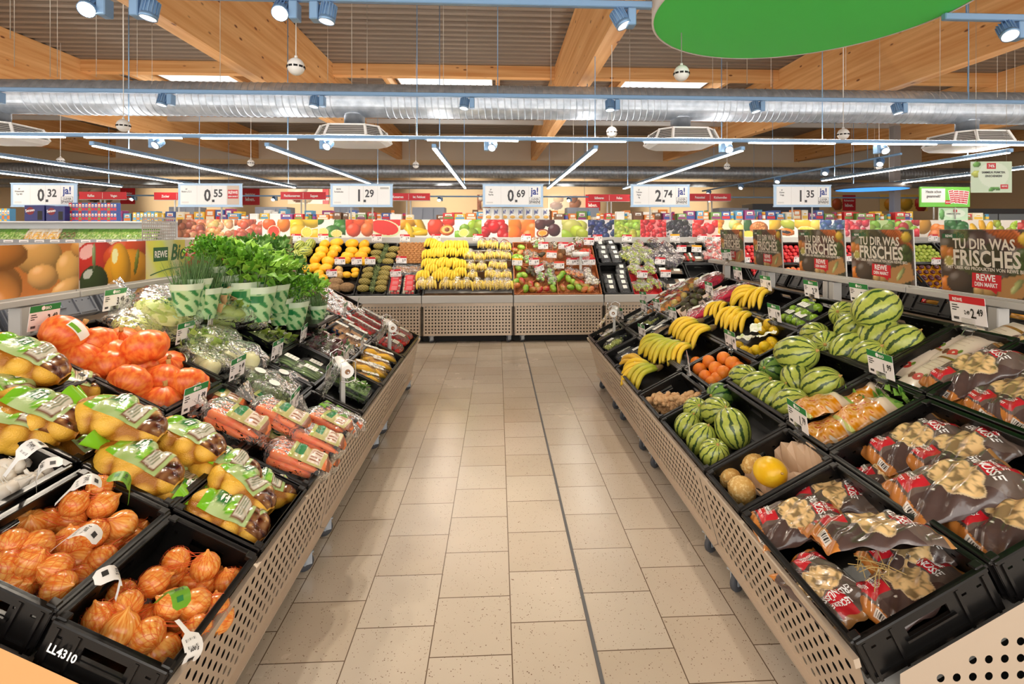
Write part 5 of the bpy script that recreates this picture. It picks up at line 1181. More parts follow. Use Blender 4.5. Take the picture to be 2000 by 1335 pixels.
RC = [rgb(214, 40, 44), rgb(224, 70, 60), rgb(236, 160, 140)]
for i, (u, v, n) in enumerate(((636, 588, -.02), (652, 602, -.02), (664, 618, -.03), (672, 600, -.03), (690, 612, -.05), (644, 610, -.04), (618, 570, .0), (602, 560, .02), (632, 572, -.04), (655, 588, -.05), (590, 552, .03), (612, 556, .02))):
    later(put(f'rad{i % 2}', lambda: radish_bag(5+i, RC if i % 2 == 0 else [rgb(230, 190, 150), rgb(214, 60, 50)]), FL.at(u, v, n, (0, 0, R.uniform(-.6, .6))), '', 'radishes', 'bagged radishes'), 'clear bag of red radishes', 'beyond the herb pots', 'radishes', 'bagged radishes')
for u, v, n in ((632, 612, -.02), (622, 620, -.02), (640, 618, -.05), (612, 628, -.02), (626, 632, -.06), (646, 626, -.06)):
    q = MB(); q.tube([(.12, 0, 0), (.115, 0, 0), (0, .006, 0), (-.11, 0, 0), (-.12, 0, 0)], [.006, .018, .021, .018, .006], 10, col=rgb(150, 180, 130))
    o = q.build('cucumber', VG, vcol=True); o.matrix_basis = FL.at(u, v, n, (0, 0, 1.1)); later(o, 'pale green mini cucumber', 'below the radish bags', 'cucumber', 'mini cucumbers')

# herbs in printed sleeves
SLV = mat('printed_sleeve', rough=.3, vcol=True, coat=.4)
def herb(seed, cols, n, size, R_, hgt, spike=False):
    t = empty('potted_herb')
    prof = [(.045, 0), (.05, .02), (.062, .1), (.078, .17)]; nn = 72; kk = 40; P = []; C_ = []
    r = np.random.RandomState(seed)
    for i in range(kk):
        f = i/(kk-1); rr = .046+.036*f; row = []; cr = []
        for j in range(nn):
            a = 2*PI*j/nn; row.append((rr*math.cos(a)*(1+.04*math.sin(6*a)*f), rr*math.sin(a)*(1+.04*math.sin(5*a)*f), .17*f)); g = rgb(170, 206, 150) if (math.sin(a*7+f*9+seed)+math.sin(f*23+a*5)) < .55 else rgb(44, 130, 66)
            if f > .82: g = rgb(206, 224, 196)
            if .55 < f < .75 and math.cos(a*2+seed) > .3: g = rgb(24, 116, 60)
            cr.append(g)
        P.append(row); C_.append(cr)
    q = MB(); q.grid(P, 0, True, C_, cv=True)
    q.build('sleeve', SLV, t, vcol=True)
    q = MB(); q.lathe([(.03, .002), (.042, .07), (.001, .07)], 16); q.build('pot', BLACKP, t)
    q = MB(); rr = random.Random(seed)
    if spike:
        for k in range(110):
            a, d = rr.uniform(0, 6.28), rr.uniform(0, .05); z = .17+hgt*rr.uniform(.5, 1); s_ = rr.uniform(.2, 1)
            q.tube([(d*math.cos(a), d*math.sin(a), .1), (d*1.5*math.cos(a), d*1.5*math.sin(a), .17), (d*(1.5+s_)*math.cos(a)+rr.uniform(-.02, .02), d*(1.5+s_)*math.sin(a), z)], [.0018, .0018, .0006], 4, col=jig(rr.choice(cols), rr, .2), caps=False)
    else:
        leaves(q, (0, 0, .2+hgt*.4), (R_, R_, hgt*.7), n, size, cols, seed, up=.7, shell=.3)
        for k in range(10): a = k*.63; q.tube([(.02*math.cos(a), .02*math.sin(a), .1), (R_*.6*math.cos(a), R_*.6*math.sin(a), .2+hgt*.5)], .002, 4, col=rgb(110, 150, 60))
    q.build('foliage', VL, t, vcol=True)
    return t
BAS = [rgb(116, 172, 48), rgb(150, 200, 70), rgb(96, 150, 42)]; PAR = [rgb(92, 156, 34), rgb(122, 184, 48), rgb(70, 128, 30)]; CHI = [rgb(80, 116, 60), rgb(100, 136, 80)]
HK = {'basil': lambda: herb(3, BAS, 230, .05, .125, .13), 'parsley': lambda: herb(4, PAR, 620, .021, .11, .12), 'chives': lambda: herb(5, CHI, 0, 0, 0, .14, True), 'mint': lambda: herb(6, [rgb(76, 126, 50), rgb(100, 150, 60)], 340, .034, .12, .16)}
for k, u, v, n, sc in (('parsley', 545, 632, .03, 1.05), ('parsley', 575, 640, .03, 1.12), ('basil', 607, 622, .02, .95), ('basil', 462, 578, .12, 1.2), ('basil', 495, 588, .12, 1.25), ('basil', 425, 560, .13, 1.1), ('basil', 528, 570, .12, 1.1), ('parsley', 400, 545, .16, 1.1), ('mint', 520, 545, .15, 1.15), ('mint', 480, 548, .16, 1.1), ('chives', 390, 585, .1, 1.0), ('chives', 352, 580, .12, 1.0), ('chives', 370, 568, .14, 1.0), ('chives', 415, 578, .1, .95), ('chives', 612, 590, .06, .8), ('mint', 560, 556, .12, .95)):
    a, y = FL.pick(u, v+(58 if v < 600 else 4), n-(.07 if v < 600 else .01)); o = put('herb_'+k, HK[k], Matrix.Translation(FL.pos(a, y, n))@Matrix.Diagonal((sc, sc, sc, 1)), '', 'herb', 'potted herbs')
    later(o, f'potted {k} in a green printed sleeve', 'on the left herb tray', 'herb', 'potted herbs')
# bag rolls on stands
def roll_stand():
    t = empty('bag_roll_stand')
    MB().box(-.012, .012, -.02, .02, -.14, .15, b=.002).build('post', GREYM, t)
    q = MB(); q.tube([(0, -.13, .175), (0, .13, .175)], .036, 18); q.tube([(0, -.132, .175), (0, .132, .175)], .015, 10, 1); q.build('film_roll', [mat('bag_roll', (240, 240, 238), .35), mat('cardboard_core', (150, 110, 80), .8)], t)
    q = MB()
    for y in (-.145, .145):
        q.tube([(-.04, y, .13), (-.04, y, .23), (.0, y, .25), (.04, y, .23), (.04, y, .13), (0, y, .12), (-.04, y, .13)], .004, 6)
        q.tube([(0, y, .12), (0, y*.1, .14)], .004, 6)
    q.tube([(0, -.15, .175), (0, .15, .175)], .005, 6)
    for k in range(2): q.tube([(-.05-.012*k, -.1, .21), (-.06, 0, .26), (-.05, .1, .21)], .003, 5)
    q.build('wire_holder', CHROME, t)
    q = MB(); rr = random.Random(2); q.grid([[(-.03-.03*i-.01*math.sin(j*2), -.13+.02*j, .19-.045*i+.012*math.sin(j*1.7+i)) for j in range(8)] for i in range(5)]); q.build('loose_bag', BAGF, t)
    return t
for F, u, v, n, rz, lb in ((FL, 672, 768, .02, .5, 'clear bag roll on a post between green packs, nearest on the left'), (FL, 763, 672, .02, .4, 'clear bag roll on a post over the far tomato packs'), (FR, 1198, 640, .02, -.3, 'clear bag roll on a post at the far right corner')):
    a, y = F.pick(u, v, n); put('roll', roll_stand, Matrix.Translation(F.pos(a, y, 0))@Matrix.Rotation(rz, 4, 'Z'), lb, 'bag roll')
o = put('roll', roll_stand, Matrix.Translation(FB.pos(.52, 1.2, .05))@Matrix.Rotation(PI/2, 4, 'Z')@Matrix.Diagonal((.9, .9, .9, 1)), 'white bag roll on the back row beside the dark berry packs', 'bag roll')
# price cards on the left table
for u, v, p, wh, rz, n in ((84, 642, '3.49', 'reading 3.49 at the left edge above the potatoes', .0, .02), (222, 604, '3.49', 'reading 3.49 above the pumpkin crate', 0, .03), (360, 668, '1.99', 'in front of the bagged lettuce, lower of two', 0, .02), (410, 645, '1.99', 'tilted beside the lettuce, reading 1.99', .35, .05), (443, 642, '1.99', 'below the lettuce hearts', 0, .02), (378, 800, '1.99', 'at the lower end of the pumpkin crate', -.1, .02), (462, 737, '2.49', 'at the lower edge of the kohlrabi', 0, .015), (540, 698, '1.79', 'at the lower edge of the celery packs', 0, .015), (573, 802, '1.69', 'between the broccoli and the carrots', .1, .015),
 (640, 742, '1.99', 'in front of the green bean packs', .1, .02), (592, 664, '1.49', 'on the edge under the front herb pots', .1, .02), (632, 640, '0.99', 'below the mini cucumbers', .1, .02), (673, 614, '1.49', 'on the edge below the radish bags', .1, .015), (698, 604, '1.29', 'at the far corner of the radish crate', .2, .015), (676, 706, '2.49', 'in front of the beetroot bags', .1, .02), (706, 682, '1.99', 'in front of the mushroom packs', .1, .02), (752, 640, '1.99', 'in front of the tomato packs', .1, .02), (573, 532, '1.99', 'under the artichoke banner', .1, .12)):
    price(FL, u, v, p, wh+(' on the left' if 'left' not in wh else ''), 'g', n, rz=rz)
# ------------------------------------------------------------ RIGHT TABLE crates
CR = [(0, .405, 1.25, 1.85, 'with loose peanut bags at the near right corner'), (0, .41, 1.862, 2.17, 'with netted melons and crumpled paper'), (0, .42, 2.18, 2.785, 'with six small watermelons by the aisle'), (0, .31, 2.8, 3.21, 'full of ginger roots'), (0, .325, 3.23, 3.85, 'with the lowest banana bunches'), (.33, .655, 3.25, 3.86, 'with the middle banana bunches'), (0, .32, 3.865, 4.275, 'with blueberry packs'), (.33, .65, 3.87, 4.28, 'with dark wrapped packs'), (0, .32, 4.29, 4.69, 'with green grape packs'), (.33, .65, 4.29, 4.69, 'half empty with grape packs'), (0, .32, 4.7, 5.05, 'under the far bag roll'), (.335, .65, 4.7, 5.05, 'with mushroom packs'),
 (.665, .995, 4.51, 5.1, 'with apple packs'), (1.0, 1.33, 4.51, 5.1, 'with apples in pink nets'), (.665, .995, 3.9, 4.5, 'holding the avocado carton'), (1.0, 1.33, 3.9, 4.5, 'with pink netted fruit'), (.34, .65, 2.84, 3.24, 'full of oranges'), (.665, .99, 2.88, 3.88, 'with lemon nets and bananas'), (1.0, 1.335, 2.96, 3.34, 'with lime packs'), (1.0, 1.335, 3.35, 3.89, 'with the uppermost banana bunch'), (.435, .9, 2.225, 2.83, 'with watermelons, middle row'), (.905, 1.34, 2.24, 2.95, 'with watermelons, uppermost row'), (.425, .87, 1.915, 2.215, 'with beige printed snack bags'), (.88, 1.335, 1.94, 2.23, 'with white gift boxes'), (.415, .86, 1.25, 1.905, 'with peanut bags, middle row'), (.875, 1.335, 1.25, 1.93, 'with peanut bags, upper row')]
for s0, s1, y0, y1, wh in CR: add_crate(FR, s0, s1, y0, y1, wh+(' on the right table' if 'right' not in wh else ''))

# watermelons
def melon_mat(name, lt, lt2, dk, freq=12):
    m = bpy.data.materials.new(name); m.use_nodes = True; t = m.node_tree; L = t.links.new; b = t.nodes['Principled BSDF']
    tc = N(t, 'ShaderNodeTexCoord'); sp = N(t, 'ShaderNodeSeparateXYZ'); L(tc.outputs['Object'], sp.inputs[0])
    at = N(t, 'ShaderNodeMath', operation='ARCTAN2'); L(sp.outputs[1], at.inputs[0]); L(sp.outputs[0], at.inputs[1])
    nz = N(t, 'ShaderNodeTexNoise'); nz.inputs['Scale'].default_value = 34; nz.inputs['Detail'].default_value = 5; L(tc.outputs['Object'], nz.inputs['Vector'])
    n2 = N(t, 'ShaderNodeTexNoise'); n2.inputs['Scale'].default_value = 14; L(tc.outputs['Object'], n2.inputs['Vector'])
    a1 = N(t, 'ShaderNodeMath', operation='MULTIPLY_ADD'); a1.inputs[1].default_value = freq; L(at.outputs[0], a1.inputs[0])
    s1 = N(t, 'ShaderNodeMath', operation='MULTIPLY'); s1.inputs[1].default_value = 5.5; L(nz.outputs[0], s1.inputs[0]); L(s1.outputs[0], a1.inputs[2])
    si = N(t, 'ShaderNodeMath', operation='SINE'); L(a1.outputs[0], si.inputs[0])
    ad = N(t, 'ShaderNodeMath', operation='MULTIPLY_ADD'); ad.inputs[1].default_value = 1.2; L(n2.outputs[0], ad.inputs[0]); L(si.outputs[0], ad.inputs[2])
    r = N(t, 'ShaderNodeMapRange'); r.inputs[1].default_value = 1.08; r.inputs[2].default_value = 1.34; L(ad.outputs[0], r.inputs[0])
    nb = N(t, 'ShaderNodeTexNoise'); nb.inputs['Scale'].default_value = 60; nb.inputs['Detail'].default_value = 3; L(tc.outputs['Object'], nb.inputs['Vector'])
    mb = N(t, 'ShaderNodeMix', data_type='RGBA'); mb.inputs[6].default_value = rgb(*lt)+(1,); mb.inputs[7].default_value = rgb(*lt2)+(1,); L(nb.outputs[0], mb.inputs[0])
    mx = N(t, 'ShaderNodeMix', data_type='RGBA'); L(r.outputs[0], mx.inputs[0]); L(mb.outputs[2], mx.inputs[6]); mx.inputs[7].default_value = rgb(*dk)+(1,)
    L(mx.outputs[2], b.inputs['Base Color']); b.inputs['Roughness'].default_value = .3; b.inputs['Coat Weight'].default_value = .15
    return m
WMA = melon_mat('watermelon_skin', (146, 166, 62), (196, 200, 98), (52, 78, 38)); WMB = melon_mat('dark_watermelon_skin', (84, 128, 56), (130, 160, 74), (30, 66, 34), 8)
def watermelon(mt, L_=1.18, st=False):
    t = empty('watermelon'); q = MB(); n = 20
    q.lathe([(max(.0005, .08*math.sin(PI*i/n)**.9), -.08*L_*math.cos(PI*i/n)) for i in range(n+1)], 36); q.build('rind', mt, t)
    q = MB(); q.lathe([(.009, 0), (.009, .002), (.004, .004), (.003, .012), (.0005, .012)], 10, M=xf((0, 0, .08*L_-.001))); q.build('stalk', STEM, t)
    if st:
        q = MB(); q.grid([[(.0812*math.cos(a)*math.cos(b_)*1.0, .0812*math.cos(a)*math.sin(b_), .0812*L_*math.sin(a)) for b_ in np.linspace(-.3, .3, 7)] for a in np.linspace(-.16, .16, 5)], 0); q.build('sticker', STK, t)
    return t
WK = {'a': lambda: watermelon(WMA), 'as': lambda: watermelon(WMA, 1.18, True), 'b': lambda: watermelon(WMB, 1.1), 'r': lambda: watermelon(WMA, 1.05)}
def melons(F, lst, where):
    for i, (k, u, v, n, rx, ry, rz, sc) in enumerate(lst):
        o = put('wm_'+k, WK[k], F.at(u, v, n, (rx, ry, rz), sc), '', 'watermelon', 'striped watermelons '+where)
        later(o, 'striped green watermelon'+(' with a round sticker' if k == 'as' else ''), where, 'watermelon', 'striped watermelons '+where)
melons(FR, [('r', 1359, 800, -.03, .9, .4, 0, .84), ('b', 1406, 772, -.05, .5, -.9, 0, .88), ('a', 1399, 803, -.035, 1.2, .5, .2, .93), ('r', 1343, 832, -.045, .6, .8, .8, .84), ('a', 1370, 858, -.045, .8, .3, 1, .88), ('a', 1431, 836, -.035, .5, .4, 2, 1.02), ('r', 1395, 886, -.045, .7, .2, .4, .84)], 'in the crate by the aisle')
melons(FR, [('a', 1452, 738, -.04, 1.3, .3, .3, .95), ('a', 1478, 755, -.035, 1.2, .2, .8, .97), ('b', 1511, 722, -.045, .4, -.8, 0, .9), ('a', 1541, 690, .0, 1.4, 0, -.3, .98), ('as', 1556, 690, .055, 1.5, .3, .6, 1.14), ('as', 1557, 741, -.035, 1.2, .5, 2.4, .98), ('a', 1513, 776, -.04, .9, .8, 1, .93), ('a', 1545, 789, -.035, 1.2, .4, .6, .93), ('a', 1606, 752, -.03, .7, 1.1, 0, 1.04)], 'in the middle watermelon crate')
melons(FR, [('a', 1711, 604, .11, 1.5, .15, 1.5, 1.24), ('as', 1651, 616, .0, .5, -.7, 0, 1.0), ('as', 1663, 642, .0, .9, .5, .4, .98), ('a', 1717, 655, .0, .9, .9, 1, 1.12), ('as', 1592, 655, -.03, 1.2, .4, 0, .95), ('a', 1616, 674, -.02, .7, -.9, .2, 1.0), ('a', 1659, 682, -.02, 1.4, .3, 1.5, 1.02), ('a', 1698, 697, -.03, .9, .4, .4, .95), ('a', 1762, 669, -.01, 1.2, .6, 1, 1.0), ('a', 1690, 640, -.02, 1.2, 0, 1, .9)], 'in the upper watermelon crate')

# netted melons and honeydew, paper
CANT = mat('cantaloupe_skin', (214, 168, 92), .6, var=(90, (236, 206, 140), .5, .6), bump=(90, .5)); HON = mat('honeydew_skin', (238, 184, 20), .35, var=(20, (244, 200, 50)), bump=(24, .25))
def cant():
    t = empty('netted_melon'); q = MB(); blob(q, .052, 28, 18, lump=.01); q.build('rind', CANT, t); MB().lathe([(.006, .05), (.006, .056), (.001, .057)], 8).build('stalk', STEM, t); return t
def honey():
    t = empty('honeydew_melon'); q = MB(); n = 18; q.lathe([(max(.0005, .06*math.sin(PI*i/n)**.95), -.076*math.cos(PI*i/n)) for i in range(n+1)], 30, ribs=(10, .008)); q.build('rind', HON, t); MB().lathe([(.005, .075), (.004, .084), (.001, .085)], 8).build('stalk', STEM, t); return t
for u, v, n, sc, wh in ((1424, 932, -.07, .95, 'at the aisle edge'), (1468, 905, -.065, 1.03, 'touching the crumpled paper'), (1449, 957, -.065, 1.06, 'nearest to the peanut bags')):
    put('cant', cant, FR.at(u, v, n, (.6, .4, u), sc), 'small netted melon '+wh, 'melon', 'netted melons')
o = put('honey', honey, FR.at(1504, 921, -.035, (1.3, .3, .2), .98), 'single smooth yellow honeydew beside the crumpled paper', 'melon')
q = MB(); rr = random.Random(9); G = [[FR.pos(.12+.28*i/9, 1.88+.27*j/8, -.1+.045*math.sin(i*1.3+j*.7)+.03*rr.random()+.05*max(0, (i-6)/3)) for j in range(9)] for i in range(10)]
o = q.grid([[p[:] for p in r] for r in G], 0, False).build('packing_paper', mat('brown_paper', (206, 178, 150), .8)); tag(o, 'crumpled beige packing paper in the melon crate', 'paper')

# ginger
def ginger(seed):
    r = random.Random(seed); q = MB(); p = Vector((0, 0, 0)); d = Vector((1, 0, 0)); pts = []; rs = []
    for k in range(9): pts.append(p.copy()); rs.append(.013*r.uniform(.65, 1.25)*(1 if 0 < k < 8 else .5)); d = (d+Vector((0, r.uniform(-.5, .5), r.uniform(-.15, .15)))).normalized(); p += d*.013
    c = sum(pts, Vector())/9; col = jig(rgb(206, 164, 116), r, .1)
    q.tube([x-c for x in pts], rs, 9, col=col)
    for k in range(4):
        b_ = pts[r.randint(1, 7)]-c; e = Vector((r.uniform(-.4, .4), r.choice((-1, 1)), r.uniform(-.2, .5))).normalized(); q.tube([b_, b_+e*.015, b_+e*.03, b_+e*.036], [.011, .014, .012, .005], 8, col=jig(col, r, .08))
    return q.build('ginger_root', [VPG], vcol=True)
VPG = mat('ginger_skin', rough=.65, vcol=True, bump=(70, .5))
rr = random.Random(4)
for i in range(64):
    s_, y = .035+.24*((i*.618) % 1), 2.84+.33*((i*.382+.1*rr.random()) % 1); lay = i//22
    o = put(f'ging{i % 4}', (lambda k=i % 4: ginger(k+20)), FR.M(s_, y, -.106+.03*lay+rr.uniform(0, .012), (rr.uniform(-.4, .4), rr.uniform(-.3, .3), rr.uniform(0, 6)), rr.uniform(.9, 1.15)), '', 'ginger', 'ginger roots')
    o['label'] = 'knobbly beige ginger root lying in the heap beside the banana crate'
# bananas
def banana_bunch(n, seed, green=.3, ripe=(236, 196, 50), L=.225, fat=1):
    t = empty('banana_bunch'); r = random.Random(seed)
    for i in range(n):
        f = i-(n-1)/2; yaw = f*.13; lay = (i % 2)*.014; q = MB(); pts = []; rs = []; cs = []
        for k in range(15):
            a = k/14; x = -L*(a+.04*math.sin(PI*a)); zz = .062*math.sin(PI*min(1, a*1.02))**1.0*1.0-.012*a+lay; y = f*.025*min(1, a*3)+math.tan(yaw)*L*a*.75
            pts.append((x, y, zz)); rs.append(fat*.0162*min(1, .36+max(0, (a-.06))*7)*(1 if a < .8 else max(.22, 1-(a-.8)*3.6)))
        nn = 8; q.tube(pts, rs, nn)
        col = []
        for k in range(15):
            a = k/14; c = np.array(rgb(*ripe)); g = max(0, 1-a*(6-green*8))*1.0; c = c*(1-g)+np.array(rgb(140, 168, 50))*g
            if green > .4: c = c*.78+np.array(rgb(176, 188, 60))*.22
            if a > .97: c = np.array(rgb(80, 62, 40))
            if a < .05: c = np.array(rgb(120, 110, 50))
            col += [c*r.uniform(.97, 1.03)]*nn
        q.c[-1] = np.array(col); q.build('banana', VP, t, vcol=True)
    q = MB(); q.tube([(.028, 0, .004), (.015, 0, .006), (-.01, 0, .010), (-.022, 0, .014)], [.012, .017, .022, .02], 10, col=rgb(110, 86, 50)); q.build('crown', VP, t, vcol=True)
    q = MB(); q.add([(.008*math.cos(a), .010*math.sin(a), 0) for a in np.linspace(0, 6.28, 13)[:-1]], [tuple(range(12))], M=xf((-.1, 0, .075-.006))); q.build('sticker', STK, t)
    return t
def bunch(F, c, tip, n, kind, where, nm=5, sc=1, roll=0, pitch=0):
    sc_, yc = F.pick(*c, n); st, yt = F.pick(*tip, n-.02)
    k = F.y[F.al]; rz = math.atan2(-(yt-yc)*k, -(st-sc_))
    o = put('ban'+kind, {'g': lambda: banana_bunch(5, 3, .62), 'y': lambda: banana_bunch(5, 4, .3), 'o': lambda: banana_bunch(3, 5, .1, (222, 176, 60)), 'b': lambda: banana_bunch(4, 6, .4)}[kind], F.M(sc_, yc, n, (roll, pitch, rz), sc), '', 'bananas', 'banana bunches')
    return later(o, {'o': 'overripe brownish banana bunch', 'g': 'greenish yellow banana bunch', 'y': 'yellow banana bunch', 'b': 'small yellow banana bunch'}[kind], where, 'bananas', 'banana bunches')
for c, tp, n, k, wh in (((1261, 711), (1211, 720), -.05, 'o', 'in the lowest banana crate'), ((1276, 716), (1222, 740), -.05, 'y', 'in the lowest banana crate'), ((1288, 720), (1240, 755), -.055, 'g', 'in the lowest banana crate'), ((1306, 666), (1254, 690), -.02, 'g', 'in the middle banana crate'), ((1322, 670), (1272, 704), -.01, 'g', 'in the middle banana crate'), ((1336, 673), (1285, 716), -.02, 'g', 'in the middle banana crate'), ((1353, 677), (1300, 726), -.03, 'b', 'in the middle banana crate'), ((1368, 629), (1318, 660), -.01, 'y', 'in the middle banana crate'), ((1392, 642), (1345, 676), -.02, 'y', 'in the middle banana crate'),
  ((1421, 596), (1390, 632), -.03, 'b', 'beside the lemon nets'), ((1453, 607), (1418, 640), -.02, 'b', 'beside the lemon nets'), ((1472, 616), (1440, 648), -.04, 'b', 'beside the lemon nets'), ((1490, 571), (1435, 594), .0, 'y', 'in the uppermost banana crate'), ((1506, 570), (1464, 606), -.02, 'y', 'in the uppermost banana crate')):
    bunch(FR, c, tp, n, k, wh, sc=1.12 if k != 'b' else 1.05)
# oranges
ORM = mat('orange_peel', (240, 140, 40), .4, var=(20, (238, 122, 34)), bump=(260, .25))
def orange():
    t = empty('orange'); q = MB(); blob(q, (.043, .043, .041), 26, 16); q.build('peel', ORM, t); MB().lathe([(.005, .0405), (.004, .043), (.001, .0432)], 6).build('stem_button', mat('green_button', (110, 130, 60), .7), t); return t
for u, v, n in ((1384, 706, -.035), (1414, 700, -.03), (1431, 709, -.035), (1366, 721, -.05), (1398, 719, -.035), (1378, 736, -.06), (1413, 727, -.045), (1443, 719, -.06), (1391, 747, -.07), (1402, 740, -.07), (1425, 735, -.08), (1360, 708, -.08)):
    later(put('orange', orange, FR.at(u, v, n, (R.uniform(-1.5, 1.5), R.uniform(-1.5, 1.5), 0), R.uniform(.95, 1.08)), '', 'orange', 'loose oranges'), 'loose bright orange', 'in the orange crate', 'orange', 'loose oranges')
# lemon nets
def lemon_mesh():
    q = MB(); n = 14; q.lathe([(max(.0005, .032*math.sin(PI*i/n)**.85), -.042*math.cos(PI*i/n)) for i in range(n+1)], 18); o = q.build('lemon', mat('lemon_peel', (240, 200, 30), .4, bump=(200, .2))); me = o.data; bpy.data.objects.remove(o); return me
LM = lemon_mesh(); NETY = mat('yellow_net', (214, 170, 20), .4)
def lemon_net(pts, lab, sd, hd):
    t = net_bag(FR, pts, .033, LM, lab, 'lemons', 'lemon_net', NETY, (), 'lemon nets', sd, 'lemon')
    q = MB(); a, y = FR.pick(*hd); p = FR.pos(a, y, hd[2])-t.matrix_basis.translation; r = random.Random(sd)
    q.grid([[(.11*(i/7-.5), .07*(j/5-.5), .006*math.sin(i*1.7+sd)+.005*math.sin(j*2+i)) for j in range(6)] for i in range(8)], 0)
    o = q.build('film_header', mat('white_film', (240, 238, 220), .3, coat=.5, var=(30, (200, 214, 130), .55, .7)), t); o.matrix_basis = Matrix.Translation(p)@(FR.R@Euler((.2, -.1, sd)).to_matrix()).to_4x4()
lemon_net([(1484, 626, -.03), (1500, 634, -.03), (1512, 645, -.04), (1492, 645, -.06), (1478, 640, -.06)], 'yellow lemon net propped behind the others beside bananas', 1, (1476, 640, .02))
lemon_net([(1442, 674, -.05), (1456, 684, -.05), (1448, 690, -.07), (1470, 690, -.07)], 'yellow lemon net under the white film header, nearest the oranges', 2, (1458, 658, .0))
lemon_net([(1478, 684, -.03), (1494, 676, -.03), (1508, 668, -.03), (1485, 692, -.06), (1502, 684, -.06)], 'yellow lemon net beside the stickered watermelon', 3, (1497, 652, .01))
packs(FR, 'lime', ((1578, 610, -.06), (1548, 622, -.08), (1572, 630, -.08)), 'tray pack of green limes', 'behind the watermelons', 'limes', rz=1.4, sc=1.05)
packs(FR, 'grape', ((1178, 672), (1188, 684, -.09), (1212, 664), (1232, 652), (1256, 634), (1278, 630), (1200, 660, -.1)), 'clear pack of green grapes', 'near the far right corner', 'grapes', rz=.3)
packs(FR, 'blue', ((1212, 700), (1240, 682), (1248, 692), (1222, 708), (1258, 674), (1230, 690)), 'clear pack of blueberries', 'beside the lowest bananas', 'blueberries')
packs(FR, 'dark', ((1274, 652), (1283, 662), (1298, 640), (1312, 647), (1290, 650, -.06), (1182, 646), (1194, 640)), 'dark wrapped vegetable pack', 'left of the bananas', 'vegetables', rz=.3)
packs(FR, 'shrooms', ((1228, 624), (1246, 616), (1258, 608), (1238, 630)), 'tray pack of pale mushrooms', 'in the far right crate', 'mushrooms', rz=.3)
packs(FR, 'apple', ((1300, 583, -.04), (1312, 592, -.04), (1290, 596, -.05), (1325, 575, -.05)), 'tray pack of red apples', 'left of the avocado carton', 'apples', rz=.2)
packs(FR, 'pear', ((1303, 604, -.04), (1322, 590, -.04), (1338, 572, -.04), (1290, 608, -.06), (1348, 560, -.04)), 'tray pack of yellow apples', 'left of the avocado carton', 'apples', rz=.2)
def pink_net(seed):
    t = empty('pink_net_bag'); r = random.Random(seed); q = MB()
    for k in range(7):
        k2 = MB(); k2.ball((0, 0, 0), (.034, .034, .031), 14, 9, 0, jig(r.choice([rgb(214, 60, 50), rgb(226, 130, 60), rgb(200, 40, 50)]), r, .1)); o = k2.build('apple', VG, t, vcol=True); o.location = ((k % 3-1)*.065+r.uniform(-.01, .01), (k//3-1)*.062, r.uniform(-.01, .015))
    filmbag(q, (.13, .12, .055), seed, lump=.1); q.build('net', PINKF, t)
    q = MB(); label_patch(q, .05, .07, xf((.0, .0, .062)), 0); q.build('label', STK, t)
    return t
for i, (u, v, n, sc) in enumerate(((1384, 549, .03, 1.05), (1418, 575, .0, 1.0), (1366, 612, -.01, .95), (1392, 602, -.02, .9), (1445, 568, -.03, .85), (1325, 562, -.01, .8), (1436, 583, -.06, .9))):
    later(put('pink', lambda: pink_net(4), FR.at(u, v, n, (0, 0, R.uniform(-.6, .6)), sc), '', 'apples', 'pink net bags'), 'apples in a pink net with white label', 'around the avocado carton', 'apples', 'pink net bags')
# avocados in their carton
def avocado():
    t = empty('avocado'); q = MB(); q.lathe([(.001, -.04), (.018, -.037), (.03, -.022), (.032, -.006), (.027, .014), (.018, .032), (.009, .042), (.001, .044)], 18, col=rgb(62, 52, 40)); q.build('skin', mat('avocado_skin', (64, 50, 40), .5, var=(20, (84, 88, 44), .45, .6), bump=(120, .5)), t); MB().lathe([(.004, .043), (.004, .048), (.001, .048)], 6).build('stem', STEM, t); return t
for u, v, n in ((1337, 593, -.01), (1345, 599, -.01), (1355, 590, .01), (1355, 579, .01), (1365, 581, .02), (1336, 604, -.02), (1360, 567, .02), (1350, 605, -.03), (1370, 570, .01), (1345, 585, -.01)):
    later(put('avo', avocado, FR.at(u, v, n, (R.uniform(-1.6, 1.6), 1.2, R.uniform(0, 6)), 1.05), '', 'avocado', 'loose avocados'), 'dark loose avocado', 'in the printed carton', 'avocado', 'loose avocados')
t = empty('carton'); t.matrix_basis = FR.at(1362, 590, -.03, (0, -.05, -.12)); tag(t, 'open carton printed with halved avocados and script lettering', 'carton')
CTN = mat('carton_board', (196, 150, 104), .8); PINKC = mat('pale_pink_card', (232, 206, 190), .6)
MB().box(-.19, .19, -.125, .125, -.055, -.05).build('base', CTN, t)
MB().box(-.19, .19, .12, .125, -.05, .04).build('side', CTN, t)
for x in (-.19, .185): MB().box(x, x+.005, -.125, .125, -.05, .02).build('end', CTN, t)
q = MB(); q.box(-.2, .24, 0, .004, 0, .10)
Xf = lambda x, z: xf((x, -.001, z), (PI/2, 0, 0))
AV = [mat('avocado_print', (92, 110, 50), .5), mat('avocado_flesh_print', (200, 196, 80), .5), mat('stone_print', (120, 84, 50), .5)]
for cx, cz, m1, s_ in ((.13, .045, 0, .05), (.10, .035, 1, .042), (.17, .06, 0, .048), (.17, .06, 1, .04), (.175, .055, 2, .016)): q.add([(cx+s_*math.cos(a), -.0005-.0004*m1, cz+s_*.7*math.sin(a)) for a in np.linspace(0, 6.28, 21)[:-1]], [tuple(range(20))], m1+1)
q.text('la palma', .045, Xf(-.04, .03), 4, .9, fn=lambda a, b: (a+.3*b, b, 0))
o = q.build('printed_side', [PINKC]+AV+[BLACK], t); o.matrix_basis = xf((0, -.125, -.03), (-.7, 0, 0))
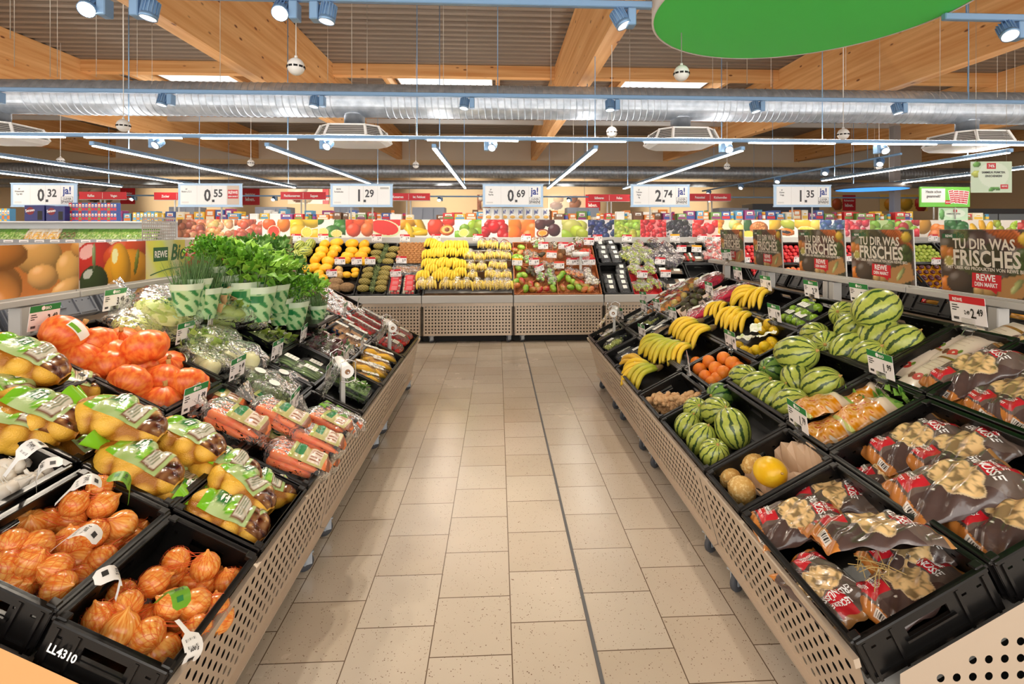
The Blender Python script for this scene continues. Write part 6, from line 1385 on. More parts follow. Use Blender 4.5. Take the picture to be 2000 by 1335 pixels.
# gift boxes
def gift():
    t = empty('gift_box'); L, w, h = .125, .056, .022; rows = []
    def prof(x): return [(x, w*math.cos(a), h*math.sin(a)*(1-.75*(abs(x)/L)**3)) for a in np.linspace(0, 2*PI, 28, endpoint=False)]
    q = MB(); q.grid([prof(x) for x in np.linspace(-L, L, 22)], 0, True, cv=True)
    def ell(cx, cy, a, b_, m, n=14, e=.0012): q.add([(cx+a*math.cos(s_), cy+b_*math.sin(s_), h*math.sqrt(max(0, 1-((cy+b_*math.sin(s_))/w)**2))*(1-.75*(abs(cx+a*math.cos(s_))/L)**3)+e) for s_ in np.linspace(0, 2*PI, n+1)[:-1]], [tuple(range(n))], m)
    ell(-.062, -.012, .020, .021, 1); ell(-.045, -.03, .012, .006, 2, 10, .0014); ell(-.07, .016, .013, .016, 3, 4, .0014); ell(-.058, .02, .012, .013, 3, 5, .0016)
    for k in range(4): q.box(-.01+.02*k, -.009+.02*k, -.02, .026, h-.0008, h+.0009, 4)
    q.build('sleeve', [mat('cream_card', (232, 218, 198), .3, coat=.3), mat('pomegranate_print', (196, 60, 50), .4), mat('leaf_print', (110, 140, 50), .4), mat('chocolate_print', (110, 66, 40), .4), mat('faint_print', (206, 190, 170), .5)], t)
    q = MB(); q.grid([[(x, p[1]*1.012, p[2]*1.02+.0004) for p in prof(x)] for x in (.075, .088)], 0, True, cv=True); q.build('gold_band', mat('gold_foil', (206, 160, 84), .3, .7), t)
    return t
for u, v, n, rz, lb in ((1791, 703, -.06, .12, 'cream gift box lowest at left, next to the watermelons'), (1820, 726, -.045, -.05, 'cream gift box with a pomegranate print nearest the peanut bags'), (1852, 667, -.06, .0, 'cream gift box at the back of its crate'), (1886, 680, -.05, -.03, 'cream gift box with chocolate print, partly under a peanut bag'), (1938, 664, -.06, -.2, 'cream gift box mostly hidden behind peanut bags')):
    put('gift', gift, FR.at(u, v, n, (0, -.03, rz), 1.08), lb, 'gift box', 'cream gift boxes')

# peanut bags
def peanut_bag(seed, w=.2, l=.3):
    t = empty('peanut_bag'); r = np.random.RandomState(seed); na, nb = 88, 124
    A = np.linspace(0, 1, na)[:, None]*np.ones((1, nb)); B = np.linspace(0, 1, nb)[None]*np.ones((na, 1))
    def surf(a, b):
        e = np.clip(np.sin(PI*np.clip(a, 0, 1)), 0, 1)**.55*np.clip(np.minimum(b*5.5, (1-b)*4.5), 0, 1)**.6
        cr = .004*np.sin(a*9+b*5+seed)+.005*np.sin(b*13-a*7+seed*2)*(1-.4*e)+.0035*np.sin((a+b)*23+seed)+.006*np.sin(a*4+seed)*(b > .84)
        x = (b-.5)*l; y = -(a-.5)*w*(1-.07*np.sin(PI*b)+.03*np.sin(b*11+seed)); z = .043*e+cr
        return x, y, z
    X, Y, Z = surf(A, B); P = np.stack([X, Y, Z], -1)
    lum = noise3(P, 120, seed)
    c = np.tile(np.array(rgb(104, 90, 82)), (na, nb, 1)); c[B < .75*A+.05] = rgb(82, 64, 60)
    def s(m_, col): c[m_] = np.array(rgb(*col))
    s((A > .08) & (A < .62) & (B > .12+.02*np.sin(A*40)) & (B < .31), (104, 90, 82)); s((A > .02) & (A < .56) & (B > .13) & (B < .24), (202, 36, 48)); s((A > .34) & (A < .56) & (B > .14) & (B < .32), (202, 36, 48))
    s((A > .38) & (A < .68) & (B > .72), (202, 36, 48)); s(B > .955, (190, 138, 80))
    # cloud-shaped window: nuts drawn in colour, with the shading between them painted in
    ph = np.arctan2(B-.53, (A-.5)*.8); rad = np.sqrt(((A-.5)/.40)**2+((B-.53)/.165)**2); win = rad < 1+.07*np.sin(ph*9); edge = (rad < 1.06+.07*np.sin(ph*9)) & ~win
    nut = np.array(rgb(232, 196, 138)); best = np.full((na, nb), 9.)
    for k in range(80):
        ca, cb, an = r.rand()*.9+.05, .3+r.rand()*.5, r.rand()*3.1; dx, dy = (A-ca)*w, (B-cb)*l; p_, q_ = dx*np.cos(an)+dy*np.sin(an), -dx*np.sin(an)+dy*np.cos(an); best = np.minimum(best, (p_/.017)**2+(q_/(.0072*(1+.25*np.cos(p_*220))))**2)
    shade = np.clip(1.1-.62*np.clip(best-.35, 0, 1.2), .36, 1.1); nc = nut*shade[..., None]; c[win] = nc[win]; s(edge, (214, 190, 150))
    s(B < .10+.004*np.sin(A*120), (196, 124, 56)); s((B < .085) & (B > .02) & (A > .62) & (A < .84), (236, 230, 222)); bc = (B < .078) & (B > .027) & (A > .64) & (A < .82) & (np.sin(A*330) > .1); s(bc, (40, 36, 36))
    s(((A-.66)/.02)**2+((B-.30)/.014)**2 < 1, (230, 224, 214))
    q = MB(); q.grid(P, 0, True, np.clip(c, 0, 1))
    bot = np.stack([X, Y, np.minimum(-.35*(Z-.005), Z-.002)], -1); cb = np.tile(np.array(rgb(84, 66, 60)), (na, nb, 1)); cb[B < .10] = rgb(196, 124, 56); q.grid(bot[::4, ::4][:, ::-1], 0, True, cb[::4, ::4][:, ::-1])
    q.build('printed_film', FILMP, t, vcol=True)
    q = MB()
    def at(a, b):
        x, y, z = surf(np.array(min(.98, max(.02, a))), np.array(min(.99, max(.01, b)))); return (float(x), float(y), float(z)+.0022)
    def T(s_, ca, cb, sa, sb, sl=0): q.text(s_, 1, Matrix(), 0, fn=lambda x, y: at(ca+x*sa+y*sl, cb+y*sb))
    T('ERDNÜSSE', .5, .735, .125, .10, .02); T('LECKERE', .53, .84, .085, .06); T('AROMATISCH', .30, .255, .052, .036); T('SCHONEND', .33, .222, .052, .036); T('GERÖSTET', .25, .15, .052, .036)
    q.build('lettering', WPRINT, t)
    return t
PNB = [(1700, 1045, .085, -.3, .35, -.15, 1.08, 'standing up in the middle of the nearest peanut crate'), (1556, 1018, -.01, .1, .1, -.2, 1.0, 'leaning at the aisle end of the nearest peanut crate'), (1528, 1000, -.04, .2, .0, .1, .7, 'small in view at the aisle corner of its crate'), (1620, 975, -.05, .0, .15, -.4, .95, 'behind the upright bag in the nearest crate'), (1606, 1150, -.035, .0, .0, -1.45, .92, 'upside down at the front of the nearest crate'), (1778, 1082, -.035, .1, .0, -.1, .85, 'behind the straw in the nearest crate'), (1772, 1150, -.045, .0, .05, .12, .95, 'turned sideways along the near wall of its crate'),
 (1785, 868, -.03, .0, .0, -.12, 1.1, 'farthest in the middle peanut crate'), (1878, 885, -.03, .0, .0, -.15, 1.1, 'second from the far wall of the middle peanut crate'), (1745, 930, -.07, .0, .0, -.3, .95, 'mostly covered at the low edge of the middle peanut crate'), (1868, 955, .01, .0, .05, -.25, 1.2, 'on top in the middle peanut crate'), (1978, 1015, -.03, .0, .0, -.2, 1.05, 'at the right picture edge of the middle peanut crate'), (1880, 1040, -.08, .0, .0, -.3, .95, 'lowest near the near wall of the middle peanut crate'),
 (1905, 728, .0, .0, -.05, -.2, 1.15, 'farthest in the upper peanut crate beside the gift boxes'), (1988, 775, -.02, .0, .0, -.2, 1.1, 'at the right picture edge of the upper peanut crate'), (1985, 690, -.05, .0, .0, -.3, 1.0, 'at the back of the upper peanut crate'), (2040, 790, -.02, .0, .0, -.1, 1.0, 'past the right picture edge, upper peanut crate')]
for i, (u, v, n, rx, ry, rz, sc, wh) in enumerate(PNB):
    put(f'pnut{i % 3}', (lambda k=i % 3: peanut_bag(3+k)), FR.at(u, v, n-.03, (rx, ry, rz), sc), 'dark printed peanut bag '+wh, 'peanuts', 'peanut bags')
q = MB(); rr = random.Random(8)
for k in range(16):
    s_, y = .17+.06*rr.random(), 1.37+.09*rr.random(); an = rr.uniform(0, 6); L = rr.uniform(.02, .05); p = FR.pos(s_, y, -.012+.01*rr.random()); d = FR.R@Vector((math.cos(an), math.sin(an), rr.uniform(-.2, .3)))*L; q.tube([p-d, p+FR.z*.008, p+d], .0012, 4, caps=False)
o = q.build('straw', mat('straw', (206, 176, 110), .7)); tag(o, 'loose straw strands among the nearest peanut bags', 'straw'); o['kind'] = 'stuff'
# beige snack bags
def snack_bag(seed):
    t = empty('snack_bag'); na, nb = 44, 60; A = np.linspace(0, 1, na)[:, None]*np.ones((1, nb)); B = np.linspace(0, 1, nb)[None]*np.ones((na, 1))
    e = np.clip(np.sin(PI*A), 0, 1)**.6*np.clip(np.minimum(B*6, (1-B)*4), 0, 1)**.6; X, Y = (B-.5)*.23, -(A-.5)*.15; Z = .04*e+.004*np.sin(A*9+B*6+seed)+.003*np.sin(B*21+A*8); P = np.stack([X, Y, Z], -1)
    c = np.tile(np.array(rgb(222, 204, 178)), (na, nb, 1)); pm = noise3(P, 230, seed); reg = (B < .66) & (noise3(P, 28, seed+3) > -.5)
    c[reg] = (np.array(rgb(226, 166, 96))+np.clip(pm, -1, 1)[..., None]*np.array((.16, .18, .16)))[reg]; c[reg & (pm > .7)] = rgb(196, 84, 40)
    g = (B > .84); c[g] = rgb(150, 190, 90); c[(B > .72) & (B < .82) & (A > .1) & (A < .55)] = rgb(40, 130, 66); c[(B < .06)] = rgb(196, 206, 120)
    q = MB(); q.grid(P, 0, True, np.clip(c, 0, 1)); q.grid(np.stack([X, Y, -.2*Z], -1)[:, ::-1], 0, True, np.clip(c, 0, 1)[:, ::-1]); q.build('printed_film', FILMP, t, vcol=True)
    q = MB(); leaves(q, (.13, 0, .01), (.02, .07, .015), 14, .035, [rgb(130, 176, 70), rgb(90, 150, 60)], seed); q.build('crimped_end', VL, t, vcol=True)
    return t
for i, (u, v, n, rz, ry, lb) in enumerate(((1606, 792, .0, .1, .25, 'leaning on the watermelons'), (1624, 842, -.04, -.2, .05, 'lowest behind its price card'), (1680, 775, -.045, .0, .05, 'at the back of its crate'), (1697, 806, -.02, -.1, .05, 'on top beside the peanut crate'), (1668, 815, -.06, .1, 0, 'partly covered in the middle'))):
    put('snack', lambda: snack_bag(4), FR.at(u, v, n-.02, (0, ry, rz), 1.08), 'beige printed snack bag '+lb, 'snacks', 'beige snack bags')
# price cards on the right table
for u, v, p, wh, hd, rz, n in ((1722, 735, '1.99', 'below the upper watermelons', 'g', 0, .02), (1560, 836, '1.79', 'in front of the beige snack bags', 'g', -.05, .02), (1514, 626, '1.99', 'in front of the lime packs', 'g', 0, .02), (1428, 678, '1.49', 'above the oranges', 'g', 0, .02), (1346, 724, '4.99', 'between the bananas and the oranges', 'r', -.3, .03), (1680, 590, '3.29', 'behind the highest watermelon', 'g', 0, .06), (1586, 580, '2.59', 'behind the lime packs', 'g', 0, .05), (1497, 566, '1.49', 'above the uppermost bananas', 'g', 0, .04), (1442, 545, '1.99', 'above the pink netted apples', 'g', 0, .04), (1258, 608, '2.49', 'at the far corner of the apple packs', 'g', .1, .02), (1284, 606, '1.99', 'in front of the apple packs', 'g', .1, .02), (1315, 624, '2.79', 'in front of the avocado carton', 'g', .1, .02), (1386, 575, '2.99', 'on top of the avocado carton', 'g', 0, .07), (1255, 658, '1.99', 'over the grape and blueberry packs', 'g', .1, .03), (1212, 622, '1.69', 'beside the far bag roll on the right', 'g', .2, .03), (1258, 590, '1.29', 'at the far end, standing above the mushrooms', 'g', .2, .04), (1420, 508, '1.79', 'under the farthest dark poster', 'g', .2, .05)):
    price(FR, u, v, p, wh, hd, n, rz=rz)
price(FR, 1893, 632, '2.49', 'with two prices above the gift boxes', 'r', .03, sc=1.15, left='2.49')
# crates of the opposite side, seen through the gap under the rails
FR2 = Frame((3.72, 0, .56), PI); FL2 = Frame((-3.62, 0, .56), 0)
for i, (y0, y1) in enumerate(((2.05, 2.65), (2.68, 3.08), (3.1, 3.7), (3.72, 4.3), (4.32, 4.9))):
    for s0, s1, k in ((.95, 1.33, 'upper'), (.54, .93, 'lower')): add_crate(FR2, s0, s1, y0, y1, f'behind the right rail, {k} row, {nth(4-i)} from the far end')
GRC = mat('grey_plastic', (124, 130, 142), .35)
for i, (y0, y1) in enumerate(((2.0, 2.6), (2.62, 3.2), (3.22, 3.8))):
    add_crate(FL2, .95, 1.33, y0, y1, f'behind the left banner rail, {nth(i)} from the near end', kind='greycrate', bld=lambda: crate(.37, .57, .125, GRC), what='grey plastic produce crate')
for nm, x0, x1 in (('right', 2.36, 3.75), ('left', -3.65, -2.26)):
    q = MB(); sd = 1 if x0 > 0 else -1; a, b = (x0, x1) if sd > 0 else (x1, x0)
    q.quad([(a, 1.9, 1.07), (a, 5.0, 1.07), (b, 5.0, .38), (b, 1.9, .38)]); q.box(min(b, b-.03*sd), max(b, b-.03*sd), 1.9, 5.0, .1, .38); tag(q.build('display_table', PANEL), f'back-to-back display table behind the {nm} banner rail', 'display table')
def fruit(name, r, col, sq=.92, stem=True, m=None):
    t = empty(name); q = MB(); n = 12; q.lathe([(max(.0005, r*math.sin(PI*i/n)**.9*(1-.0*i)), -r*sq*math.cos(PI*i/n)*(1-.12*(math.sin(PI*i/n) < .3))) for i in range(n+1)], 16)
    k = q.build('skin', m, t)
    if stem: MB().tube([(0, 0, r*sq*.86), (.003, 0, r*sq*1.15)], .0018, 5).build('stem', STEM, t)
    return t
PLUM = mat('plum_skin', (150, 50, 70), .35, var=(30, (206, 90, 70))); REDT = mat('red_pepper_skin', (206, 30, 36), .25); PEA = mat('peach_skin', (232, 150, 80), .6, var=(22, (206, 70, 60), .4, .6)); APR = mat('red_apple_skin', (190, 34, 46), .28, var=(26, (226, 90, 70), .5, .75)); APG = mat('green_apple_skin', (160, 186, 70), .3, var=(26, (190, 200, 90)))
def heap(F, kind, bld, s0, s1, y0, y1, ns, ny, what, where, cat, r, n0=-.09, layers=1, seed=0):
    rr = random.Random(seed)
    for l in range(layers):
        for i in range(ns-l):
            for j in range(ny-l):
                s_ = s0+(s1-s0)*(i+.5+l*.5)/ns; y = y0+(y1-y0)*(j+.5+l*.5)/ny
                o = put(kind, bld, F.M(s_+rr.uniform(-.006, .006), y+rr.uniform(-.006, .006), n0+l*r*1.5+rr.uniform(-.004, .004), (rr.uniform(-.7, .7), rr.uniform(-.7, .7), rr.uniform(0, 6)), rr.uniform(.94, 1.06)), '', cat, f'{what}s {where}')
                o['label'] = f'{what} {where}'
heap(FR2, 'plum', lambda: fruit('plum', .034, 0, .95, True, PLUM), .97, 1.31, 3.12, 3.5, 4, 5, 'round reddish plum', 'in the crate behind the right rail', 'plum', .034, -.05, 2)
heap(FR2, 'pepper', lambda: fruit('red_pepper', .042, 0, 1.0, True, REDT), .97, 1.3, 2.9, 3.07, 3, 2, 'shiny red pepper', 'in the crate behind the lime packs', 'pepper', .042, -.05, 1)
heap(FR2, 'peach', lambda: fruit('peach', .04, 0, .9, False, PEA), .97, 1.31, 3.74, 4.28, 4, 6, 'fuzzy peach', 'behind the middle right posters', 'peach', .04, -.06, 1)
def cheese_pack():
    t = empty('snack_bag'); q = MB(); filmbag(q, (.11, .08, .03), 3); q.build('printed_film', mat('orange_film', (226, 150, 60), .35, coat=.5, var=(20, (240, 190, 80))), t); return t
for y in (2.12, 2.3, 2.5, 2.75, 2.9): later(put('cheese', cheese_pack, FR2.M(1.2, y, -.03, (0, 0, .3)), '', 'snacks', 'orange snack packs'), 'orange film pack', 'behind the rail, seen under the largest poster', 'snacks', 'orange snack packs')
# ------------------------------------------------------------ BACK ROW
def bx(u, v=515): return FB.pick(u, v)[1]
CB = [(-3.22, -2.81, 'with watermelons at the left end'), (-2.79, -2.37, 'with yellow melons, left column'), (-2.35, -1.94, 'with yellow melons, right column'), (-1.92, -1.52, 'with pineapples'), (-1.50, -1.05, 'with kiwis and red packs'), (1.475, 1.885, 'with dark berry packs'), (2.33, 2.74, 'with bagged dark grapes'), (2.76, 3.2, 'with nut and berry packs'), (3.22, 3.65, 'with bagged red apples'), (3.67, 4.1, 'between the two farthest posters'), (4.12, 4.72, 'behind the second farthest poster'), (4.74, 5.34, 'behind the middle poster'), (5.36, 5.96, 'seen between the middle posters'), (6.2, 6.9, 'with pears, seen beside the nearest poster'), (6.95, 7.6, 'behind the nearest poster'), (-3.66, -3.24, 'hidden behind the herbs'), (-4.1, -3.68, 'far left behind the herbs')]
for x0, x1, wh in CB:
    add_crate(FB, .0, .585, x0, x1, wh+', back row lower'); add_crate(FB, .6, 1.06, x0, x1, wh+', back row upper')
melons(FB, [('a', 585, 480, .0, .9, .4, .3, .95), ('as', 606, 477, .0, .6, .8, .3, .95), ('a', 597, 491, .01, 1.4, .2, 0, 1.05), ('a', 589, 508, -.01, .8, .8, 1, .95), ('a', 580, 499, -.02, .3, .4, 1, .95)], 'at left end of the back row')
CAN = mat('canary_melon_skin', (244, 176, 22), .35, var=(18, (248, 194, 50)), bump=(30, .3))
def canary():
    t = empty('yellow_melon'); q = MB(); n = 16; q.lathe([(max(.0005, .072*math.sin(PI*i/n)**.85), -.098*math.cos(PI*i/n)) for i in range(n+1)], 24, ribs=(10, .01)); q.build('rind', CAN, t); MB().lathe([(.005, .096), (.004, .104), (.001, .105)], 7).build('stalk', STEM, t); return t
def Z1(x, y): return 570+x/7.692, 460+y/7.692
for (x, y), n, wh in [((a, b), .0, 'in the left yellow melon crate') for a, b in ((490, 140), (675, 110), (455, 225), (655, 205), (415, 310), (610, 290), (350, 370), (550, 385))]+[((a, b), .0, 'in the right yellow melon crate') for a, b in ((905, 120), (1085, 145), (900, 230), (1095, 230), (840, 310), (1040, 300), (790, 370), (1110, 385))]+[((a, b), -.02, 'in the lower left melon crate') for a, b in ((225, 505), (345, 475), (510, 490), (400, 590), (460, 665))]:
    u, v = Z1(x, y); r_ = 1.5 if (x+y) % 3 else .6
    later(put('canary', canary, FB.at(u, v, n, (r_, R.uniform(-.2, .2), R.uniform(-.3, .3)), R.uniform(.92, 1.0)), '', 'melon', 'yellow melons'), 'smooth yellow melon', wh, 'melon', 'yellow melons')
for x, y, k, sc in ((955, 525, 'canary', .62), (825, 585, 'canary', .66), (955, 585, 'canary', .6)): later(put(k, canary, FB.at(*Z1(x, y), -.05, (1.5, 0, R.uniform(-.4, .4)), sc), '', 'melon', 'yellow melons'), 'small yellow melon', 'beside the pale netted melons', 'melon', 'yellow melons')
for x, y in ((705, 515), (720, 590)): later(put('cant', cant, FB.at(*Z1(x, y), -.05, (.4, .4, x), 1.15), '', 'melon', 'pale netted melons'), 'pale netted melon', 'in the middle of the back row', 'melon', 'pale netted melons')
def coco():
    t = empty('brown_melon'); q = MB(); blob(q, (.075, .11, .07), 22, 14, lump=.02); q.build('rind', mat('brown_netted_rind', (122, 92, 60), .8, var=(30, (160, 128, 90)), bump=(60, .6)), t); return t
for x, y in ((660, 700), (830, 775), (640, 790)): later(put('coco', coco, FB.at(*Z1(x, y), -.04, (0, 0, R.uniform(-.2, .2)), .95), '', 'melon', 'brown melons'), 'brown oval rough melon', 'at the low edge beside the pineapples', 'melon', 'brown melons')
# pineapples
PIN = bpy.data.materials.new('pineapple_skin'); PIN.use_nodes = True
def pinm():
    t = PIN.node_tree; L = t.links.new; b = t.nodes['Principled BSDF']; a = N(t, 'ShaderNodeAttribute', attribute_name='Col'); L(a.outputs['Color'], b.inputs['Base Color']); b.inputs['Roughness'].default_value = .6
pinm()
def pineapple():
    t = empty('pineapple'); q = MB(); nz, na = 44, 40; P = []; C_ = []
    for i in range(nz):
        f = i/(nz-1); r = .052*math.sin(PI*(.06+.88*f))**.4; row = []; cr = []
        for j in range(na):
            a = 2*PI*j/na; s1 = math.cos(8*a/1+f*26); s2 = math.cos(8*a-f*26); k = max(0, (s1+s2)/2); rr = r*(1+.09*k); row.append((rr*math.cos(a), rr*math.sin(a), -.085+.17*f)); cr.append(tuple(np.array(rgb(120, 110, 54))*(1-k)+np.array(rgb(212, 184, 92))*k))
        P.append(row); C_.append(cr)
    q.grid(P, 0, True, C_, cv=True); q.lathe([(.03, -.09), (.0005, -.092)], 10, caps=False, col=rgb(120, 100, 60)); q.build('fruit', PIN, t, vcol=True)
    q = MB(); r = random.Random(1)
    for k in range(34):
        a = k*2.4; f = k/34; L_ = .13*(1-.45*f); el = .35+.9*f; d = Vector((math.cos(a)*math.cos(el), math.sin(a)*math.cos(el), math.sin(el))); s_ = Vector((-math.sin(a), math.cos(a), 0))*.009; b = Vector((0, 0, .083+.02*f)); m_ = b+d*L_*.5; e = b+d*L_+Vector((0, 0, -.02*(1-f)))
        q.add([(b-s_)[:], (b+s_)[:], (m_+s_)[:], (m_-s_)[:], e[:]], [(0, 1, 2, 3), (3, 2, 4)], col=jig(rgb(150, 168, 116), r, .2))
    q.build('leaf_crown', VL, t, vcol=True)
    return t
for x, y, dr in ((1310, 160, 1), (1530, 205, -1), (1270, 260, 1), (1490, 300, -1), (1250, 345, 1), (1445, 390, -1), (1150, 520, 1), (1420, 500, -1), (1140, 600, 1), (1390, 570, -1), (1095, 690, 1), (1370, 640, -1), (1070, 790, 1), (1350, 715, -1), (1340, 795, -1)):
    later(put('pine', pineapple, FB.at(*Z1(x, y), .0, (0, 0, 0), .92)@xf(rot=(1.57*dr, 0, 0))@xf(rot=(0, R.uniform(-.2, .2), R.uniform(0, 6))), '', 'pineapple', 'pineapples'), 'pineapple lying '+('with crown to the right' if dr > 0 else 'with crown to the left'), 'in the upper crate' if y < 420 else 'in the lower crate', 'pineapple', 'pineapples')
# kiwis
KIW = mat('kiwi_skin', (160, 108, 60), .75, var=(40, (190, 136, 82)), bump=(300, .3))
def kiwi(): 
    q = MB(); blob(q, (.026, .032, .026), 14, 10); return q.build('kiwi', KIW)
for i in range(10):
    for j in range(7):
        u = 783+i*-.4+j*(7.4+.1*i)+(3 if i % 2 else 0)-i*.5; v = 476+i*4.05
        o = put('kiwi', kiwi, FB.at(u, v, -.01, (0, R.uniform(-.3, .3), R.uniform(-.3, .3)), 1), '', 'kiwi', 'kiwis'); o['label'] = 'brown kiwi in the neat rows beside the banana display'; o['group'] = 'kiwis in rows'
for i in range(16):
    o = put('kiwi', kiwi, FB.at(776+(i % 8)*6.3+R.uniform(-1, 1), 523+(i//8)*6+R.uniform(-1, 1), -.03, (0, R.uniform(-.6, .6), R.uniform(-1.5, 1.5)), 1), '', 'kiwi'); o['label'] = 'brown kiwi loose in the film-lined lower crate'; o['group'] = 'loose kiwis'
q = MB(); G = []
for i in range(8): G.append([FB.pos(.36+.22*i/7, -1.49+.43*j/9, .01+.014*math.sin(i*2+j*1.4)+.03*(abs(j-4.5)/4.5)**3)[:] for j in range(10)])
tag(q.grid(G).build('film_liner', BAGF), 'crinkled clear film lining the loose kiwi crate', 'film')
packs(FB, 'red', ((773, 547), (801, 547), (772, 557), (800, 557), (770, 567), (799, 567)), 'red-labelled fruit pack', 'below the kiwis', 'fruit pack', n=-.05)
# banana display on stepped brown card
BRN = mat('brown_card', (126, 92, 62), .8); 
t = empty('banana_display', xf((-.408, 0, 0))); tag(t, 'stepped brown card display carrying the banana bunches', 'display')
for k, (s0, s1, n) in enumerate(((0, .2, -.06), (.21, .42, -.05), (.43, .64, -.05), (.65, .86, -.05), (.87, 1.08, -.05))):
    q = MB(); p0, p1 = FB.pos(s0, 0, -.12), FB.pos(s1, 0, -.12); q.box(-.61, .61, p0.y, p1.y, p0.z, p0.z+.085+.0*k, b=.004); q.build('step', BRN, t)
def Z2(x, y): return 800+x/7.692, 460+y/7.692
def wrapped():
    t = banana_bunch(5, 9, .3, (238, 206, 90), .16, 1.2); t.name = 'wrapped_banana_bunch'
    q = MB(); filmbag(q, (.11, .075, .05), 5, neck=(.03, .03), lump=.16, M=xf((-.075, 0, .035))); q.build('clear_bag', BAGF, t); return t
def hangb(kind, pts, what, where, sc=1.0, n=.03):
    for x, y in pts:
        o = put(kind, {'hang': lambda: banana_bunch(5, 8, .4, (240, 206, 60), .19, 1.2), 'wrapb': wrapped}[kind], FB.at(*Z2(x, y), n, (R.uniform(-.15, .15), .12, R.uniform(-.15, .15)), sc*R.uniform(.95, 1.05)), '', 'bananas', what+'es'); later(o, what, where, 'bananas', what+'es')
hangb('hang', ((350, 70), (455, 115), (590, 100), (720, 105), (800, 100)), 'yellow banana bunch', 'in the top tier', 1.0)
hangb('hang', ((275, 235), (400, 210), (480, 205), (650, 205), (820, 205)), 'yellow banana bunch', 'in the second tier', 1.0)
hangb('hang', ((300, 365), (440, 375), (545, 355), (655, 360), (770, 385)), 'yellow banana bunch', 'in the third tier', 1.0)
hangb('hang', ((345, 450), (540, 495), (650, 545), (780, 500), (230, 545), (430, 560)), 'yellow banana bunch', 'in the fourth tier', 1.0)
hangb('wrapb', ((1090, 100), (1260, 105), (1430, 130)), 'film-wrapped banana bunch', 'in the top tier', .95)
hangb('wrapb', ((920, 265), (1050, 290), (1200, 265), (1340, 260), (1450, 275)), 'film-wrapped banana bunch', 'in the second tier', .85)
hangb('wrapb', ((930, 440), (1090, 440), (1260, 410), (1400, 425)), 'film-wrapped banana bunch', 'in the third tier', .85)
hangb('wrapb', ((960, 565), (1200, 540), (1320, 570), (1460, 560)), 'film-wrapped banana bunch', 'in the fourth tier', .85)
hangb('wrapb', ((190, 690), (320, 690), (560, 690), (720, 690), (850, 690), (1030, 700), (1170, 700), (1280, 700), (1380, 700), (1480, 700)), 'film-wrapped banana bunch', 'in the lowest tier', .95)
# wicker trays with exotic fruit
WIC = mat('wicker', (206, 128, 76), .6, var=(60, (168, 96, 52)), bump=(140, .9))
def wick(s0, s1, lb, divs):
    xc = .835; t = empty('wicker_tray', FB.M((s0+s1)/2, xc, -.12)); tag(t, lb, 'tray', 'wicker trays'); a, b_ = (s1-s0)/2, .607
    MB().box(-a, a, -b_, b_, 0, .008).build('base', WIC, t)
    for x0, x1, y0, y1 in ((-a, -a+.012, -b_, b_), (a-.012, a, -b_, b_), (-a, a, -b_, -b_+.012), (-a, a, b_-.012, b_)):
        MB().box(x0, x1, y0, y1, 0, .12, b=.003).build('side_wall', WIC, t)
    for x0, y0, x1, y1 in divs:
        L_ = math.hypot(x1-x0, y1-y0); MB().box(0, L_, -.004, .004, .008, .11, M=xf((x0, y0, 0), (0, 0, math.atan2(y1-y0, x1-x0)))).build('divider', WIC, t)
wick(.0, .58, 'wicker tray of mangoes at the low edge of the back row', ((-.28, .56, .1, .2), (.1, .2, .28, .5), (-.28, .0, .05, .0), (-.28, -.55, .1, -.2), (.05, 0, .1, -.2), (.1, -.2, .28, -.2)))
wick(.6, 1.08, 'upper wicker tray with exotic fruit and pomegranates', ((-.2, .4, .2, .4), (-.2, 0, .2, .0), (-.2, -.3, .2, -.35)))
def mango(a, b_):
    def f():
        t = empty('mango'); q = MB(); blob(q, (.036, .052, .034), 20, 14, lump=.03, colfn=lambda S_: np.array(rgb(*a))+(np.array(rgb(*b_))-np.array(rgb(*a)))*np.clip(.5+S_[..., 0:1]*.9+.3*np.sin(S_[..., 1:2]*3), 0, 1)); q.build('skin', VG, t, vcol=True); MB().tube([(0, .05, 0), (0, .058, .002)], .003, 5).build('stem', STEM, t); return t
    return f
MG = {'r': mango((176, 36, 46), (160, 120, 50)), 'g': mango((104, 156, 40), (150, 180, 60)), 'o': mango((196, 110, 60), (160, 150, 70))}
def Z3(x, y): return 1000+x/7.692, 460+y/7.692
for x, y, k in ((90, 480, 'g'), (110, 600, 'g'), (180, 590, 'g'), (145, 685, 'r'), (55, 690, 'g'), (65, 745, 'o'), (280, 735, 'r'), (380, 758, 'o'), (205, 795, 'g'), (310, 805, 'r'), (415, 805, 'r'), (515, 795, 'r'), (620, 790, 'g'), (765, 785, 'r'), (880, 775, 'g'), (1000, 775, 'g'), (1045, 722, 'r'), (1110, 760, 'o'), (1180, 805, 'o'), (740, 600, 'g'), (775, 565, 'g'), (850, 650, 'g'), (915, 690, 'g'), (1090, 805, 'o'), (700, 640, 'g'), (960, 720, 'o')):
    later(put('mango'+k, MG[k], FB.at(*Z3(x, y), -.03, (R.uniform(-.5, .5), R.uniform(-.5, .5), R.uniform(0, 3)), 1.22), '', 'mango', 'mangoes in wicker'), {'r': 'red mango', 'g': 'green mango', 'o': 'orange blushed mango'}[k], 'in the lower wicker tray', 'mango', 'mangoes in wicker')
for x, y, k in ((40, 220, 'r'), (140, 175, 'g'), (125, 255, 'o'), (50, 315, 'g'), (60, 345, 'g'), (130, 330, 'g')): later(put('mango'+k, MG[k], FB.at(*Z3(x, y), -.02, (0, 0, R.uniform(0, 3)), 1.2), '', 'mango', 'mangoes in wicker'), {'r': 'red mango', 'g': 'green mango', 'o': 'orange blushed mango'}[k], 'in the upper wicker tray', 'mango', 'mangoes in wicker')
POM = mat('pomegranate_skin', (206, 40, 40), .35, var=(20, (226, 90, 60)))
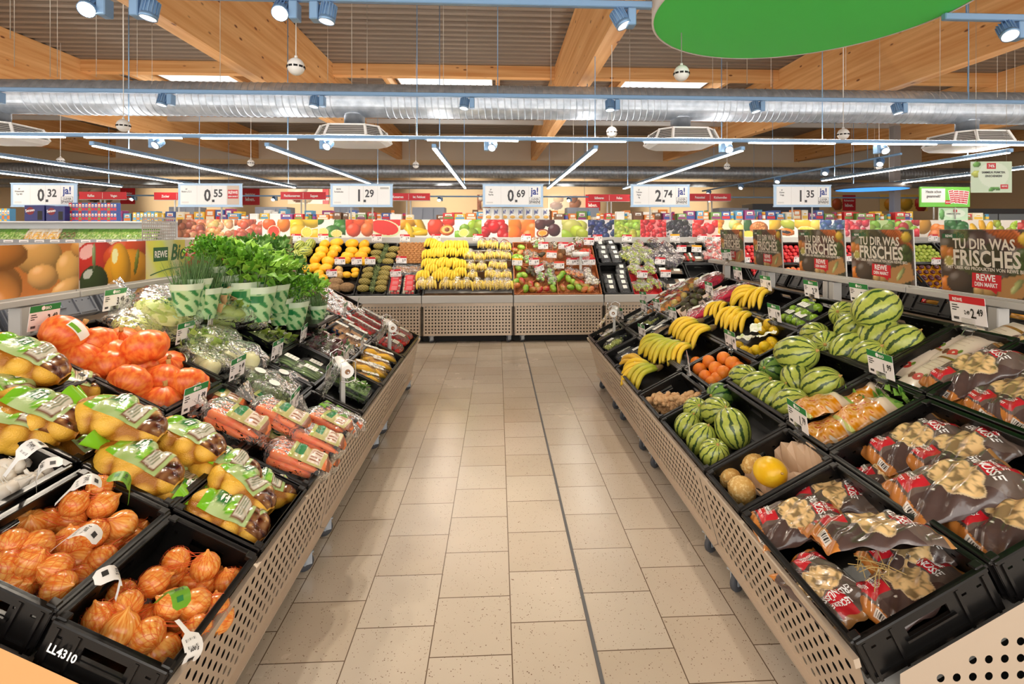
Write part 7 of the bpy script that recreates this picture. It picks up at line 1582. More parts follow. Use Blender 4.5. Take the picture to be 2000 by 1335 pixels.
for x, y in ((1080, 235), (1040, 262), (1130, 312), (1150, 240), (1100, 300), (1180, 320)): later(put('pom', lambda: fruit('pomegranate', .045, 0, .95, True, POM), FB.at(*Z3(x, y), -.02, (R.uniform(-1, 1), R.uniform(-1, 1), 0), 1), '', 'pomegranate', 'pomegranates'), 'round red pomegranate', 'in the upper wicker tray', 'pomegranate', 'pomegranates')
for x, y in ((265, 490), (240, 535), (320, 580), (350, 500), (300, 530), (460, 275), (430, 290)): later(put('avo', avocado, FB.at(*Z3(x, y), -.03, (1.3, .2, R.uniform(0, 6)), 1.1), '', 'avocado', 'dark avocados in wicker'), 'dark avocado', 'in the wicker trays', 'avocado', 'dark avocados in wicker')
COC = mat('coconut_husk', (120, 82, 52), .9, var=(40, (160, 116, 76)), bump=(90, .8))
for x, y in ((745, 235), (720, 310), (770, 250)): later(put('coconut', lambda: fruit('coconut', .05, 0, 1.05, False, COC), FB.at(*Z3(x, y), -.02, (1, 0, 0), 1), '', 'coconut', 'coconuts'), 'round brown coconut', 'in the upper wicker tray', 'coconut', 'coconuts')
def mixbag(cols, seed, r_=.02, n=14, nm='fruit_bag', sz=(.1, .085, .05)):
    def f():
        t = empty(nm); q = MB(); rr = random.Random(seed)
        for k in range(n): q.ball((rr.uniform(-sz[0]*.7, sz[0]*.7), rr.uniform(-sz[1]*.7, sz[1]*.7), rr.uniform(-.01, sz[2]*.5)), r_*rr.uniform(.85, 1.15), 9, 6, 0, jig(rr.choice(cols), rr, .15))
        q.build('fruit', VG, t, vcol=True); q = MB(); filmbag(q, sz, seed, lump=.14); q.build('clear_bag', FILM, t); return t
    return f
LIMC = [rgb(110, 160, 60), rgb(150, 186, 90)]
for x, y, k in ((430, 620, 'limeb'), (590, 620, 'limeb'), (560, 560, 'limeb'), (600, 680, 'limeb'), (500, 440, 'nutb'), (620, 460, 'nutb'), (330, 300, 'nutb'), (240, 270, 'nutb'), (240, 360, 'limeb'), (870, 270, 'garl'), (960, 280, 'garl'), (940, 560, 'orgb'), (860, 540, 'orgb'), (1020, 580, 'orgb'), (1140, 600, 'garl'), (1190, 650, 'garl'), (1150, 690, 'garl'), (1250, 700, 'garl'), (1130, 540, 'garl'), (240, 60, 'nutb'), (330, 80, 'garl'), (430, 80, 'garl'), (380, 140, 'limeb'), (620, 150, 'nutb'), (900, 150, 'rdb'), (1000, 120, 'rdb'), (990, 70, 'nutb')):
    B_ = {'limeb': mixbag(LIMC, 3, .022, 9, 'lime_bag', (.08, .07, .045)), 'nutb': mixbag([rgb(120, 84, 60), rgb(60, 80, 60), rgb(170, 150, 110)], 4, .02, 10, 'nut_bag', (.075, .07, .04)), 'garl': mixbag([rgb(230, 222, 210), rgb(206, 196, 150)], 5, .02, 10, 'garlic_bag', (.075, .07, .04)), 'orgb': mixbag([rgb(232, 130, 50), rgb(226, 170, 90)], 6, .018, 12, 'physalis_bag', (.08, .07, .04)), 'rdb': mixbag([rgb(190, 40, 50), rgb(150, 120, 70)], 7, .018, 12, 'chilli_bag', (.075, .07, .04))}[k]
    later(put(k, B_, FB.at(*Z3(x, y), .0, (0, 0, R.uniform(-.5, .5)), 1), '', 'bagged fruit', 'small bags in the wicker trays'), {'limeb': 'clear bag of limes', 'nutb': 'clear bag of brown nuts', 'garl': 'clear bag of pale bulbs', 'orgb': 'clear pack of orange fruit', 'rdb': 'clear bag of red chillies'}[k], 'in the wicker trays', 'bagged fruit')
packs(FB, 'currant', ((1171, 481), (1191, 480), (1177, 490), (1196, 490), (1177, 499), (1200, 499), (1182, 508), (1203, 508)), 'black berry pack with white label', 'in the upper dark crate', 'berries', n=-.07)
packs(FB, 'currant', ((1212, 527), (1213, 538), (1188, 547), (1213, 547), (1191, 557), (1216, 557), (1193, 567), (1219, 567)), 'black berry pack with white label', 'in the lower dark crate', 'berries', n=-.07)
GG = mixbag([rgb(172, 186, 60), rgb(196, 196, 70), rgb(150, 170, 50)], 8, .015, 40, 'grape_bag', (.11, .1, .06)); DGp = mixbag([rgb(60, 46, 66), rgb(90, 76, 96), rgb(46, 40, 54)], 9, .015, 40, 'grape_bag', (.11, .1, .06)); RA = mixbag([rgb(206, 50, 60), rgb(226, 120, 110), rgb(190, 30, 46)], 10, .034, 8, 'apple_bag', (.11, .1, .055))
q = MB()
tt = empty('grape_carton', FB.M(.29, 2.1, -.12)); tag(tt, 'red carton of green grapes at the low edge of the back row', 'carton')
RC_ = mat('red_card', (206, 34, 40), .5)
MB().box(-.28, .28, -.2, .2, 0, .006).build('base', RC_, tt)
for x0, x1, y0, y1 in ((-.28, -.274, -.2, .2), (.274, .28, -.2, .2), (-.28, .28, -.2, -.194), (-.28, .28, .194, .2)): MB().box(x0, x1, y0, y1, 0, .1).build('side_wall', RC_, tt)
add_crate(FB, .6, 1.06, 1.905, 2.31, 'with bagged green grapes, back row upper')
for u, v in ((1225, 487), (1246, 480), (1236, 497), (1256, 502), (1264, 492), (1240, 512), (1267, 511), (1222, 500), (1252, 490), (1237, 525), (1268, 526), (1250, 532)): later(put('gg', GG, FB.at(u, v, .0, (0, 0, R.uniform(-1, 1)), R.uniform(.9, 1.05)), '', 'grapes', 'bagged green grapes'), 'clear bag of green grapes', 'above the red carton' if v > 518 else 'in the upper crate', 'grapes', 'bagged green grapes')
for u, v in ((1252, 553), (1272, 550), (1288, 556), (1262, 561), (1244, 560)): later(put('gg', GG, FB.at(u, v, -.05, (0, 0, R.uniform(-1, 1)), .85), '', 'grapes', 'bagged green grapes'), 'clear bag of green grapes', 'inside the red carton', 'grapes', 'bagged green grapes')
for u, v in ((1278, 474), (1300, 482), (1290, 492), (1312, 494), (1300, 504), (1322, 506), (1280, 502), (1310, 512)): later(put('dg', DGp, FB.at(u, v, .01, (0, 0, R.uniform(-1, 1)), R.uniform(.9, 1.05)), '', 'grapes', 'bagged dark grapes'), 'clear bag of dark grapes', 'on the back row', 'grapes', 'bagged dark grapes')
packs(FB, 'dark', ((1292, 530), (1320, 532), (1330, 507), (1362, 508), (1322, 480), (1350, 480), (1312, 562), (1330, 552)), 'dark nut pack with white label', 'beyond the dark grapes', 'nuts', n=-.07, rz=1.57)
packs(FB, 'tomato', ((1346, 504),), 'red berry pack with pink label', 'beyond the dark grapes', 'berries', n=-.05)
for u, v in ((1383, 476), (1402, 480), (1390, 490), (1410, 494), (1396, 502), (1412, 508), (1405, 470), (1380, 500)): later(put('ra', RA, FB.at(u, v, .0, (0, 0, R.uniform(-1, 1)), .95), '', 'apples', 'bagged red apples'), 'crinkled bag of red apples', 'left of the farthest poster', 'apples', 'bagged red apples')
AR = lambda: fruit('red_apple', .037, 0, .9, True, APR); AG = lambda: fruit('green_apple', .037, 0, .95, True, APG)
heap(FB, 'rapple', AR, .64, 1.04, 3.69, 4.08, 5, 5, 'shiny red apple', 'seen between the two farthest posters', 'apple', .037, -.05, 1, 1); heap(FB, 'rapple', AR, .1, .56, 3.75, 4.05, 5, 4, 'shiny red apple', 'low behind the two farthest posters', 'apple', .037, -.06, 1, 2)
heap(FB, 'rapple', AR, .64, 1.04, 4.2, 4.7, 5, 6, 'shiny red apple', 'seen left of the middle poster', 'apple', .037, -.05, 1, 3); heap(FB, 'peach', None, .2, .56, 4.2, 4.7, 4, 6, 'fuzzy peach', 'low on the back row, left of the middle poster', 'peach', .04, -.06, 1, 3)
heap(FB, 'rapple', AR, .64, 1.04, 5.38, 5.94, 5, 6, 'shiny red apple', 'seen through the gap right of the middle poster', 'apple', .037, -.05, 1, 4); heap(FB, 'peach', None, .15, .56, 5.38, 5.94, 4, 6, 'fuzzy peach', 'seen right of the middle poster', 'peach', .04, -.06, 1, 5)
heap(FB, 'gapple', AG, .64, 1.04, 6.22, 6.88, 5, 8, 'pale green pear-coloured apple', 'left of the nearest poster', 'apple', .037, -.05, 1, 6)
heap(FB, 'rapple', AR, .7, 1.04, 7.0, 7.55, 4, 6, 'shiny red apple', 'behind the nearest poster', 'apple', .037, -.05, 1, 7)
for x0, wh in ((7.68, 'next to the nearest poster'), (8.3, 'at the far right end')):
    for s0, s1, k in ((.0, .585, 'lower'), (.6, 1.06, 'upper')): add_crate(FB, s0, s1, x0, x0+.58, f'with oranges {wh}, back row {k}')
    heap(FB, 'orange', None, .1, .5, x0+.06, x0+.52, 4, 5, 'loose orange', f'in the lower crate {wh}', 'orange', .043, -.07, 1, 8)
YTR = mat('yellow_tray', (236, 176, 30), .45)
def ytray():
    t = empty('fruit_tray'); q = MB()
    for i in range(3):
        for j in range(3): q.lathe([(.02, -.03), (.048, -.028), (.06, .0)], 8, M=xf((i*.105-.105, j*.105-.105, .03)), caps=False)
    q.box(-.16, .16, -.16, .16, -.002, .0); k = q.build('tray', YTR, t)
    for i in range(3):
        for j in range(3): k = MB(); k.ball((0, 0, 0), (.034, .034, .03), 12, 8, 0, rgb(90, 40, 56)); o = k.build('plum', VG, t, vcol=True); o.location = (i*.105-.105, j*.105-.105, .035)
    return t
for s_, x in ((.18, 6.38), (.42, 6.38), (.18, 6.72), (.42, 6.72)): later(put('ytray', ytray, FB.M(s_, x, -.06), '', 'fruit tray', 'yellow plum trays'), 'yellow moulded tray of dark plums', 'near row' if s_ < .3 else 'back row', 'fruit tray', 'yellow plum trays')
# price cards on the back row
TB = [(664, 516, '1.59', 'r'), (697, 516, '2.99', 'r'), (723, 516, '1.11', 'r'), (784, 514, '0.29', 'r'), (648, 540, '2.49', 'r'), (773, 540, '1.99', 'r'), (578, 470, '1.79', 'r'), (632, 470, '1.49', 'r'), (736, 471, '2.49', 'r'), (791, 471, '3.99', 'r'), (851, 470, '1.79', 'r'), (933, 470, '1.19', 'r'), (1010, 518, '1.11', 'y'), (1027, 470, '0.99', 'r'), (1061, 486, '0.99', 'r'), (1043, 517, '0.69', 'r'), (1100, 486, '0.79', 'r'), (1077, 503, '1.99', 'o'), (1150, 478, '2.49', 'r'), (1167, 471, '1.99', 'r'), (1224, 471, '2.99', 'r'), (1114, 490, '1.69', 'r'), (1116, 517, '0.89', 'r'), (1135, 517, '2.99', 'r'), (1153, 517, '1.79', 'r'), (1092, 524, '1.49', 'o'), (1055, 530, '1.29', 'r'), (1289, 516, '2.49', 'r'), (1254, 542, '2.99', 'r'), (1300, 541, '3.49', 'o'), (1318, 470, '1.79', 'y'), (1331, 492, '1.99', 'r'), (1360, 492, '2.79', 'y'), (1371, 470, '1.69', 'r'), (1400, 472, '1.49', 'r'), (1440, 472, '2.19', 'r'), (1455, 512, '1.49', 'r'), (1560, 512, '1.99', 'r'), (1655, 510, '1.79', 'r'), (1822, 470, '2.49', 'r'), (1828, 516, '1.49', 'r'), (1500, 472, '2.29', 'r'), (1612, 472, '1.19', 'r')]
for u, v, p, hd in TB:
    o = price(FB, u, v, p, '', hd, .05 if 472 < v < 512 else .02, tl=-.6, rz=R.uniform(-.08, .08) if v not in (530, 490) else .5)
    k = {'r': 'red', 'y': 'yellow', 'o': 'orange'}[hd]; later(o, f'{k}-topped price card', 'clipped to the long back rail' if v < 473 else 'above the low front crates' if v > 519 else 'between the two crate rows' if v > 511 else 'standing among the upper fruit', 'price tag', 'price cards')
# ------------------------------------------------------------ behind the back row: shelving, goods, signs
SHW = mat('shelf_white', (232, 234, 236), .45); BLUEF = mat('pale_blue_frame', (176, 204, 232), .4, .2); PRB = mat('price_board', (246, 246, 246), .45); INK = mat('dark_grey_ink', (70, 70, 74), .5); JAB = mat('blue_ink', (44, 66, 146), .5)
def price_sign(pr, kind, lines):
    t = empty('hanging_price_sign'); w, h = 1.04, .385
    q = MB(); q.box(-w/2, w/2, 0, .03, 0, h, 0, .006); q.box(-w/2-.006, w/2+.006, -.004, .034, h-.012, h+.006, 0, .003); q.box(-w/2-.006, w/2+.006, -.004, .034, -.006, .012, 0, .003); q.build('frame', BLUEF, t)
    X = lambda a, z: xf((a, -.0022, z), (PI/2, 0, 0))
    q = MB(); q.box(-w*.46, w*.46, -.001, 0, h*.09, h*.92); 
    for x in (-.2, .03, .26): q.box(w*x-.001, w*x+.001, -.0014, -.001, h*.09, h*.92, 1)
    a, b = pr.split('.'); q.text(a, h*.72, X(-.04, h*.25), 2, .8); q.text(b, h*.46, X(.135, h*.43), 2, .85); q.box(.035, .075, -.0022, -.001, h*.2, h*.31, 2)
    for i, s_ in enumerate(lines): q.text(s_, .036, X(-w*.365, h*.74-.045*i), 2, .8)
    q.text('', .01, X(0, 0), 2)
    for i in range(2): q.box(-w*.44, -w*.33, -.0016, -.001, h*(.2-.04*i), h*(.212-.04*i), 1)
    if kind == 'ja':
        q.text('ja!', .17, X(w*.36, h*.55), 3, .85, fn=None); q.text('CLEVER', .045, X(w*.36, h*.30), 2, .9); q.text('SPAREN!', .062, X(w*.36, h*.16), 2, .75)
        for x0, x1, z0, z1 in ((.27, .45, .12, .13), (.27, .45, .42, .43), (.27, .275, .12, .43), (.445, .45, .12, .43)): q.box(w*x0, w*x1, -.0018, -.001, h*z0, h*z1, 2)
    elif kind == 'rewe':
        q.box(w*.27, w*.46, -.0014, -.001, h*.09, h*.92, 4); q.box(w*.28, w*.445, -.002, -.001, h*.36, h*.74, 5); q.text('REWE', .07, X(w*.362, h*.56), 6, .85); q.text('DEIN MARKT', .034, X(w*.362, h*.42), 6, .8)
    else: q.box(w*.30, w*.44, -.0018, -.001, h*.78, h*.86, 1)
    q.build('price_board', [PRB, GREYM, INK, JAB, mat('photo_panel', (214, 196, 180), .5), RED, WPRINT], t)
    for x in (-.18, .18): q = MB(); q.tube([(x, .02, 0), (x, .02, -.22)], .014, 8); q.build('post', GREYM, t)
    return t
for u, p, k, ln, wh in ((85, '0.32', 'ja', ('ja!', 'Weizenmehl', 'Typ 405'), 'leftmost'), (410, '0.55', 'rewe', ('ja!', 'Butter z. Z. 2'), 'with a red box beside the digits'), (706, '1.29', 'none', ('REWE', 'Tortenboden'), 'without a logo'), (1002, '0.69', 'ja', ('ja!', 'Chips', 'Paprika'), 'in the centre'), (1290, '2.74', 'ja', ('ja!', 'Toiletten', 'Papier', '3lg'), 'right of the centre'), (1568, '1.35', 'ja', ('ja!', 'Küchen', '3-lagig'), 'on the right')):
    q0 = at_y(u, 403.5, 8.8 if u > 50 else 8.8); o = price_sign(p, k, ln); o.matrix_basis = xf(q0); tag(o, f'white price sign on posts reading {p}, {wh}', 'price sign', 'price signs on posts')
# long gondola behind the back row
def gondola(x0, x1, y, z, d, lb):
    t = empty('shelf_unit', xf((0, y, 0))); tag(t, lb, 'shelf', 'shelf units')
    MB().box(x0, x1, d*.45, d*.55, .0, z-.02).build('back_panel', SHW, t)
    for zz in (.2, .6, 1.0, 1.35, z-.02):
        MB().box(x0, x1, 0, d, zz, zz+.02).build('shelf', SHW, t)
gondola(-4.9, 9.4, 8.78, 1.72, .7, 'long white shelf unit behind the fruit pictures')
gondola(-8.6, -5.35, 8.3, 1.68, .6, 'white shelf unit with salad bags at the left edge')
PALB = [(206, 40, 46), (236, 190, 60), (60, 90, 160), (240, 240, 236), (110, 150, 70), (226, 130, 50), (150, 60, 120), (90, 160, 200), (120, 80, 50), (236, 226, 200)]
BXM = mat('carton_print', rough=.4, vcol=True)
def goods_box(k):
    q = MB(); r = random.Random(k); c = rgb(*PALB[k % 10]); c2 = rgb(*PALB[(k*3+4) % 10]); q.box(-.5, .5, -.5, .5, 0, 1, col=c, b=.02)
    q.quad([(-.42, -.503, .15), (.42, -.503, .15), (.42, -.503, .45), (-.42, -.503, .45)], col=c2); q.quad([(-.3, -.504, .55), (.3, -.504, .55), (.3, -.504, .85), (-.3, -.504, .85)], col=rgb(240, 236, 226)); q.quad([(-.2, -.505, .6), (.2, -.505, .6), (.2, -.505, .7), (-.2, -.505, .7)], col=c2)
    return q.build('grocery_box', BXM, vcol=True)
def goods_jar(k):
    t = empty('grocery_jar'); c = rgb(*PALB[(k*7+5) % 10]); q = MB(); q.lathe([(.44, 0), (.5, .04), (.5, .72), (.4, .8)], 14, col=c); q.lathe([(.503, .2), (.503, .6)], 14, col=rgb(*PALB[(k*3+3) % 10]), caps=False); q.build('jar_body', BXM, t, vcol=True)
    q = MB(); q.lathe([(.44, .8), (.44, .98), (.42, 1)], 14, col=rgb(*PALB[(k+1) % 10])); q.build('lid', BXM, t, vcol=True); return t
gi = 0
def goods(x, y, z, w, h, kind, k, d=None):
    global gi; gi += 1
    o = put(f'{kind}{k % 10}', {'b': lambda: goods_box(k), 'j': lambda: goods_jar(k)}[kind], xf((x, y, z), sc=(w, d or w*.8, h)), '', 'groceries', 'groceries on the shelf tops')
    cn = ('red', 'yellow', 'blue', 'white', 'green', 'orange', 'purple', 'light blue', 'brown', 'cream')[(k if kind == 'b' else k*7+5) % 10]
    return later(o, f'{cn} grocery '+('box' if kind == 'b' else 'jar'), 'on the long shelf top', 'groceries', 'groceries on the shelf tops')
rr = random.Random(12)
x = -4.8
while x < 9.2:
    u = 972+x/9.1*1000
    if 945 < u < 1075 or 1800 < u < 1905 or 805 < u < 860 or 1110 < u < 1165: x += .1; continue
    hi = .13 if 340 < u < 640 else .2 if 1300 < u < 1700 else .16
    kd = rr.choice('bbj'); w = rr.uniform(.1, .2) if kd == 'b' else rr.uniform(.06, .08); goods(x+w/2, 9.15+rr.uniform(-.05, .05), 1.72, w, hi*rr.uniform(.55, 1.0) if kd == 'b' else hi*.75, kd, rr.randint(0, 9), .14 if kd == 'b' else w); x += w+.012
def chip_bag():
    t = empty('crisp_bag'); q = MB(); P = []
    for i in range(12):
        v = i/11; P.append([(.11*(2*j/11-1)*(1-.12*math.sin(PI*v)), -.05*abs(math.sin(PI*v))**.6*abs(math.sin(PI*j/11))**.6-.004*math.sin(j*2+i), .26*v) for j in range(12)])
    q.grid(P); q.grid([[(p[0], -p[1], p[2]) for p in r] for r in P]); q.build('foil_bag', mat('white_foil', (240, 238, 232), .3, coat=.4, bump=(20, .5)), t)
    q = MB(); q.text('ja!', .12, xf((0, -.056, .14), (PI/2, 0, 0)), 0, .8); q.build('lettering', JAB, t); q = MB(); q.ball((.02, -.045, .06), (.06, .012, .035), 12, 8); q.build('printed_crisps', mat('crisps_print', (226, 176, 90), .4), t); return t
for i in range(8):
    o = put('chip', chip_bag, xf((at_y(952+i*16, 420, 9.0).x, 9.02, 1.722), (0, 0, R.uniform(-.2, .2)), .8), '', 'crisps', 'white crisp bags'); later(o, 'white crisp bag with blue lettering', 'below the centre price sign', 'crisps', 'white crisp bags')
# chilled shelf at far left: boxes, salad bags, price rail
q = MB(); q.box(-8.6, -5.35, 8.27, 8.285, 1.345, 1.4); tag(q.build('price_rail', mat('rail_grey', (150, 152, 156), .4)), 'grey shelf price rail below the salad bags at left', 'rail')
for i in range(12):
    q = MB(); q.box(-.07, .07, 0, .002, 0, .04); q.box(-.05, .05, -.001, 0, .01, .016, 1); o = q.build('shelf_label', [CARD, BLACK]); o.location = (-8.0+i*.23, 8.266, 1.352); later(o, 'small white shelf label', 'under the salad bags at left', 'price tag', 'shelf labels')
def salad_bag(k):
    t = empty('salad_bag'); cols = [[rgb(100, 150, 60), rgb(140, 180, 80), rgb(190, 206, 130)], [rgb(230, 160, 50), rgb(240, 230, 210), rgb(236, 190, 90)], [rgb(90, 130, 60), rgb(120, 60, 60), rgb(150, 170, 90)]][k]
    q = MB(); P = []; C_ = []; r = random.Random(k)
    for i in range(14):
        v = i/13; P.append([(.1*(2*j/13-1), -.05*abs(math.sin(PI*v))**.6*abs(math.sin(PI*j/13))**.5+.10*v, .2*v) for j in range(14)]); C_.append([jig(r.choice(cols) if v < .75 else cols[0] if k != 1 else cols[1], r, .2) for j in range(14)])
    q.grid(P, 0, True, C_); q.grid([[(p[0], .02+.1*(p[2]/.2), p[2]) for p in rw] for rw in P][::-1], 0, True, C_); q.build('printed_bag', FILMP, t, vcol=True)
    q = MB(); q.box(-.06, .06, -.0, .002, .1, .13, M=xf((0, .0, .03), (-.5, 0, 0))); q.build('label', STKG if k != 1 else ORG, t); return t
for i in range(24):
    k = 1 if 7 <= i <= 11 else 2 if i in (0, 1, 12, 13) else 0
    o = put(f'sal{k}', (lambda k=k: salad_bag(k)), xf((-8.2+i*.117, 8.36+.03*(i % 2), 1.372), (0, 0, R.uniform(-.15, .15)), .95), '', 'salad', 'salad bags'); later(o, {0: 'green salad bag', 1: 'orange and white cheese bag', 2: 'dark mixed salad bag'}[k], 'on the left shelf', 'salad', 'salad bags')
for i in range(14):
    o = put('cheese', cheese_pack, xf((-8.1+i*.2, 8.4, 1.14), (1.2, 0, 0), .9), '', 'snacks', 'orange snack packs'); later(o, 'orange film pack', 'on the shelf below the salad bags', 'snacks', 'orange snack packs')
def coffee(tx):
    t = empty('coffee_box'); q = MB(); q.box(-.15, .15, -.1, .1, 0, .25, 0, .004); q.add([(-.06+.06*math.cos(a), -.1015, .16+.06*math.sin(a)) for a in np.linspace(0, 6.28, 25)[:-1]], [tuple(range(24))], 1); q.text('Senseo', .062, xf((-.06, -.1025, .15), (PI/2, -.15, 0)), 2, .8); q.box(.05, .12, -.102, -.1, .02, .16, 3)
    q.build('carton', [mat('dark_blue_card', (40, 44, 110), .35), mat('dark_red_print', (130, 24, 40), .4), WPRINT, BLACK], t); return t
for i, u in enumerate((78, 118)): later(put('coffee', lambda: coffee(0), xf((at_y(u, 430, 8.5).x, 8.5, 1.682), sc=1.0 if i == 0 else .95), '', 'coffee', 'blue coffee cartons'), 'dark blue coffee carton with red disc', 'on the left shelf', 'coffee', 'blue coffee cartons')
for i in range(30):
    c = i % 15; l = i//15; u = 142+c*6.2; p = at_y(u, 430, 8.55)
    o = put(f'b{2 if c % 3 else 0}', lambda: goods_box(2), xf((p.x, 8.55, 1.682+l*.15), sc=(.05, .09, .145)), '', 'coffee', 'blue ground coffee packs'); later(o, 'blue ground coffee pack' if c % 3 else 'red ground coffee pack', 'stacked on the left shelf, upper layer' if l else 'stacked on the left shelf, lower layer', 'coffee', 'blue ground coffee packs')
for i in range(12):
    p = at_y(2+i*5 if i < 5 else 232+i*7, 430, 8.5); o = put('b1' if i % 2 else 'b7', lambda: goods_box(1), xf((p.x, 8.5, 1.682), sc=(.05, .1, .2 if i < 5 else .14)), '', 'coffee', 'small coloured packs'); later(o, 'small yellow pack' if i % 2 else 'small light blue pack', 'on the left shelf top', 'groceries', 'small coloured packs')
# red aisle signs
def aisle_sign(a, b):
    t = empty('aisle_sign'); q = MB(); q.box(-.55, .55, 0, .03, 0, .185, 0, .004); q.box(-.555, .555, -.004, .034, -.012, 0, 1); q.box(-.003, .003, -.002, 0, .02, .165, 2)
    q.text(a, .085, xf((-.27, -.003, .06), (PI/2, 0, 0)), 2, .75); q.text(b, .085, xf((.27, -.003, .06), (PI/2, 0, 0)), 2, .75); q.build('board', [RED, GREYM, WPRINT], t)
    for x in (-.05, .05): MB().tube([(x, .015, 0), (x, .015, -2.28)], .02, 8).build('post', GREYM, t)
    return t
for u, v, y, a, b in ((200, 389, 13, 'Kaffee', 'Vegan'), (592, 389, 13, 'Fischkonserven', 'Suppen'), (798, 391, 13.4, 'Konserven', 'Int. Feinkost'), (1190, 393, 13.4, 'Süßwaren', 'Folien'), (1387, 392, 13, 'Putzmittel', 'Küchenrollen'), (345, 390, 13.2, 'Zucker', 'Backen')):
    o = aisle_sign(a, b); o.matrix_basis = xf(at_y(u, v, y)); tag(o, f'red aisle sign reading {a} and {b}', 'aisle sign', 'red aisle signs')
# posters on the back wall
def wall_poster(u0, u1, v0, v1, bgc, bl, txt, lb, red=.5):
    p0, p1 = at_y(u0, v1, WB-.04), at_y(u1, v0, WB-.04); w, h = p1.x-p0.x, p1.z-p0.z
    def ex(q):
        if txt:
            q.quad([(w*(red-.5), -.002, 0), (w*.5, -.002, 0), (w*.5, -.002, h), (w*(red-.5), -.002, h)], 2)
            for i, s_ in enumerate(txt): q.text(s_, h*(.3 if i == len(txt)-1 else .16), xf((w*(red+1)/2-w*.5, -.004, h*(.25+.35*(len(txt)-1-i))), (PI/2, 0, 0)), 3, .8)
    o = board('poster', w, h, paint(w, h, bgc, [(b[0]*w, b[1]*h, b[2]*w, b[3]*h, b[4], b[5], b[6]) for b in bl], 30), xf(((p0.x+p1.x)/2, WB-.04, p0.z)), .02, ex, (RED, WPRINT)); tag(o, lb, 'poster', 'wall posters')
FOOD = [(.25, .5, .18, .4, 0, (150, 90, 60), 'ball'), (.45, .35, .15, .3, 0, (226, 196, 150), 'ball'), (.3, .8, .2, .2, .3, (240, 226, 206), 'ball')]
wall_poster(160, 264, 366, 398, (236, 214, 190), FOOD, ('Köstlicher', 'leben.'), 'wall poster with food and red field, far left', .72)
wall_poster(470, 507, 368, 400, (206, 34, 40), [], ('Natürlicher', 'leben.'), 'narrow red wall poster beside the second price sign', .0)
wall_poster(562, 642, 369, 398, (240, 220, 200), FOOD, ('leben.',), 'wall poster with a smiling face detail behind an aisle sign', .85)
wall_poster(932, 958, 380, 410, (150, 90, 60), FOOD, None, 'small chocolate wall poster behind the centre price sign')
wall_poster(1070, 1172, 380, 411, (226, 190, 156), [(.16, .3, .12, .26, 0, (120, 66, 36), 'ball'), (.2, .7, .1, .22, 0, (206, 160, 110), 'ball'), (.52, .4, .12, .3, .4, (150, 90, 56), 'ball'), (.5, .7, .08, .2, .9, (130, 76, 46), 'ball')], ('leben.',), 'wall poster with chocolates right of the centre price sign', .72)
wall_poster(1620, 1671, 381, 411, (236, 190, 120), [(.3, .4, .2, .4, .2, (206, 90, 40), 'ball')], ('Kulinarischer', 'leben.'), 'wall poster with pizza right of the last price sign', .5)
wall_poster(1718, 1812, 380, 412, (240, 200, 110), [(.25, .4, .16, .4, 0, (240, 160, 30), 'ball'), (.55, .45, .14, .42, 0, (244, 190, 60), 'ball'), (.85, .4, .12, .5, .2, (206, 50, 40), 'ball')], None, 'wall poster with glasses of orange juice')
# grey cupboards and shelving further back
GRY = mat('blue_grey_panel', (150, 158, 172), .5)
for u0, u1, y, lb in ((805, 868, 15, 'blue-grey cupboard block left of the crisp bags'), (1108, 1170, 15, 'blue-grey cupboard block right of the crisp bags'), (330, 380, 15, 'blue-grey cupboard block behind the second sign'), (498, 560, 15, 'blue-grey cupboard block behind the jars'), (1405, 1462, 15, 'blue-grey cupboard block below the Küchenrollen sign'), (652, 690, 15, 'blue-grey cupboard block below the third sign')):
    x0, x1 = at_y(u0, 420, y).x, at_y(u1, 420, y).x; t = empty('cupboard', xf(((x0+x1)/2, y, 0))); tag(t, lb, 'cupboard', 'grey cupboards'); w = (x1-x0)/2
    MB().box(-w, w, 0, .6, .0, 2.2).build('carcass', GRY, t)
    for k in range(3): MB().box(-w+2*w*k/3+.01, -w+2*w*(k+1)/3-.01, -.02, 0, .15, 2.15).build('door', GRY, t)
for i, (x0, x1, y) in enumerate(((-9.5, -2, 11.6), (-1.5, 4.2, 11.6), (4.6, 10, 11.6))):
    gondola(x0, x1, y, 1.72, .8, f'white gondola shelf further back, {nth(i)} from left')
    x = x0+.1
    while x < x1-.2:
        kd = rr.choice('bbbj'); w = rr.uniform(.12, .24) if kd == 'b' else .09; h = rr.uniform(.12, .3); o = goods(x+w/2, y+.3, 1.72, w, h, kd, rr.randint(0, 9), .2 if kd == 'b' else w); x += w+.02
        for p_ in PENDING[-1:]: PENDING[-1] = (p_[0], p_[1], 'on the farther shelf tops')
# green loyalty signs, hanging poster, blue ring lamp, column, fridge
LIME = mat('lime_green_print', (120, 206, 80), .5); PALEG = mat('pale_green_print', (206, 232, 200), .5)
t = empty('loyalty_sign', xf(at_y(1846, 404, 8.8))); tag(t, 'green sign asking Heute schon gesammelt with red stamp cards', 'sign')
q = MB(); q.box(-.47, .47, 0, .03, 0, .36, 0, .006); q.box(-.44, .0, -.002, 0, .08, .33, 1); X = lambda a, z: xf((a, -.004, z), (PI/2, 0, 0))
q.text('Heute schon', .07, X(-.22, .25), 2, .8); q.text('gesammelt?', .07, X(-.22, .17), 2, .8); q.box(.0, .1, -.003, 0, .05, .12, 3); q.text('REWE', .032, X(.05, .075), 1, .9)
for k in range(4):
    M = xf((.1+.07*k, -.001-.0008*k, .06), (0, -.2+.12*k, 0)); q.box(0, .1, -.002, 0, 0, .24, 1, M=M)
    for a in range(3):
        for b in range(6): q.box(.012+.028*a, .034+.028*a, -.003, -.002, .012+.038*b, .04+.038*b, 3, M=M)
q.build('board', [LIME, WPRINT, INK, RED], t)
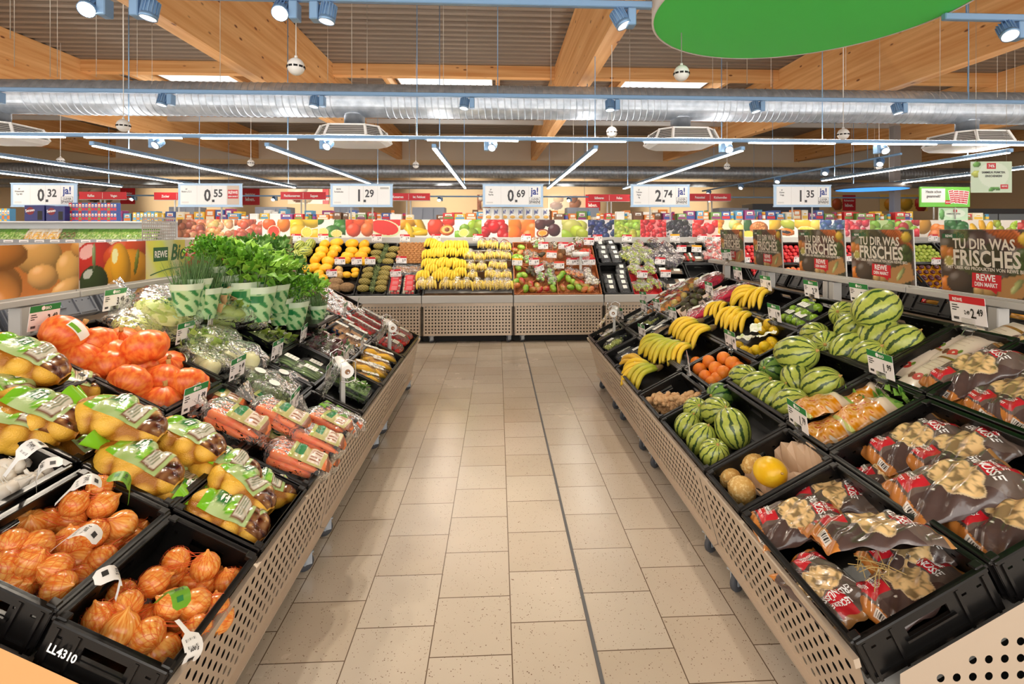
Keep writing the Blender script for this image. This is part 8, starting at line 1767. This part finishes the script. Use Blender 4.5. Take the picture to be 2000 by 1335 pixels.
for x in (-.2, .2): MB().tube([(x, .015, 0), (x, .015, -.22)], .012, 8).build('post', GREYM, t)
t = empty('hanging_poster', xf(at_y(1936, 376, 6.6), (0, 0, -.08))); tag(t, 'hanging poster with wine glasses reading SAMMELN PUNKTEN EINSCHENKEN', 'poster')
q = MB(); w, h = .54, .42; C = paint(w, h, (206, 226, 200), [(.08, .38, .05, .04, .3, (110, 176, 70), 'ball'), (.09, .25, .08, .05, 0, (196, 206, 90), 'ball'), (.28, .05, .05, .03, .5, (90, 160, 60), 'ball'), (.34, .06, .05, .03, -.4, (100, 170, 66), 'ball'), (.3, .24, .2, .17, 0, (222, 236, 216), 'flat')], 90)
def ex(q):
    q.quad([(-.06, -.002, .32), (.06, -.002, .32), (.06, -.002, .4), (-.06, -.002, .4)], 2); q.text('74%', .055, xf((0, -.004, .34), (PI/2, 0, 0)), 3, .9)
    for i, s_ in enumerate(('SAMMELN. PUNKTEN.', 'EINSCHENKEN!')): q.text(s_, .04, xf((.03, -.004, .26-.05*i), (PI/2, 0, 0)), 4, .8)
    q.quad([(.12, -.002, .05), (.22, -.002, .05), (.22, -.002, .11), (.12, -.002, .11)], 2); q.text('REWE', .03, xf((.17, -.004, .075), (PI/2, 0, 0)), 3, .9)
o = board('poster_board', w, h, C, Matrix(), .004, ex, (RED, WPRINT, INK), t)
for x in (-.2, .2): MB().tube([(x, 0, h), (x, 0, h+2.6)], .003, 4).build('cord', WIRE, t)
o = board('glass_cutout', .55, .22, paint(.55, .22, (200, 230, 200), [(.3, .12, .2, .08, 0, (226, 240, 222), 'flat'), (.06, .1, .05, .1, 0, (120, 190, 110), 'ball')], 90), xf((at_y(1862, 431, 8.85).x, 8.85, 1.722)), .01, lambda q: (q.text('SAMMELN PUNKTEN', .035, xf((0, -.003, .1), (PI/2, 0, 0)), 2, .8), q.quad([(0, -.002, .14), (.07, -.002, .14), (.07, -.002, .19), (0, -.002, .19)], 3)), (INK, RED)); tag(o, 'pale green cut-out card below the loyalty sign', 'sign')
p = at_y(1702, 370, 13.5); t = empty('ring_lamp', xf(p)); tag(t, 'flat round lamp with blue glowing underside above the shelves', 'lamp')
MB().lathe([(.86, .0), (.88, .02), (.88, .12), (.5, .16), (.001, .17)], 48).build('shade', mat('grey_lamp_shade', (120, 116, 116), .5), t); MB().lathe([(.001, -.002), (.84, -.002)], 48, caps=False).build('diffuser', mat('blue_glow', (70, 150, 236), .5, emit=1.2), t)
for a in (0, 2.1, 4.2): MB().tube([(.5*math.cos(a), .5*math.sin(a), .16), (.5*math.cos(a), .5*math.sin(a), ZD-p.z)], .006, 4).build('suspension_wire', WIRE, t)
x = at_y(1753, 400, 14).x; tag(MB().box(x-.1, x+.1, 14, 14.2, 0, 4.5, b=.01).build('column', mat('column_grey', (140, 136, 136), .6)), 'grey steel column behind the blue ring lamp', 'column')
t = empty('fridge', xf((at_y(1960, 420, 14).x, 14, 0))); tag(t, 'dark glass-fronted fridge block at the right edge', 'fridge')
MB().box(-1.2, 1.9, 0, .8, .0, 2.15).build('housing', mat('dark_grey_housing', (70, 72, 76), .5), t)
for k in range(3): MB().box(-1.15+k*1.0, -.2+k*1.0, -.03, 0, .2, 2.0, b=.005).build('glass_door', mat('fridge_glass', (150, 160, 166), .1), t)
tag(MB().box(at_y(1470, 400, 15.5).x, at_y(1600, 400, 15.5).x, 15.5, 16.2, 0.02, 2.35).build('cold_cabinet', mat('dark_cabinet', (50, 50, 56), .5)), 'dark cabinet behind the last price sign', 'cabinet')
number_pending()
